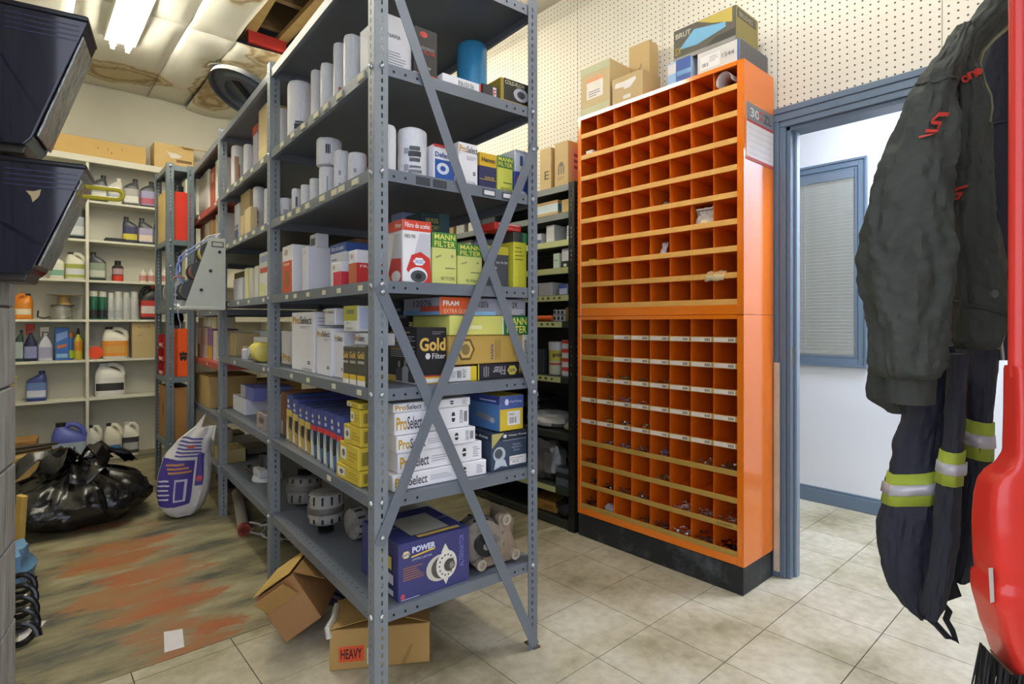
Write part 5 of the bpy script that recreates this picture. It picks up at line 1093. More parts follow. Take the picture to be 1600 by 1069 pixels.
patch(t, (0, 0, r, r, 2), 180, 360, h*.01, h*.30, 'c93c22', 1.03); patch(t, (0, 0, r, r, 2), 200, 340, h*.34, h*.62, 'b59aa0', 1.03)
for k, (a, b) in enumerate(((218, 229), (230, 241), (251, 262))):
    X, wd, h = spot(a, b, 420, a2); t = thing('squeeze_bottle', 'small white squeeze bottle with pink label, %s on the third shelf' % ('left one', 'middle one', 'one behind the rack post')[k], 'bottle', (X, YS, a2 + .001), 0, 'small white squeeze bottles'); r = wd*.46
    MB().lathe([(r*.95, 0), (r, .004), (r, h*.62), (r*.5, h*.74), (r*.4, h*.78)], 18).build('bottle_body', M('dcd9cf', .4), t, True); MB().lathe([(r*.42, h*.77), (r*.36, h*.84), (r*.14, h*.9), (r*.08, h)], 14).build('nozzle', M('e2e0d8', .4), t, True); patch(t, (0, 0, r, r, 2), 190, 350, h*.12, h*.50, 'c48a7c', 1.03)
jug('orange jug with black caps at the left end, fourth shelf', 24, 50, 459, a3, 'e0851e', '2a2622', 'e08a20', 'e6d8b8', -1, depth=.06)
# cable reel with a plate on it
X, wd, h = spot(78, 114, 472, a3); t = thing('cable_reel', 'low silver reel wound with tubing, black flap on top, fourth shelf', 'reel', (X, YS, a3 + .001)); r = wd*.44
MB().lathe([(r, 0), (r, .006), (r*.85, .008), (r*.85, .10), (r*.9, .102), (r*.9, .11), (.001, .11)], 28).build('reel_body', M('9a9c98', .3, .6), t, True)
for k in range(6): MB().lathe([(r*.85, .012+.014*k), (r*.91, .018+.014*k), (r*.85, .025+.014*k)], 28, cap=False).build('coil', M('c3c4c0', .25, .7), t, True)
MB().box(-r*.8, r*1.0, -r*.7, r*.5, .112, .120).build('flap', M('1d1e1e', .5), t); MB().lathe([(.05, .121), (.035, .14), (.035, .185), (.05, .20)], 18, (.02, 0, 0)).build('spool_core', M('c2a468', .6), t, True)
MB().lathe([(.12, .20), (.12, .205), (.001, .205)], 28, (.02, 0, 0)).build('reel_plate', M('98917a', .5), t, True)
MB().tube([(-r*.9, -.04, .02), (-r*1.4, -.05, .008), (-r*1.8, -.03, .02), (-r*1.75, -.03, .07)], .006, 8).build('cable_tail', M('1c1c1c', .5), t, True)
spray_can('first dark green spray can with white cap, fourth shelf', 140, 153, 455, a3, '2f6a52', 'd5d3c4', '23282a'); spray_can('second dark green spray can with white cap, fourth shelf', 154, 167, 456, a3, '2f6a52', 'd5d3c4', '23282a')
for k, (a, b, yt) in enumerate(((168.5, 178, 458), (178.5, 191, 456), (191.5, 203, 457), (203.5, 216, 456))):
    spray_can('plain silvery white spray can, %s of four on the fourth shelf' % ('first', 'second', 'third', 'fourth')[k], a, b, yt, a3, 'c4c7c4', 'd3d3cc', 'a9aeb4' if k < 2 else None)
jug('black jug with red label and orange cap, right of the spray cans', 219, 246, 447, a3, '2b2c2e', 'd24a26', 'c2352b', 'd6ccc8', -1, depth=.06)
oil('dark green bottle cut off by the wall edge, fifth shelf', 24, 36, 516, a4, '2f4a40', '26302c', 'a6b6b2')
trigger('dark spray bottle with red trigger head, fifth shelf', 39, 57, 507, a4, '23284a', 'd03a28', '8f93c0')
trigger('white spray bottle with white trigger head, fifth shelf', 61, 81, 511, a4, 'c9cdd8', 'd4d6d0', 'a8a6c4')
X, wd, h = spot(88, 105, 512, a4); carton('cleaner_box', 'tall blue printed box on the fifth shelf', 'box', (X, YS, a4 + .001), (wd, .06, h), '3c68b4', [('g', '-y', [(.1, .55), (.9, .7), (.9, .9), (.1, .8)], '7d9fd8'), ('g', '-y', [(.15, .35), (.85, .42), (.85, .5), (.15, .45)], 'd07a4a'), ('p', '-y', .1, .08, .9, .2, '88b0d8')])
spray_can('short blue and green tin on the fifth shelf', 105.5, 115, 519, a4, '3f6ca8', 'b5743a', '9ab83e')
X, wd, h = spot(116, 128, 513, a4); t = thing('bottle', 'yellow bottle with black neck, fifth shelf by the divider', 'bottle', (X, YS, a4 + .001)); r = wd*.46
MB().lathe([(r*.95, 0), (r, .004), (r, h*.62), (r*.5, h*.72), (r*.42, h*.8)], 18).build('bottle_body', M('c9b93a', .4), t, True); MB().lathe([(r*.44, h*.70), (r*.4, h*.88), (r*.2, h), (.001, h)], 14).build('cap', M('23241f', .4), t, True); patch(t, (0, 0, r, r, 2), 190, 350, h*.28, h*.58, 'd88f2c', 1.03)
X, wd, h = spot(139, 157, 540, a4); t = thing('funnel', 'bright orange funnel lying on its rim, fifth shelf by the divider', 'funnel', (X, 5.90, a4 + .058))
MB().lathe([(.055, 0), (.052, .004), (.02, .05), (.010, .06), (.008, .10), (.006, .10), (.008, .06), (.018, .048), (.05, .002)], 26, (0, -.02, 0), (.15, 1, .05)).build('funnel_cone', M('f0521c', .4), t, True)
jug('white jug with orange label and dark cap, fifth shelf', 160, 200, 511, a4, 'e0ddd0', '3a2620', 'e2902a', 'd8a24a', 1, depth=.075)
X, wd, h = spot(208, 244, 504, a4); carton('carton', 'tan cardboard carton stamped on top edge, fifth shelf', 'box', (X, YS + .01, a4 + .001), (wd, .16, h), 'bda878', [('t', '-y', .22, .84, .68, .90, '6 x 3.78L', '5a4a30', 0, 0), ('g', '-y', [(.2, .62), (.4, .68), (.4, .66), (.25, .6)], '94815a')])
oil('blue oil bottle with round white logo label, sixth shelf', 43, 72, 580, a5, '3a4688', '33407e', '6d86c0', 'd0d6e4', 1, group='oil bottles on the white shelves')
jug('white jug with orange band and black label, sixth shelf', 149, 195, 567, a5, 'e4e2dc', 'dcdad2', 'e0dedb', '33302c', 1, depth=.075)
# jugs on the floor
jug('violet-blue motor fluid jug lettered ATF behind the black bag', 82, 134, 660, .0015, '5560b4', '24262a', 'a9bccb', None, 1, 5.78, depth=.08, group='jugs on the floor by the back wall')
jug('plain white jug on the floor, nearest the divider', 137, 158, 664, .0015, 'd3d2c6', '2a2824', 'd9d8ce', None, 1, 5.88, depth=.06, group='jugs on the floor by the back wall')
jug('white jug with blue tape band on the floor', 163, 190, 661, .0015, 'dad6c4', '2a2824', 'd6cfbe', '3f7fae', 1, 5.86, depth=.065, group='jugs on the floor by the back wall')
jug('white jug with black label on the floor', 191, 217, 659, .0015, 'd8d5c8', 'd5d2c6', '3a3a3c', 'a9a9a8', 1, 5.90, depth=.06, group='jugs on the floor by the back wall')
# on top of the white shelves
ztop = ZB[0] + .006
X0_, _, _ = onY(84, 240, 5.86); X1_, _, _ = onY(228, 240, 5.86)
carton('long_carton', 'long narrow yellow-tan cardboard carton on top of the white shelves', 'box', ((X0_+X1_)/2, 5.94, ztop), (X1_-X0_, .17, .155), 'cfa95e', [('p', '-y', [(.45, .5, .46, .6), (.56, .45, .57, .6), (.6, .3, .61, .45), (.72, .6, .73, .7)], '8f7038')])
X0_, _, _ = onY(238, 240, 5.80); X1_, _, _ = onY(300, 240, 5.80)
o = carton('carton', 'battered tan cardboard box with white tape and open flap on top of the white shelves', 'box', ((X0_+X1_)/2 + .02, 5.93, ztop), (X1_-X0_, .20, .22), 'd2b273', [('g', '-y', [(.30, .72), (.38, .66), (.55, .66), (.70, .58), (.62, .48), (.42, .44)], 'ded9cf'), ('p', '-y', .55, .3, .95, .42, '7d5c33')])
MB().box(.06, .30, -.13, -.03, .215, .222, Matrix.Rotation(R(14), 3, 'X')).build('box_flap', M('c59f5a', .7), o)
# ================================================================ ON THE DARK RACK
def dbox(name, label, px0, px1, ytop, zb, X, dp, hexc, specs=(), cat='box', rz=0, group=None, **kw):
    """box whose front (towards -X) spans px0..px1 at the plane X"""
    y1, y0 = onX(px0, HY, X)[0], onX(px1, HY, X)[0]; zt = onX((px0+px1)/2, ytop, X)[1]
    return carton(name, label, cat, (X + dp/2, (y0+y1)/2, zb), (dp, abs(y1-y0) - .003, zt - zb), hexc, specs, rz, group, **kw)
dz = [q + .001 for q in DZS]
def flaps(o, dims, hx='b1945e', ang=-18):
    w, d, h = dims
    MB().box(-w/2, -w/2 + .003, -d/2, d/2, h, h + .07, Matrix.Rotation(R(ang), 3, 'Y'), (-w/2, 0, h)).build('box_flap', M(hx, .7), o)
    MB().box(-w/2, w/2, d/2 - .003, d/2, h, h + .07, Matrix.Rotation(R(10), 3, 'X'), (0, d/2, h)).build('box_flap', M(hx, .7), o)
o = dbox('carton', 'tan open-flap carton with round arch logo on top of the dark rack', 866, 888, 222, dz[0], 2.33, .17, 'c4a670', [('g', '-x', [(.28, .28), (.28, .44), (.36, .53), (.5, .56), (.64, .53), (.72, .44), (.72, .28), (.63, .28), (.63, .46), (.54, .46), (.54, .28), (.46, .28), (.46, .46), (.37, .46), (.37, .28)], '6b6257'), lines('-x', .25, .16, .75, .24, 2, '9a8558'), ('p', '-y', .2, .2, .95, .85, 'cf9a92'), lines('-y', .28, .4, .9, .8, 3, '7a4f5a', .5, 2)])
flaps(o, (.17, .16, o.dimensions.z or .25)) if 0 else None
o = dbox('carton', 'narrower tan carton with dark E mark on top of the dark rack', 843, 861, 232, dz[0], 2.33, .15, 'c8ab74', [('t', '-x', .45, .25, .85, .45, 'E', '5b5242', 0, .01)])
dbox('carton', 'tan carton with white and blue front, second level of the dark rack', 834, 872, 316, dz[1], 2.335, .14, 'c8a468', [('p', '-x', .0, .25, 1, .8, 'cfdde0'), ('p', '-y', .0, .25, 1, .75, '3f86b8')])
dbox('carton', 'small yellow-tan carton by the black post, second level of the dark rack', 877, 894, 311, dz[1], 2.33, .13, 'c9a866')
dbox('carton', 'white carton with grey flap, third level of the dark rack', 853, 866, 352, dz[2], 2.335, .16, 'd3d3d0')
dbox('carton', 'small white labelled carton at the post, third level of the dark rack', 885, 895, 352, dz[2], 2.33, .12, 'd9d8d4', [lines('-x', .1, .3, .9, .8, 3, '8a8a92')])
dbox('carton', 'white and blue carton beside the rack upright, third level of the dark rack', 828, 846, 366, dz[2], 2.335, .15, 'c8cbd2', [('p', '-x', 0, 0, 1, .4, '4a5590')])
dbox('carton', 'pale green carton, fourth level of the dark rack', 864, 874, 396, dz[3], 2.33, .12, 'c3d3c0', [('p', '-x', .2, .5, .7, .6, '8fa894')])
dbox('carton', 'white over black carton at the post, fourth level of the dark rack', 877, 894, 388, dz[3], 2.33, .12, 'd4d2d4', [('p', '-x', 0, 0, 1, .34, '2a2a2c'), ('p', '-x', .2, .06, .5, .2, 'cfcfd0')])
dbox('carton', 'white box with sharp corner facing out, fifth level of the dark rack', 838, 863, 442, dz[4], 2.335, .15, 'd2d2cc', [('p', '-x', .1, .1, .16, .9, '9a9a96')])
dbox('carton', 'small blue and white box, fifth level of the dark rack', 873, 886, 444, dz[4], 2.315, .012, 'c3cbe2', [('p', '-x', 0, .6, 1, 1, '44549a')])
for k in range(6):
    dbox('small_box', 'tiny black and white box, %s of the cluster on the dark rack' % ('lower left', 'lower middle', 'lower right', 'upper left', 'upper middle', 'upper right')[k], 864 + (k % 3)*6, 869.4 + (k % 3)*6, 493 - 9*(k//3), dz[5] if k < 3 else onX(872, 493, 2.33)[1] + .003, 2.33, .08, 'c9c9cc', [('p', '-x', .15, .2, .85, .8, '3a3c46')], group='tiny boxes in a cluster')
dbox('carton', 'tan carton behind the tiny boxes, sixth level of the dark rack', 883, 895, 480, dz[5], 2.34, .12, 'b5914c')
ya, yb = onX(838, 500, 2.33)[0], onX(863, 500, 2.33)[0]
t = thing('tube', 'orange cardboard tube lying on the sixth level of the dark rack', 'tube', (2.335, (ya+yb)/2, dz[5] + .018))
MB().lathe([(.018, 0), (.018, ya-yb), (.015, ya-yb)], 18, (0, -(ya-yb)/2, 0), (0, 1, 0)).build('tube_wall', M('e0621e', .45), t, True)
# hand cleaner jar
yy, _, tt = onX(871, 560, 2.40); r = 13.5/FPX*tt; h = onX(871, 534, 2.40)[1] - dz[6]
t = thing('cleaner_jar', 'white jar of hand cleaner with yellow label and black lettering', 'jar', (2.40, yy, dz[6]))
MB().lathe([(r*.95, 0), (r, .006), (r, h*.74), (r*.97, h*.76)], 28).build('jar_body', M('d2d2c8', .4), t, True); MB().lathe([(r*1.04, h*.76), (r*1.05, h*.78), (r*1.05, h*.97), (r, h), (.001, h)], 28).build('lid', M('d8dadc', .35), t, True)
patch(t, (0, 0, r, r, 2), 150, 290, h*.42, h*.74, 'cfc049', 1.012); patch(t, (0, 0, r, r, 2), 150, 290, h*.05, h*.42, 'c9ccb4', 1.012); patch(t, (0, 0, r, r, 2), 160, 280, h*.30, h*.36, 'c2473c', 1.022, 'label_stripe')
fa = math.atan2(-yy, -2.4)
inst(text_mesh('gojo', .03), 'lettering', t, (r*1.04*math.cos(fa), r*1.04*math.sin(fa), h*.60), (R(90), 0, fa + R(90)), (r*1.15, h*.14, 1), M('24241e', .5))
for k in range(4):
    z0 = dz[6] + .052*k
    carton('small_box', 'red-topped white packet, %s of the stack beside the cleaner jar' % ('lowest', 'second', 'third', 'topmost')[k], 'box', (2.38, DY0 + .085, z0), (.10, .075, .05), 'd8d5d2', [('p', '-x', 0, .62, 1, 1, 'cf3a30'), ('p', '-y', 0, .62, 1, 1, 'cf3a30')], 0, 'red and white packets in a stack')
dbox('carton', 'dark grey case on the left of the cleaner jar', 826, 850, 545, dz[6], 2.36, .18, '34383c')
def lump(name, label, cat, loc, dims, hexc, seed, rough=.5, amp=.28, res=22, parent=None, bump=0, squash=1.0):
    mb = MB(); rs = []
    for k in range(res//2 + 1):
        th = math.pi * k / (res//2); ring = []
        for i in range(res):
            a = 2*math.pi*i/res; d = Vector((math.sin(th)*math.cos(a), math.sin(th)*math.sin(a), -math.cos(th)))
            q = 1 + amp*mnoise.noise(d*1.7 + Vector((seed, 0, 0))) + amp*.5*mnoise.noise(d*4.1 + Vector((0, seed, 0)))
            z = max(-.82, d.z*q)
            ring.append((d.x*q*dims[0]/2 + 1e-4*math.cos(a), d.y*q*dims[1]/2 + 1e-4*math.sin(a), (z + .82)*dims[2]/1.82))
        rs.append(ring)
    o = mb.rings(rs).build(name, M(hexc, rough, var=.15, scale=12, bump=bump), parent, True)
    if parent is None: o.location = loc; tag(o, label, cat)
    else: o.location = loc
    return o
lump('rag_bundle', 'crumpled white rag bundle, lower level of the dark rack', 'rag', (2.44, 2.38, dz[7]), (.22, .34, .10), 'c2c0b8', 2.0, .8)
lump('rag_bundle', 'crumpled olive-grey rag at the post, lower level of the dark rack', 'rag', (2.42, 2.155, dz[7]), (.16, .12, .07), '9a9882', 5.0, .8)
o = MB().box(-.11, .11, -.17, .17, 0, .035).box(-.09, .09, -.15, .15, .035, .075).build('plastic_case', M('1b1d20', .4), None, bevel=.01); o.location = (2.45, 2.56, dz[7] + .105); tag(o, 'black plastic case laid over the white rags on the dark rack', 'case')
lump('plastic_bag', 'greyish clear plastic bag of parts, second lowest level of the dark rack', 'bag', (2.42, 2.40, dz[8]), (.20, .26, .24), '6d6a66', 8.0, .2, .4)
dbox('metal_case', 'flat steel-grey case by the post, second lowest level of the dark rack', 868, 894, 733, dz[8], 2.33, .2, '5b6168', [('p', '-x', 0, .45, 1, .75, '1f2124')])
dbox('carton', 'brown carton with red edge behind the plastic bag, dark rack', 872, 893, 706, dz[8], 2.55, .03, '8a6a3c', [('p', '-x', .8, 0, 1, 1, 'b8402c')])
dbox('carton', 'tan cardboard box lying on the lowest shelf of the dark rack', 826, 868, 780, dz[9], 2.35, .18, 'a8803e', [('g', '-x', [(.5, .2), (.9, .3), (.85, .7), (.55, .6)], '94642c')], rz=R(4))
lump('dark_part', 'black greasy part beside the tan box, lowest shelf of the dark rack', 'part', (2.40, 2.19, dz[9]), (.18, .13, .10), '1f1c1a', 3.0, .6)
rr = random.Random(11)
pal = ('c9c6bc', 'b99f6a', 'd0cfcb', '5a6390', 'a9a9a4', '8d6d4a', 'cdb98b', '3c4148')
adj = ('off-white', 'tan', 'white', 'slate blue', 'grey', 'brown', 'buff', 'charcoal'); lev = ('', 'second', 'third', 'fourth', 'fifth', 'sixth', 'seventh', 'eighth')
for i in range(1, 8):
    y = 2.80; used = []
    while y < 3.75:
        wdt = rr.uniform(.08, .2); c = rr.randrange(8)
        while c in used: c = (c + 1) % 8
        used.append(c)
        if len(used) > 6: break
        hh = min(rr.uniform(.06, .13), .11 if i < 5 else .2) * (1.5 if i > 5 else 1)
        carton('carton', '%s carton on the %s level of the dark rack, far half' % (adj[c], lev[i]), 'box', (2.34 + .08, y + wdt/2, dz[i]), (.15, wdt, hh), pal[c])
        y += wdt + rr.uniform(.01, .06)

# ================================================================ IN, ON AND BESIDE THE ORANGE CABINET
def bin_spot(unit, rows, i, c): o, zb, h, zz = rows[i]; z0 = 1.1975 if unit else 0; return CX0, CY0 + cy0 + ccw*(c + .5), z0 + zb, h
rr = random.Random(5)
ordn = ('first', 'second', 'third', 'fourth', 'fifth', 'sixth', 'seventh', 'eighth', 'ninth')
piles = {(2, 6): '8c7d55', (2, 5): '8fa06a', (2, 4): 'a8865a', (2, 3): '9a8f6a', (3, 6): 'c98f78', (3, 5): 'b9bfe0', (3, 4): 'd89a80', (4, 6): 'b8b868', (4, 5): 'a09a7a', (4, 4): 'b5a672', (5, 6): 'b9bcc0', (5, 5): 'a8aab0', (5, 4): '9a948a', (5, 3): 'a3a6c0', (5, 1): 'a89f8c', (5, 0): '7d7468', (6, 7): '6a6058', (6, 3): '9f9468', (7, 7): '6a6660', (7, 6): '706a60', (7, 5): '857c6c', (7, 4): '8f8878', (7, 0): 'b5a894', (8, 7): '4a4844', (8, 4): '7f7a70', (8, 3): '6f6a64', (8, 1): '4f4c4a', (8, 0): '1f1e1e'}
piles[(8, 2)] = 'c9ccd0'; piles[(8, 1)] = '55524e'; piles[(7, 2)] = 'd0d0d2'; piles[(7, 1)] = 'a9abae'
for (i, c), hx in piles.items():
    x, y, z, h = bin_spot(0, rl, i, c); mb = MB(); n = 22
    for k in range(n):
        a = rr.uniform(0, 6.28); L = rr.uniform(.012, .03); p = Vector((.02 + rr.random()*.07, rr.uniform(-.36, .36)*ccw, .0065 + .026*rr.random()**1.5)); d = Vector((math.cos(a)*.7, math.sin(a), rr.uniform(-.15, .3))).normalized()*L
        q = p + d
        q.x = max(.016, q.x); q.y = max(-ccw*.36, min(ccw*.36, q.y)); q.z = max(.0065, q.z)
        mb.cyl(p, q, .0024, 5); mb.cyl(q, q + d*.12, .0045, 6)
    o = mb.build('bolt_pile', M(hx, .35, .75, var=.3, scale=60)); o.location = (x, y, z + .001)
    tag(o, 'loose bolts in the lower orange cabinet, %s row, %s bin from the left' % (ordn[i], ordn[7 - c]), 'bolts', 'bolts in the lower bins', 'stuff')
def paper_bag(name, label, i, c, unit, rows, w_, h_, hx, lean=.3, alpha=False, cat='bag'):
    x, y, z, h = bin_spot(unit, rows, i, c); mb = MB(); n = 8; vs = []
    for a in range(n+1):
        for b in range(n+1):
            u, v = a/n - .5, b/n
            vs.append((.022 + lean*.1*v + .010*math.sin(a*1.9)*math.sin(b*1.3), u*w_*(1 + .06*math.sin(b)), .004 + v*h_ + .004*math.sin(a*2.2)))
    fs = [(a*(n+1)+b, a*(n+1)+b+1, (a+1)*(n+1)+b+1, (a+1)*(n+1)+b) for a in range(n) for b in range(n)]
    o = mb.add(vs, fs).build(name, M(hx, .25, var=.1, bump=.3), None, True); o.location = (x + .004, y, z + .004); s = o.modifiers.new('thick', 'SOLIDIFY'); s.thickness = .006 if alpha else .0012
    tag(o, label, cat); return o
o = paper_bag('zip_bag', 'clear zip bag of small parts standing in an upper orange bin', 5, 1, 1, ru, ccw*.8, .088, 'cfc6b8', .15, True)
MB().box(.02, .030, -ccw*.38, ccw*.38, .083, .088).build('zip_strip', M('e4ded4', .4), o)
lump('parts_fill', None, None, (.030, 0, .004), (.02, ccw*.55, .035), 'd8c49a', 4.0, .5, parent=o)
paper_bag('paper_slip', 'folded white paper slip in the sixth upper row, fifth bin', 4, 3, 1, ru, ccw*.75, .05, 'd8cdd0', .8, cat='paper')
paper_bag('paper_slip', 'white card upright in a bin four rows above the cabinet seam', 6, 3, 1, ru, ccw*.3, .07, 'd9d4d6', .3, cat='paper')
paper_bag('zip_bag', 'small flattened plastic bag in the upper cabinet, seventh bin', 6, 1, 1, ru, ccw*.8, .03, 'd8c2a8', .9)
x, y, z, h = bin_spot(1, ru, 0, 0)
t = thing('paper_roll', 'curled white paper sheet in the top right bin of the cabinet', 'paper', (x + .012, y + .010, z + .003))
mb = MB(); vs = []
for i in range(13):
    a = R(-20 + 17*i); vs += [(0, .036*math.cos(a), .05 + .042*math.sin(a)), (.14, .036*math.cos(a), .05 + .042*math.sin(a))]
mb.add(vs, [(2*i, 2*i+2, 2*i+3, 2*i+1) for i in range(12)]).build('sheet', M('d6d2d0', .5), t, True).modifiers.new('t', 'SOLIDIFY').thickness = .001
x, y, z, h = bin_spot(1, ru, 6, 7); carton('small_box', 'tiny yellow box in the leftmost bin of the upper cabinet', 'box', (x + .05, y, z + .001), (.04, .05, .035), 'd8b520')
x, y, z, h = bin_spot(1, ru, 1, 7); carton('small_box', 'small white box on the lip of the leftmost upper bin, second row', 'box', (x + .03, y, z + .001), (.05, .045, .04), 'dcd6cc')
# wrinkled bag lying on the seventh lip and screws
x, y, z, h = bin_spot(1, ru, 7, 0)
mb = MB(); vs = []
for a in range(7):
    for b in range(5): vs.append((-.004 - .012*math.sin(b*.8) + .03*(b/4), (a/6-.5)*.09, .034 - .045*(1 - b/4) + .003*math.sin(a*2+b)))
o = mb.add(vs, [(a*5+b, a*5+b+1, (a+1)*5+b+1, (a+1)*5+b) for a in range(6) for b in range(4)]).build('zip_bag', M('cdb98f', .3, bump=.3), None, True); o.location = (x - .003, y + .045, z); tag(o, 'tan wrinkled plastic bag drooping over a lip of the upper cabinet', 'bag'); o.modifiers.new('t', 'SOLIDIFY').thickness = .0015
x, y, z, h = bin_spot(0, rl, 8, 6); lump('plastic_bag', 'small clear plastic bag of clips in the bottom row, second bin', 'bag', (x + .045, y, z + .001), (.05, .07, .045), 'b9b6b4', 6.0, .25, .3)
# boxes on the cabinet
zc = 2.284
dbox('carton', 'square tan carton with white and orange label on top of the orange cabinet', 907, 953, 100, zc, 2.315, .20, 'c2ab7c', [('p', '-x', .22, .32, .78, .74, 'e4dcd2'), lines('-x', .28, .36, .7, .5, 3, '8f8fa0'), ('p', '-x', .22, .66, .78, .74, 'dd9a6a'), ('p', '-x', 0, .02, 1, .16, 'b7b994'), ('p', '-x', 0, .84, 1, .98, 'b7b994')])
dbox('carton', 'low tan carton with torn white labels on top of the orange cabinet', 956, 1004, 116, zc, 2.31, .16, 'bda272', [('g', '-x', [(.1, .62), (.4, .58), (.42, .48), (.62, .5), (.8, .72), (.78, .82), (.4, .78), (.12, .8)], 'e0dcd8'), ('p', '-x', .38, .12, .62, .26, 'dad6d2')])
dbox('carton', 'tan carton standing behind the low carton, printed with a round stamp', 982, 1014, 68, zc, 2.49, .09, 'b99d69', [('g', '-x', ngon(.38, .52, .08, .07, 12), '7a6a4a'), ('p', '-x', [(.5, .45, .55, .65), (.58, .4, .62, .7), (.66, .45, .7, .6)], '7a6a4a')], rz=R(3))
o = dbox('carton', 'small blue and white printed box on the orange cabinet', 1043, 1080, 93, zc, 2.315, .15, 'a9c2d8', [('p', '-x', .36, 0, 1, 1, '3a5aa0'), ('p', '-x', 0, .5, .36, .9, 'd8cfd2'), ('p', '-x', 0, .0, .36, .45, '8fb4d8'), ('p', '-x', .4, .3, 1, .5, '6f9cc8')])
z4_ = onX(1120, 72, 2.315)[1]
dbox('carton', 'white carton with label and grey ribbed side at the cabinet corner', 1089, 1156, 72, zc, 2.315, .272, 'cfcbc4', [('p', '-x', .08, .18, .55, .78, 'e2dedb'), barcode('-x', .12, .28, .28, .45), lines('-x', .3, .45, .52, .72, 3, 'a9a5a8'), ('t', '-x', .60, .42, .88, .62, '1544', '6a6668', 0, 0), ('p', '-x', .95, 0, 1, 1, '4a62a0'), ('p', '-y', 0, 0, 1, 1, '6f7076'), ('p', '-y', [(.02 + .032*q, .02, .034 + .032*q, .98) for q in range(30)], '3f4046')])
dbox('carton', 'big black and olive printed box tilted on the blue and white boxes', 1052, 1150, 28, z4_ + .003, 2.325, .21, '5a564a', [('p', '-x', .0, .0, 1, .12, '8d8a84'), ('g', '-x', [(.1, .35), (.35, .80), (.85, .62), (.85, .48), (.4, .3)], '6fa9c8'), ('g', '-x', [(.40, .98), (.95, .98), (.95, .55), (.65, .75)], 'b5a24a'), ('t', '-x', .04, .70, .3, .86, 'BRUT', 'b9b6a8', 0, .02), ('t', '-x', .03, .2, .13, .42, 'SDR', 'b09c3c', 0, .01), ('p', '-y', 0, 0, 1, 1, '8a7f45'), ('p', '-y', .05, .68, .9, .95, '4d4a40'), ('t', '-y', .15, .74, .75, .88, 'BRUSHES', 'a9a591', 0, 0), ('g', '-x', [(.55, .12), (1, .12), (1, .34), (.7, .30)], '403d38')])
# calendar taped to the cabinet side
t = thing('wall_calendar', 'paper wall calendar with grey and red header on the orange cabinet side', 'calendar', (2.452, CY0 - .0016, 1.862))
cd = (.262, .0012, .245)
MB().box(-.131, .131, -.0006, .0006, 0, .245).build('sheet', M('e4e0e2', .5), t)
decorate(t, cd, [('p', '-y', 0, .70, 1, 1, '85868c'), ('p', '-y', 0, .66, 1, .70, 'c23b34'), ('t', '-y', .12, .76, .45, .92, '30', 'd8d8dc', 0, .02), ('t', '-y', .42, .78, .58, .94, 'C', 'c8463a', 0, .03), ('t', '-y', .60, .76, .92, .92, 'ZL', '4a4b52', 0, .02), ('p', '-y', [(.04, .12 + .11*q, .96, .126 + .11*q) for q in range(5)], 'b0aeb4'), ('p', '-y', 0, 0, 1, .05, 'c23b34')])

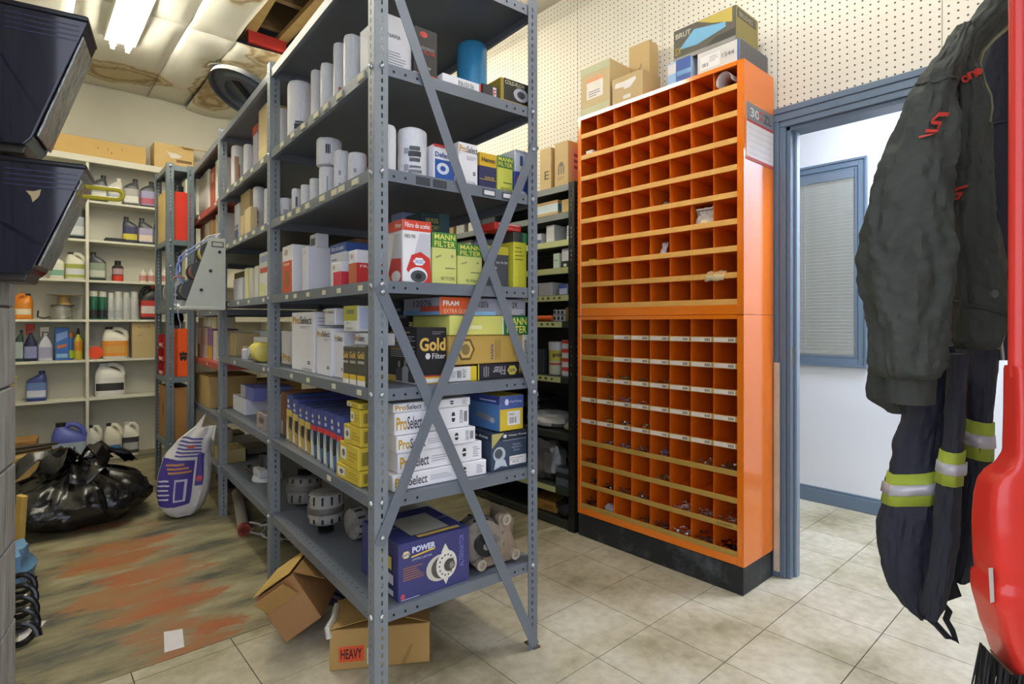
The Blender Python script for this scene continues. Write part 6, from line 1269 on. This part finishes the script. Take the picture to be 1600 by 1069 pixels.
# ================================================================ LOFTED CLOTH AND BAGS
class Loft:
    """soft body through sections given by height and width; lateral axis RT, depth axis FW"""
    def __init__(s, secs, e=2.3, fold=0, seed=0, rot=0):
        s.k = secs; s.e = e; s.fold = fold; s.seed = seed
        u = sum((q[1]+q[2])/2 for q in secs) / len(secs); u = s.u = (u - CX) / FPX; m = math.sqrt(1 + u*u)      # the body's own broad side
        s.ay = ((FW[0] + u*RT[0])/m, (FW[1] + u*RT[1])/m); s.ax = ((RT[0] - u*FW[0])/m, (RT[1] - u*FW[1])/m); s.cr, s.sr = math.cos(rot), math.sin(rot)
        s.ax, s.ay = tuple(s.cr*p + s.sr*q for p, q in zip(s.ax, s.ay)), tuple(-s.sr*p + s.cr*q for p, q in zip(s.ax, s.ay))
    def sec(s, py):
        k = s.k
        if py <= k[0][0]: return k[0]
        for a, b in zip(k[:-1], k[1:]):
            if py <= b[0]:
                f = (py - a[0]) / (b[0] - a[0]); f = f*f*(3-2*f)*.35 + f*.65
                return tuple(p + (q-p)*f for p, q in zip(a, b))
        return k[-1]
    def pt(s, py, a, k=1.0, off=0.0):
        _, L, Rr, d, th = s.sec(py); c, sn = math.cos(a), math.sin(a); e = s.e
        lat = ((L+Rr)/2-CX)/FPX*d; ha = (Rr-L)/2/FPX*d / math.sqrt(1 + s.u*s.u); ha = max(.3*ha, (ha - abs(s.sr)*th)/s.cr)
        x = (ha*k + off)*math.copysign(abs(c)**(2/e), c); y = (th*k + off)*math.copysign(abs(sn)**(2/e), sn)
        if s.fold:
            q = s.fold*(mnoise.noise((math.cos(a)*2.2 + s.seed, math.sin(a)*2.2, py*.011)) + .7*mnoise.noise((math.cos(a)*4.5 + s.seed, math.sin(a)*4.5, py*.024)) + .32*mnoise.noise((math.cos(a)*7 + s.seed, math.sin(a)*7, py*.075)))
            x += q*c; y += q*sn
        z = CAM_H + (HY - py)/FPX*d
        return Vector((FW[0]*d + RT[0]*lat + s.ax[0]*x + s.ay[0]*y, FW[1]*d + RT[1]*lat + s.ax[1]*x + s.ay[1]*y, z))
    def build(s, name, mat, parent, n=72, step=4, y0=None, y1=None):
        y0 = s.k[0][0] if y0 is None else y0; y1 = s.k[-1][0] if y1 is None else y1
        m = max(3, int((y1-y0)/step)); rs = [[s.pt(y0 + (y1-y0)*i/m, -2*math.pi*j/n) for j in range(n)] for i in range(m+1)]
        return MB().rings(rs[::-1]).build(name, mat, parent, True)
    def strip(s, name, mat, parent, f0, f1, a0, a1, off=.003, n=14):
        vs = []
        for i in range(n+1):
            a = R(a0 + (a1-a0)*i/n); vs += [s.pt(f0(math.cos(a)), a, 1, off), s.pt(f1(math.cos(a)), a, 1, off)]
        o = MB().add(vs, [(2*i, 2*i+1, 2*i+3, 2*i+2) for i in range(n)]).build(name, mat, parent, True); o.modifiers.new('t', 'SOLIDIFY').thickness = .0015; return o
    def poly(s, name, mat, parent, pts, off=.003):
        """flat print following the front of the body; pts are (u -1..1 across, height)"""
        vs = [s.pt(py, -math.acos(max(-1, min(1, u))), 1, off) for u, py in pts]
        return MB().add(vs, [tuple(range(len(vs)))]).build(name, mat, parent)
JK = M('3e413a', .8, var=.38, scale=9, bump=.6, bscale=26); JK2 = M('373933', .85, var=.2, scale=9, bump=.3, bscale=60); NV = M('2b2d39', .8, var=.22, scale=8, bump=.3, bscale=60)
RED = M('d23a2a', .6)
jk = thing('work_jacket', 'dark olive work jacket with red sleeve emblem hanging on a wall hook', 'jacket', (0, 0, 0))
slv = Loft([(45, 1492, 1520, 1.0, .03), (70, 1478, 1516, .99, .05), (100, 1462, 1508, .98, .065), (135, 1434, 1496, .97, .075), (170, 1410, 1492, .96, .08), (220, 1386, 1491, .95, .085), (280, 1362, 1491, .94, .09), (340, 1346, 1492, .94, .09), (400, 1338, 1492, .94, .09), (450, 1342, 1491, .94, .088), (500, 1352, 1487, .94, .085), (545, 1360, 1481, .94, .08), (570, 1362, 1481, .94, .078), (580, 1365, 1477, .94, .074), (589, 1374, 1470, .94, .058)], fold=.011, seed=3)
slv.build('sleeve', JK, jk)
slv.strip('armhole_seam', JK2, jk, lambda c: 150 - 18*c*c, lambda c: 154 - 18*c*c, 180, 360, .002)
cf = Loft([(584, 1375, 1468, .94, .056), (592, 1380, 1464, .94, .052), (612, 1380, 1462, .94, .05), (628, 1381, 1461, .94, .05)], fold=.002, seed=1); cf.build('cuff', JK2, jk)
bd = Loft([(-60, 1552, 1600, 1.04, .045), (-20, 1545, 1596, 1.04, .055), (5, 1535, 1590, 1.03, .06), (30, 1515, 1582, 1.03, .065), (55, 1500, 1556, 1.02, .065), (80, 1488, 1534, 1.02, .065), (105, 1482, 1529, 1.02, .065), (135, 1480, 1540, 1.02, .065), (165, 1480, 1549, 1.02, .065), (195, 1480, 1546, 1.02, .065), (240, 1480, 1547, 1.02, .068), (300, 1480, 1553, 1.02, .07), (380, 1480, 1561, 1.02, .072), (440, 1482, 1570, 1.02, .07), (475, 1484, 1576, 1.02, .065), (505, 1486, 1575, 1.02, .06), (535, 1490, 1566, 1.02, .05), (546, 1500, 1560, 1.02, .03)], fold=.007, seed=9)
bd.build('jacket_body', JK, jk)
bd.strip('waistband_seam', JK2, jk, lambda c: 478 + 12*c, lambda c: 484 + 12*c, 180, 360, .003)
# zipper along the front edge
zp = [(1589, 30), (1572, 45), (1552, 62), (1536, 80), (1530, 100), (1536, 125), (1547, 150), (1549, 170), (1545, 192)]
P = []
for px, py in zp:
    d = .985; lat = (px-CX)/FPX*d; P.append(Vector((FW[0]*d + RT[0]*lat, FW[1]*d + RT[1]*lat, CAM_H + (HY-py)/FPX*d)))
MB().tube(P, .0035, 6).build('zipper', M('8d8a6a', .4, .6), jk, True)
PL = []
for px, py in ((1574, 480), (1573, 505), (1566, 530), (1559, 545)):
    d = .985; lat = (px-CX)/FPX*d; PL.append(Vector((FW[0]*d + RT[0]*lat, FW[1]*d + RT[1]*lat, CAM_H + (HY-py)/FPX*d)))
MB().tube(PL, .003, 6).build('zipper_end', M('8d8a6a', .4, .6), jk, True)
MB().tube([PL[-1] + Vector((.004, -.004, .012)), PL[-1] + Vector((.008, -.006, -.02))], .0028, 6).build('zipper_pull', M('c9c9c6', .3, .8), jk, True)
MB().lathe([(.008, 0), (.007, .004), (.001, .005)], 12, bd.pt(462, R(-65), 1, .0), (-.66, -.75, 0)).build('snap_button', M('6a6a64', .4, .5), jk, True)
# red emblem on the sleeve and chest: slanted S bars
def emblem(lf, cu, cy, su, sy, parent):
    bars = [[(-.2, -1), (1, -1.12), (.95, -.78), (-.1, -.62)], [(-.2, -1), (-.1, -.62), (-.42, -.30), (-.62, -.38)], [(-.62, -.38), (-.42, -.30), (.62, -.32), (.66, 0), (-.5, 0)], [(.30, .0), (.66, 0), (.55, .38), (.15, .38)], [(-.75, .38), (.55, .38), (.48, .64), (-.7, .68)], [(-1, .92), (.3, .74), (-.2, .98), (-.98, 1.1)]]
    for b in bars: lf.poly('emblem_bar', RED, parent, [(cu + su*x - su*.25*y, cy + sy*y) for x, y in b], .007)
def lname(lf, parent, txt, u0, u1, yc, hpx, slant=0):
    n = len(txt)
    for i, ch in enumerate(txt):
        u = u0 + (u1-u0)*(i+.5)/n; p = lf.pt(yc + slant*i, -math.acos(u), 1, .005)
        inst(text_mesh(ch, .03), 'lettering', parent, p, (R(90), R(-18), -YAW), (.016, hpx/FPX, 1), RED)
emblem(slv, .34, 220, .27, 17, jk); emblem(bd, -.42, 313, .30, 11, jk)
lname(bd, jk, 'on.', -.15, .62, 142, 11, -4); lname(bd, jk, 'o.', -.85, -.5, 168, 9)
bk = Loft([(470, 1362, 1430, 1.0, .028), (560, 1358, 1424, 1.0, .03), (600, 1354, 1412, 1.0, .03), (622, 1354, 1412, 1.0, .028), (645, 1388, 1414, 1.0, .02)], fold=.005, seed=5); bk.build('jacket_tail', JK2, jk)
# hanging coveralls behind the jacket
cv = thing('coveralls', 'navy coveralls with lime and silver reflective bands hanging behind the jacket', 'coveralls', (0, 0, 0))
up = Loft([(-70, 1560, 1612, 1.17, .045), (20, 1540, 1625, 1.17, .05), (80, 1532, 1630, 1.17, .05), (200, 1532, 1632, 1.17, .052), (350, 1530, 1632, 1.17, .052), (480, 1510, 1630, 1.17, .052), (560, 1440, 1600, 1.16, .055)], fold=.006, seed=2); up.build('upper_body', NV, cv)
up.strip('chest_seam', M('2d3040', .8), cv, lambda c: 196, lambda c: 200, 180, 360, .003)
L1 = Loft([(540, 1436, 1490, 1.09, .05), (600, 1418, 1486, 1.09, .055), (640, 1411, 1484, 1.09, .058), (700, 1394, 1478, 1.09, .06), (740, 1389, 1474, 1.09, .06), (780, 1380, 1470, 1.09, .06), (830, 1371, 1466, 1.09, .06), (880, 1375, 1460, 1.09, .055), (910, 1383, 1455, 1.09, .05), (940, 1405, 1450, 1.09, .04), (963, 1436, 1447, 1.09, .02)], fold=.007, seed=4)
L2 = Loft([(553, 1483, 1512, 1.0, .035), (600, 1480, 1509, 1.0, .04), (660, 1475, 1508, 1.0, .042), (700, 1470, 1506, 1.0, .042), (760, 1465, 1503, 1.0, .042), (820, 1458, 1499, 1.0, .042), (880, 1450, 1491, 1.0, .042), (940, 1444, 1480, 1.0, .038), (962, 1446, 1468, 1.0, .03)], fold=.004, seed=6)
L3 = Loft([(530, 1506, 1558, 1.12, .045), (600, 1507, 1556, 1.09, .05), (660, 1507, 1551, 1.09, .05), (720, 1504, 1550, 1.09, .05), (800, 1496, 1540, 1.09, .05), (860, 1490, 1528, 1.09, .045), (903, 1486, 1514, 1.09, .035)], fold=.004, seed=8)
for lf, nm_ in ((L1, 'trouser_leg'), (L2, 'sleeve'), (L3, 'trouser_leg')): lf.build(nm_, NV if nm_ != 'sleeve' else M('2b2d36', .8, var=.25, scale=8, bump=.3, bscale=60), cv)
LIME = M('a9b93c', .7, var=.2, scale=30); SILV = M('c9c6cc', .35, .2, var=.12, scale=20)
for lf, t0, t1, sl_ in ((L1, 730, 779, -10), (L2, 701, 752, 0), (L3, 654, 712, 3)):
    third = (t1-t0)/3
    lf.strip('reflective_band', LIME, cv, lambda c: t0 + sl_*c, lambda c: t1 + sl_*c, 180, 360, .003)
    lf.strip('reflective_stripe', SILV, cv, lambda c: t0 + third*1.0 + sl_*c, lambda c: t0 + third*2.0 + sl_*c, 184, 356, .0055)
def cpt(px, py, d): lat = (px-CX)/FPX*d; return Vector((FW[0]*d + RT[0]*lat, FW[1]*d + RT[1]*lat, CAM_H + (HY-py)/FPX*d))
MB().tube([cpt(1446, 962, 1.02), cpt(1462, 975, 1.02), cpt(1480, 995, 1.02), cpt(1494, 1003, 1.02), cpt(1488, 985, 1.02), cpt(1478, 968, 1.02), cpt(1483, 955, 1.02), cpt(1474, 945, 1.02)], .0055, 6).build('ankle_strap', M('1b1c20', .8), cv, True)
MB().prism([(1478, 900), (1492, 902), (1503, 932), (1474, 942)], lambda a, b: cpt(a, b, 1.05), lambda a, b: cpt(a, b, 1.058)).build('pocket_flap', M('1b1c20', .8), cv)
# hook rail on the wall
hk = thing('hook_rail', 'wooden hook rail with steel pegs on the wall behind the clothes', 'hook rail', (0, 0, 0))
MB().box(.62, 2.2, Y_HOOK + .0005, Y_HOOK + .018, 1.80, 1.88).build('rail_board', M('8d6b45', .6, var=.2), hk, bevel=.003)
for xx in (.98, 1.38, 1.52, 1.75):
    MB().tube([(xx, Y_HOOK + .018, 1.84), (xx, Y_HOOK + .12, 1.835), (xx, Y_HOOK + .20, 1.85), (xx, Y_HOOK + .23, 1.88)], .007, 8).build('peg', M('9a9da0', .3, .8), hk, True)
# broom
br = thing('broom', 'red plastic broom with black bristles hanging at the right edge', 'broom', (0, 0, 0))
RDP = M('e2382c', .25, var=.06, spec=.6)
MB().tube([cpt(1593, -230, .75), cpt(1593, 200, .75), cpt(1592, 590, .75)], .0115, 16).build('handle', RDP, br, True)
hd = Loft([(572, 1565, 1625, .75, .016), (578, 1563, 1629, .75, .019), (640, 1562, 1631, .75, .021), (708, 1560, 1635, .75, .022), (726, 1549, 1647, .75, .025), (742, 1526, 1670, .75, .028), (758, 1514, 1684, .75, .031), (785, 1507, 1696, .75, .034), (830, 1503, 1706, .75, .037), (880, 1504, 1712, .75, .039), (906, 1507, 1714, .75, .039), (912, 1499, 1722, .75, .043), (935, 1499, 1724, .75, .043), (985, 1512, 1726, .75, .043), (1030, 1529, 1728, .75, .042), (1062, 1544, 1730, .75, .040)], e=5.5, rot=R(28))
hd.build('broom_head', RDP, br, n=64, step=6)
hd.strip('head_rim', M('9a8a6c', .6), br, lambda c: 1046, lambda c: 1062, 100, 420, .002, 30)
hd.poly('sticker', M('d8cfc6', .5), br, [(-.99, 885), (-.93, 880), (-.90, 930), (-.97, 936)], .003)
mb = MB(); rr = random.Random(3)
for k in range(620):
    u = rr.uniform(-1, 1); v = rr.uniform(-1, 1); a = hd.pt(1040, 0); 
    px = 1622 + 90*u; d = .75 + .035*v; top = 1000 + 55*max(0, min(1, (px - 1528)/50)); ln = rr.uniform(95, 125)
    p = cpt(px, top, d); q = cpt(px + rr.uniform(-16, 10) - 8, top + ln*rr.uniform(.7, 1.05), d + rr.uniform(-.012, .012))
    mb.cyl(p, q, .0013, 3, .0006)
tag(mb.build('bristles', M('191817', .6), br), kind='stuff')

# ================================================================ WALL DISPENSERS ON THE BLOCK WALL
SMK = M('14162a', .08, var=.25, scale=5, spec=.7); FRT = M('8f928e', .14, .55, var=.7, scale=22, bump=1.0, bscale=22)
def dispenser(label, z0, z1, ptop, pbot, lever):
    t = thing('wall_dispenser', label, 'dispenser', (0, 0, 0)); s0, s1 = .05, .215
    def pr(poly, sa, sb, name, mat, bev=.004): return MB().prism(poly, lambda p, z: wallpt(sa, p, z), lambda p, z: wallpt(sb, p, z)).build(name, mat, t, bevel=bev, seg=3)
    hh = z1 - z0
    pr([(.001, z0), (pbot, z0), (pbot + (ptop-pbot)*.12, z0 + hh*.05), (ptop - .006, z1 - hh*.10), (ptop, z1 - hh*.05), (ptop, z1 - .012), (.001, z1 - .012)], s0, s1, 'smoked_body', SMK, .008)
    # clear window on the slanted front showing the crumpled contents
    e0 = (pbot + (ptop-pbot)*.16, z0 + hh*.08); e1 = (ptop - .012, z1 - hh*.14)
    d = Vector((e1[0]-e0[0], e1[1]-e0[1])).normalized(); n = Vector((d.y, -d.x))
    k0, k1 = .0015, .007
    pr([(e0[0]+n.x*k0, e0[1]+n.y*k0), (e0[0]+n.x*k1, e0[1]+n.y*k1), (e1[0]+n.x*k1, e1[1]+n.y*k1), (e1[0]+n.x*k0, e1[1]+n.y*k0)], s0 + .008, s1 - .008, 'front_window', FRT, .002)
    pr([(.001, z1 - .013), (ptop + .004, z1 - .013), (ptop + .004, z1), (.001, z1)], s0 - .003, s1 + .003, 'lid_rim', M('14151f', .2), .005)
    pr([(.004, z0 - .018), (pbot - .004, z0 - .018), (pbot + .006, z0 + .012), (.004, z0 + .012)], s0 + .02, s1 - .02, 'outlet', M('3a3630', .3, .2), .004)
    for q in range(4):
        zz = z1 - .03 - .012*q
        pr([(.02, zz), (ptop - .015, zz), (ptop - .015, zz + .003), (.02, zz + .003)], s1 + .0006, s1 - .004, 'moulded_rib', M('2a2d48', .2), 0)
    if lever:
        zc = z1 - .050; zr = .0125; pts = []
        for k in range(9): a = R(-90 + 22.5*k); pts.append(wallpt(.13, .225 + zr*math.cos(a), zc + zr*math.sin(a)))
        for k in range(9): a = R(90 + 22.5*k); pts.append(wallpt(.13, .145 + zr*math.cos(a), zc + zr*math.sin(a)))
        MB().tube(pts, .0058, 8, True).build('lever', M('b5a827', .4), t, True)
    return t
d1 = dispenser('upper smoky black plastic wall dispenser with clear front', 1.575, 1.905, .172, .055, False)
d2 = dispenser('lower smoky black plastic wall dispenser with a yellow lever', 1.275, 1.545, .168, .058, True)
pts = ngon(0, 0, .014, .014, 7)
mb = MB().add([wallpt(.2165, .075 + a*(.6 + .7*(i % 2)), 1.46 + b*(.6 + .7*(i % 2))) for i, (a, b) in enumerate(pts)], [tuple(range(7))]); mb.build('torn_sticker', M('b5a27a', .7), d2)

# ================================================================ ON THE FLOOR
gb = thing('garbage_bag', 'full black garbage bag tied in a knot on the floor', 'bag', (.265, 4.14, .002))
BAG = M('0e0e11', .27, var=.3, scale=6, spec=.7, bump=.5, bscale=16)
mb = MB(); rs = []; N_, K_ = 132, 44
for k in range(K_ + 1):
    v = k / K_; ring = []
    for i in range(N_):
        a = 2*math.pi*i/N_
        R0 = math.sin(math.pi*min(1, .10 + v*.90))**.55 if v < .75 else math.sin(math.pi*.775)**.55 * (1 - (v-.75)/.25)**.9
        R0 = max(.05, R0)
        fold = 1 + .10*mnoise.noise((math.cos(a)*2, math.sin(a)*2, v*2.5)) + (.07 + .1*v)*mnoise.noise((math.cos(a)*7, math.sin(a)*7, v*1.1)) - .10*abs(mnoise.noise((math.cos(a)*4.5+3, math.sin(a)*4.5, v*3.2))) - .07*abs(mnoise.noise((math.cos(a)*9, math.sin(a)*9+7, v*6))) - .03*abs(mnoise.noise((math.cos(a)*20, math.sin(a)*20, v*9)))
        z = .33 * (v**1.05) + .02*mnoise.noise((math.cos(a)*4, math.sin(a)*4, v*4+9)) * (1 if v > .05 else 0)
        ring.append((.39*R0*fold*math.cos(a), .36*R0*fold*math.sin(a), max(0, z)))
    rs.append(ring)
mb.rings(rs).build('bag_body', BAG, gb, True)
rr = random.Random(2)
for k in range(11):
    a = k*.61 + rr.uniform(-.2, .2); L = rr.uniform(.13, .26); w_ = rr.uniform(.05, .10); vs = []
    n = 8
    for i in range(n+1):
        f = i/n; c = Vector((math.cos(a)*L*f*1.15, math.sin(a)*L*f, .315 + .085*math.sin(f*2.6) * (1 + .6*math.sin(k*3)) - .05*f*f)); s = Vector((-math.sin(a), math.cos(a), .25*math.sin(k))) 
        ww = w_*(.25 + f*1.1)
        for q in range(5): vs.append(c + s*ww*(q/4-.5)*1.6 + Vector((0, 0, .022*math.sin(q*1.6 + k) + .012*math.sin(i*2+q))))
    o = MB().add(vs, [(i*5+q, i*5+q+1, (i+1)*5+q+1, (i+1)*5+q) for i in range(n) for q in range(4)]).build('bag_flap', BAG, gb, True); o.modifiers.new('t', 'SOLIDIFY').thickness = .002
MB().lathe([(.03, .30), (.022, .33), (.036, .355), (.02, .37), (.001, .372)], 12).build('knot', BAG, gb, True)
# bag of absorbent
sb_ = thing('granule_bag', 'white and purple printed sack of granules slumped against the rack', 'sack', (0, 0, 0))
SW = M('d5d2d0', .4, var=.06, bump=.25, bscale=14)
sl2 = Loft([(667, 303, 337, 3.36, .035), (676, 290, 339, 3.36, .05), (690, 272, 333, 3.36, .075), (710, 256, 331, 3.36, .095), (740, 247, 331, 3.36, .10), (765, 246, 327, 3.36, .10), (782, 249, 320, 3.36, .10), (794, 255, 314, 3.36, .09), (802, 266, 304, 3.36, .07)], e=2.6, fold=.012, seed=7)
sl2.build('sack_body', SW, sb_, n=40, step=5)
PUR = M('4a3f8f', .4); 
def region(u0, u1, f0, f1, name, mat, off, n=10, m=6):
    vs = []
    for i in range(n+1):
        u = u0 + (u1-u0)*i/n; a = -math.acos(max(-.995, min(.995, u)))
        for j in range(m+1): vs.append(sl2.pt(f0(u) + (f1(u)-f0(u))*j/m, a, 1, off))
    MB().add(vs, [(i*(m+1)+j, i*(m+1)+j+1, (i+1)*(m+1)+j+1, (i+1)*(m+1)+j) for i in range(n) for j in range(m)]).build(name, mat, sb_, True)
region(-.97, .22, lambda u: 714 + 6*u, lambda u: 784 - 8*(u+.4)**2, 'printed_panel', PUR, .004)
region(.30, .58, lambda u: 706, lambda u: 755, 'printed_panel', PUR, .004)
for k in range(6): region(-.9 + .08*k, .25 + .05*k, lambda u: 682 + 5.0*k + 4*u, lambda u: 684.2 + 5.0*k + 4*u, 'printed_stripe', PUR, .004, 8, 1)
for k in range(3): region(-.75 + .1*k, -.05 + .1*k, lambda u: 718 + 6*k, lambda u: 721 + 6*k, 'printed_line', M('c98a5a', .5), .007, 6, 1)
for k in range(5): region(-.9, -.45 + .04*(k % 2), lambda u: 742 + 7*k, lambda u: 744.5 + 7*k, 'printed_line', M('c9c6dc', .5), .007, 6, 1)
region(-.25, .05, lambda u: 742, lambda u: 776, 'printed_outline', M('c9c6dc', .5), .007); region(-.20, .0, lambda u: 745, lambda u: 773, 'printed_inset', PUR, .009)
region(.33, .52, lambda u: 740, lambda u: 748, 'printed_mark', M('c24a5a', .5), .007, 5, 2); region(-.15, .05, lambda u: 692, lambda u: 696, 'printed_mark', M('d2503c', .5), .007, 5, 2)
MB().prism([(303, 668), (322, 645), (313, 672)], lambda a, b: cpt(a, b, 3.36), lambda a, b: cpt(a, b, 3.40)).build('sack_ear', SW, sb_); MB().prism([(322, 672), (338, 664), (334, 690)], lambda a, b: cpt(a, b, 3.35), lambda a, b: cpt(a, b, 3.39)).build('sack_ear', SW, sb_)
# cartons under the rack corner
o = carton('carton', 'taped cardboard box with orange HEAVY sticker under the rack corner', 'box', (.971, 1.782, .001), (.33, .2, .135), 'b48f52', [('p', '-y', .09, .20, .34, .58, 'e2542a'), ('t', '-y', .11, .27, .32, .52, 'HEAVY', '33160e', 0, .02), ('p', '-y', .37, .10, .47, .50, 'dcd9d4'), lines('-y', .38, .14, .46, .46, 4, '8a8a90'), ('g', '-y', [(.7, 0), (.8, .5), (.83, .5), (.75, 0)], 'a07c44')], rz=R(-32.4))
for (a, b, c, d, rx, ry) in ((-.165, -.01, -.10, .10, 0, -12), (.01, .165, -.10, .10, 0, 16)):
    MB().box(a, b, c, d, .136, .1385, Matrix.Rotation(R(ry), 3, 'Y'), (a if a < 0 else b, 0, .136)).build('box_flap', M('a8854a', .7, var=.15), o)
MB().tube([(-.165, -.10, .11), (-.172, -.09, .14), (-.16, -.04, .146), (-.165, .06, .14)], .011, 6).build('loose_tape', M('c9c4b8', .3), o, True)
o = carton('carton', 'torn brown cardboard box tipped on its edge beside the rack', 'box', (.845, 2.09, .05), (.15, .25, .19), 'a5784a', [('p', '-x', .1, .40, .9, .42, '7d5730')], rz=R(-34), tilt=(R(-4), R(-34)))
bpy.context.view_layer.update(); o.location.z += .001 - min((o.matrix_world @ v.co).z for v in o.data.vertices)
MB().box(-.075, .075, -.135, .135, .199, .202).build('box_top', M('c9a75e', .7, var=.2), o)
MB().box(.075, .19, -.11, .11, .19, .1925, Matrix.Rotation(R(48), 3, 'Y'), (.075, 0, .19)).build('box_flap', M('8d6a3a', .7), o); MB().box(-.06, .06, -.22, -.134, .12, .123, Matrix.Rotation(R(-50), 3, 'X'), (0, -.134, .12)).build('box_flap', M('b18a50', .7), o)
MB().box(-.0775, -.0755, -.02, -.012, .02, .19, Matrix.Rotation(R(20), 3, 'X')).build('crease', M('5d3f20', .8), o)
o = MB().box(-.09, .09, -.12, .12, 0, .05).box(-.075, .075, -.105, .105, .05, .09).build('plastic_tray', M('28324a', .45), None, bevel=.008); o.location = (1.07, 2.12, .001); o.rotation_euler.z = R(15); tag(o, 'dark blue plastic case on the floor under the bottom shelf', 'case')
t = thing('pipe_fitting', 'black pipe fitting with a stub end on the floor under the rack', 'fitting', (1.20, 1.92, .001), R(-25)); t.scale = (.8, .8, .8)
MB().rings([superring(0, 0, z, a, b, e=3) for z, a, b in ((0, .055, .045), (.01, .06, .05), (.05, .055, .045), (.065, .04, .03))]).build('fitting_body', M('151516', .5), t, True); MB().lathe([(.018, 0), (.018, .10), (.013, .10), (.013, .02)], 16, (.05, 0, .035), (1, .1, .15)).build('stub', M('1d1d1e', .45), t, True)
# pipes and cables under the middle bay
t = thing('pipe', 'white plastic pipe with red end lying under the middle bay', 'pipe', (.93, 3.24, .034), R(-8))
MB().lathe([(.03, 0), (.03, .75), (.024, .75)], 18, (0, 0, 0), (.08, 1, 0)).build('pipe_wall', M('a39c92', .45), t, True); MB().lathe([(.034, -.02), (.034, .02), (.026, .02), (.024, -.02)], 18, (0, 0, 0), (.08, 1, 0)).build('end_collar', M('8d3a2c', .5), t, True)
t = thing('cable_bundle', 'tangled grey cables on the floor under the middle bay', 'cables', (1.06, 3.02, .005))
for k in range(7):
    rr = random.Random(k); pts = []
    for i in range(12): f = i/11; pts.append((.12*math.sin(f*5 + k) * (.5 + .5*rr.random()), -.16 + .36*f, .01 + .012*k*.6 + .03*abs(math.sin(f*4 + k))))
    MB().tube(pts, .006, 6).build('cable', M(('8d8d8a', '5a5a5c', 'b0aea6', '3a3a3a')[k % 4], .5), t, True)
t = thing('hose_coil', 'black hose coil standing behind the granule sack', 'hose', (1.06, 4.20, .012))
for k in range(4):
    MB().tube([(.02*k, .11*math.cos(a), .105 + .095*math.sin(a)) for a in [2*math.pi*i/28 for i in range(28)]], .009, 8, True).build('hose_loop', M('1c1c1e', .45), t, True)
# papers on the floor
def sheet(name, label, pts, hx='ddd9dc'):
    P = [Vector((*onZ(px, py, .0025)[:2], .0025)) for px, py in pts]
    o = MB().prism(list(range(len(P))) and [(p.x, p.y) for p in P], lambda x, y: (x, y, .0022), lambda x, y: (x, y, .0032)).build(name, M(hx, .6), None); return tag(o, label, 'paper')
o = sheet('paper_sheet', 'white paper slip on the worn orange paint of the aisle floor', [(257, 1020), (256, 988), (285, 983), (288, 1011)])
sheet('paper_sheet', 'white paper corner sticking out past the block wall on the floor', [(27, 1012), (30, 985), (45, 973), (73, 970), (55, 990)])
# clutter behind the end of the block wall
x, y, _ = onZ(30, 985, .0); 
t = thing('hose_coil', 'glossy black corrugated hose coil at the end of the block wall', 'hose', (-.03, 2.80, .012))
P = []
for i in range(90):
    f = i/89; a = f*2*math.pi*5; P.append((.045 + .045*math.cos(a), -.25 + .62*f, .055 + .05*math.sin(a)))
MB().tube(P, .011, 8).build('hose_tube', M('17171b', .2), t, True)
t = thing('pump_sprayer', 'small black round knob on the floor by the block wall', 'knob', (.006, 2.275, .002))
MB().lathe([(.012, 0), (.012, .02), (.022, .022), (.024, .035), (.018, .045), (.001, .047)], 16).build('knob_head', M('121214', .4), t, True)
xb, yb, _ = onZ(48, 800, 0)
carton('carton', 'open tan cardboard box behind the garbage bag by the wall', 'box', (.03, 4.92, .002), (.34, .36, .30), 'b79a5c', rz=R(8))
carton('wood_crate', 'brown wooden crate behind the open cardboard box', 'crate', (.0, 5.42, .002), (.24, .26, .31), 'a87c42', rz=R(-5))
for k, (p0, p1, hx, r) in enumerate((((-.10, 5.00, .316), (.22, 5.06, .316), '2a2724', .011), ((-.08, 4.82, .317), (.18, 4.93, .317), '3a3128', .012))):
    t = thing('metal_rod', ('black rod lying across the open cardboard box', 'dark brown rod lying in the open cardboard box')[k], 'rod', (0, 0, 0)); MB().cyl(p0, p1, r, 10).build('rod_shaft', M(hx, .5), t, True)
o = MB().box(-.02, .02, -.05, .05, 0, .80).build('wood_board', M('bda868', .7, var=.2), None, bevel=.004); o.location = (-.085, 5.16, .002); o.rotation_euler = (R(0), R(5), 0); tag(o, 'pale wooden board standing upright at the wall edge', 'board')
o = MB().box(-.012, .012, -.03, .03, 0, .34).build('wood_board', M('c2a050', .7, var=.2), None, bevel=.003); o.location = (.005, 3.52, .002); o.rotation_euler = (0, R(3), R(20)); tag(o, 'short yellow wooden board in front of the garbage bag', 'board')
lump('blue_cloth', 'crumpled pale blue plastic sheet by the block wall end', 'sheet', (-.015, 3.36, .003), (.16, .24, .15), '6f9cc4', 12.0, .4, .5)
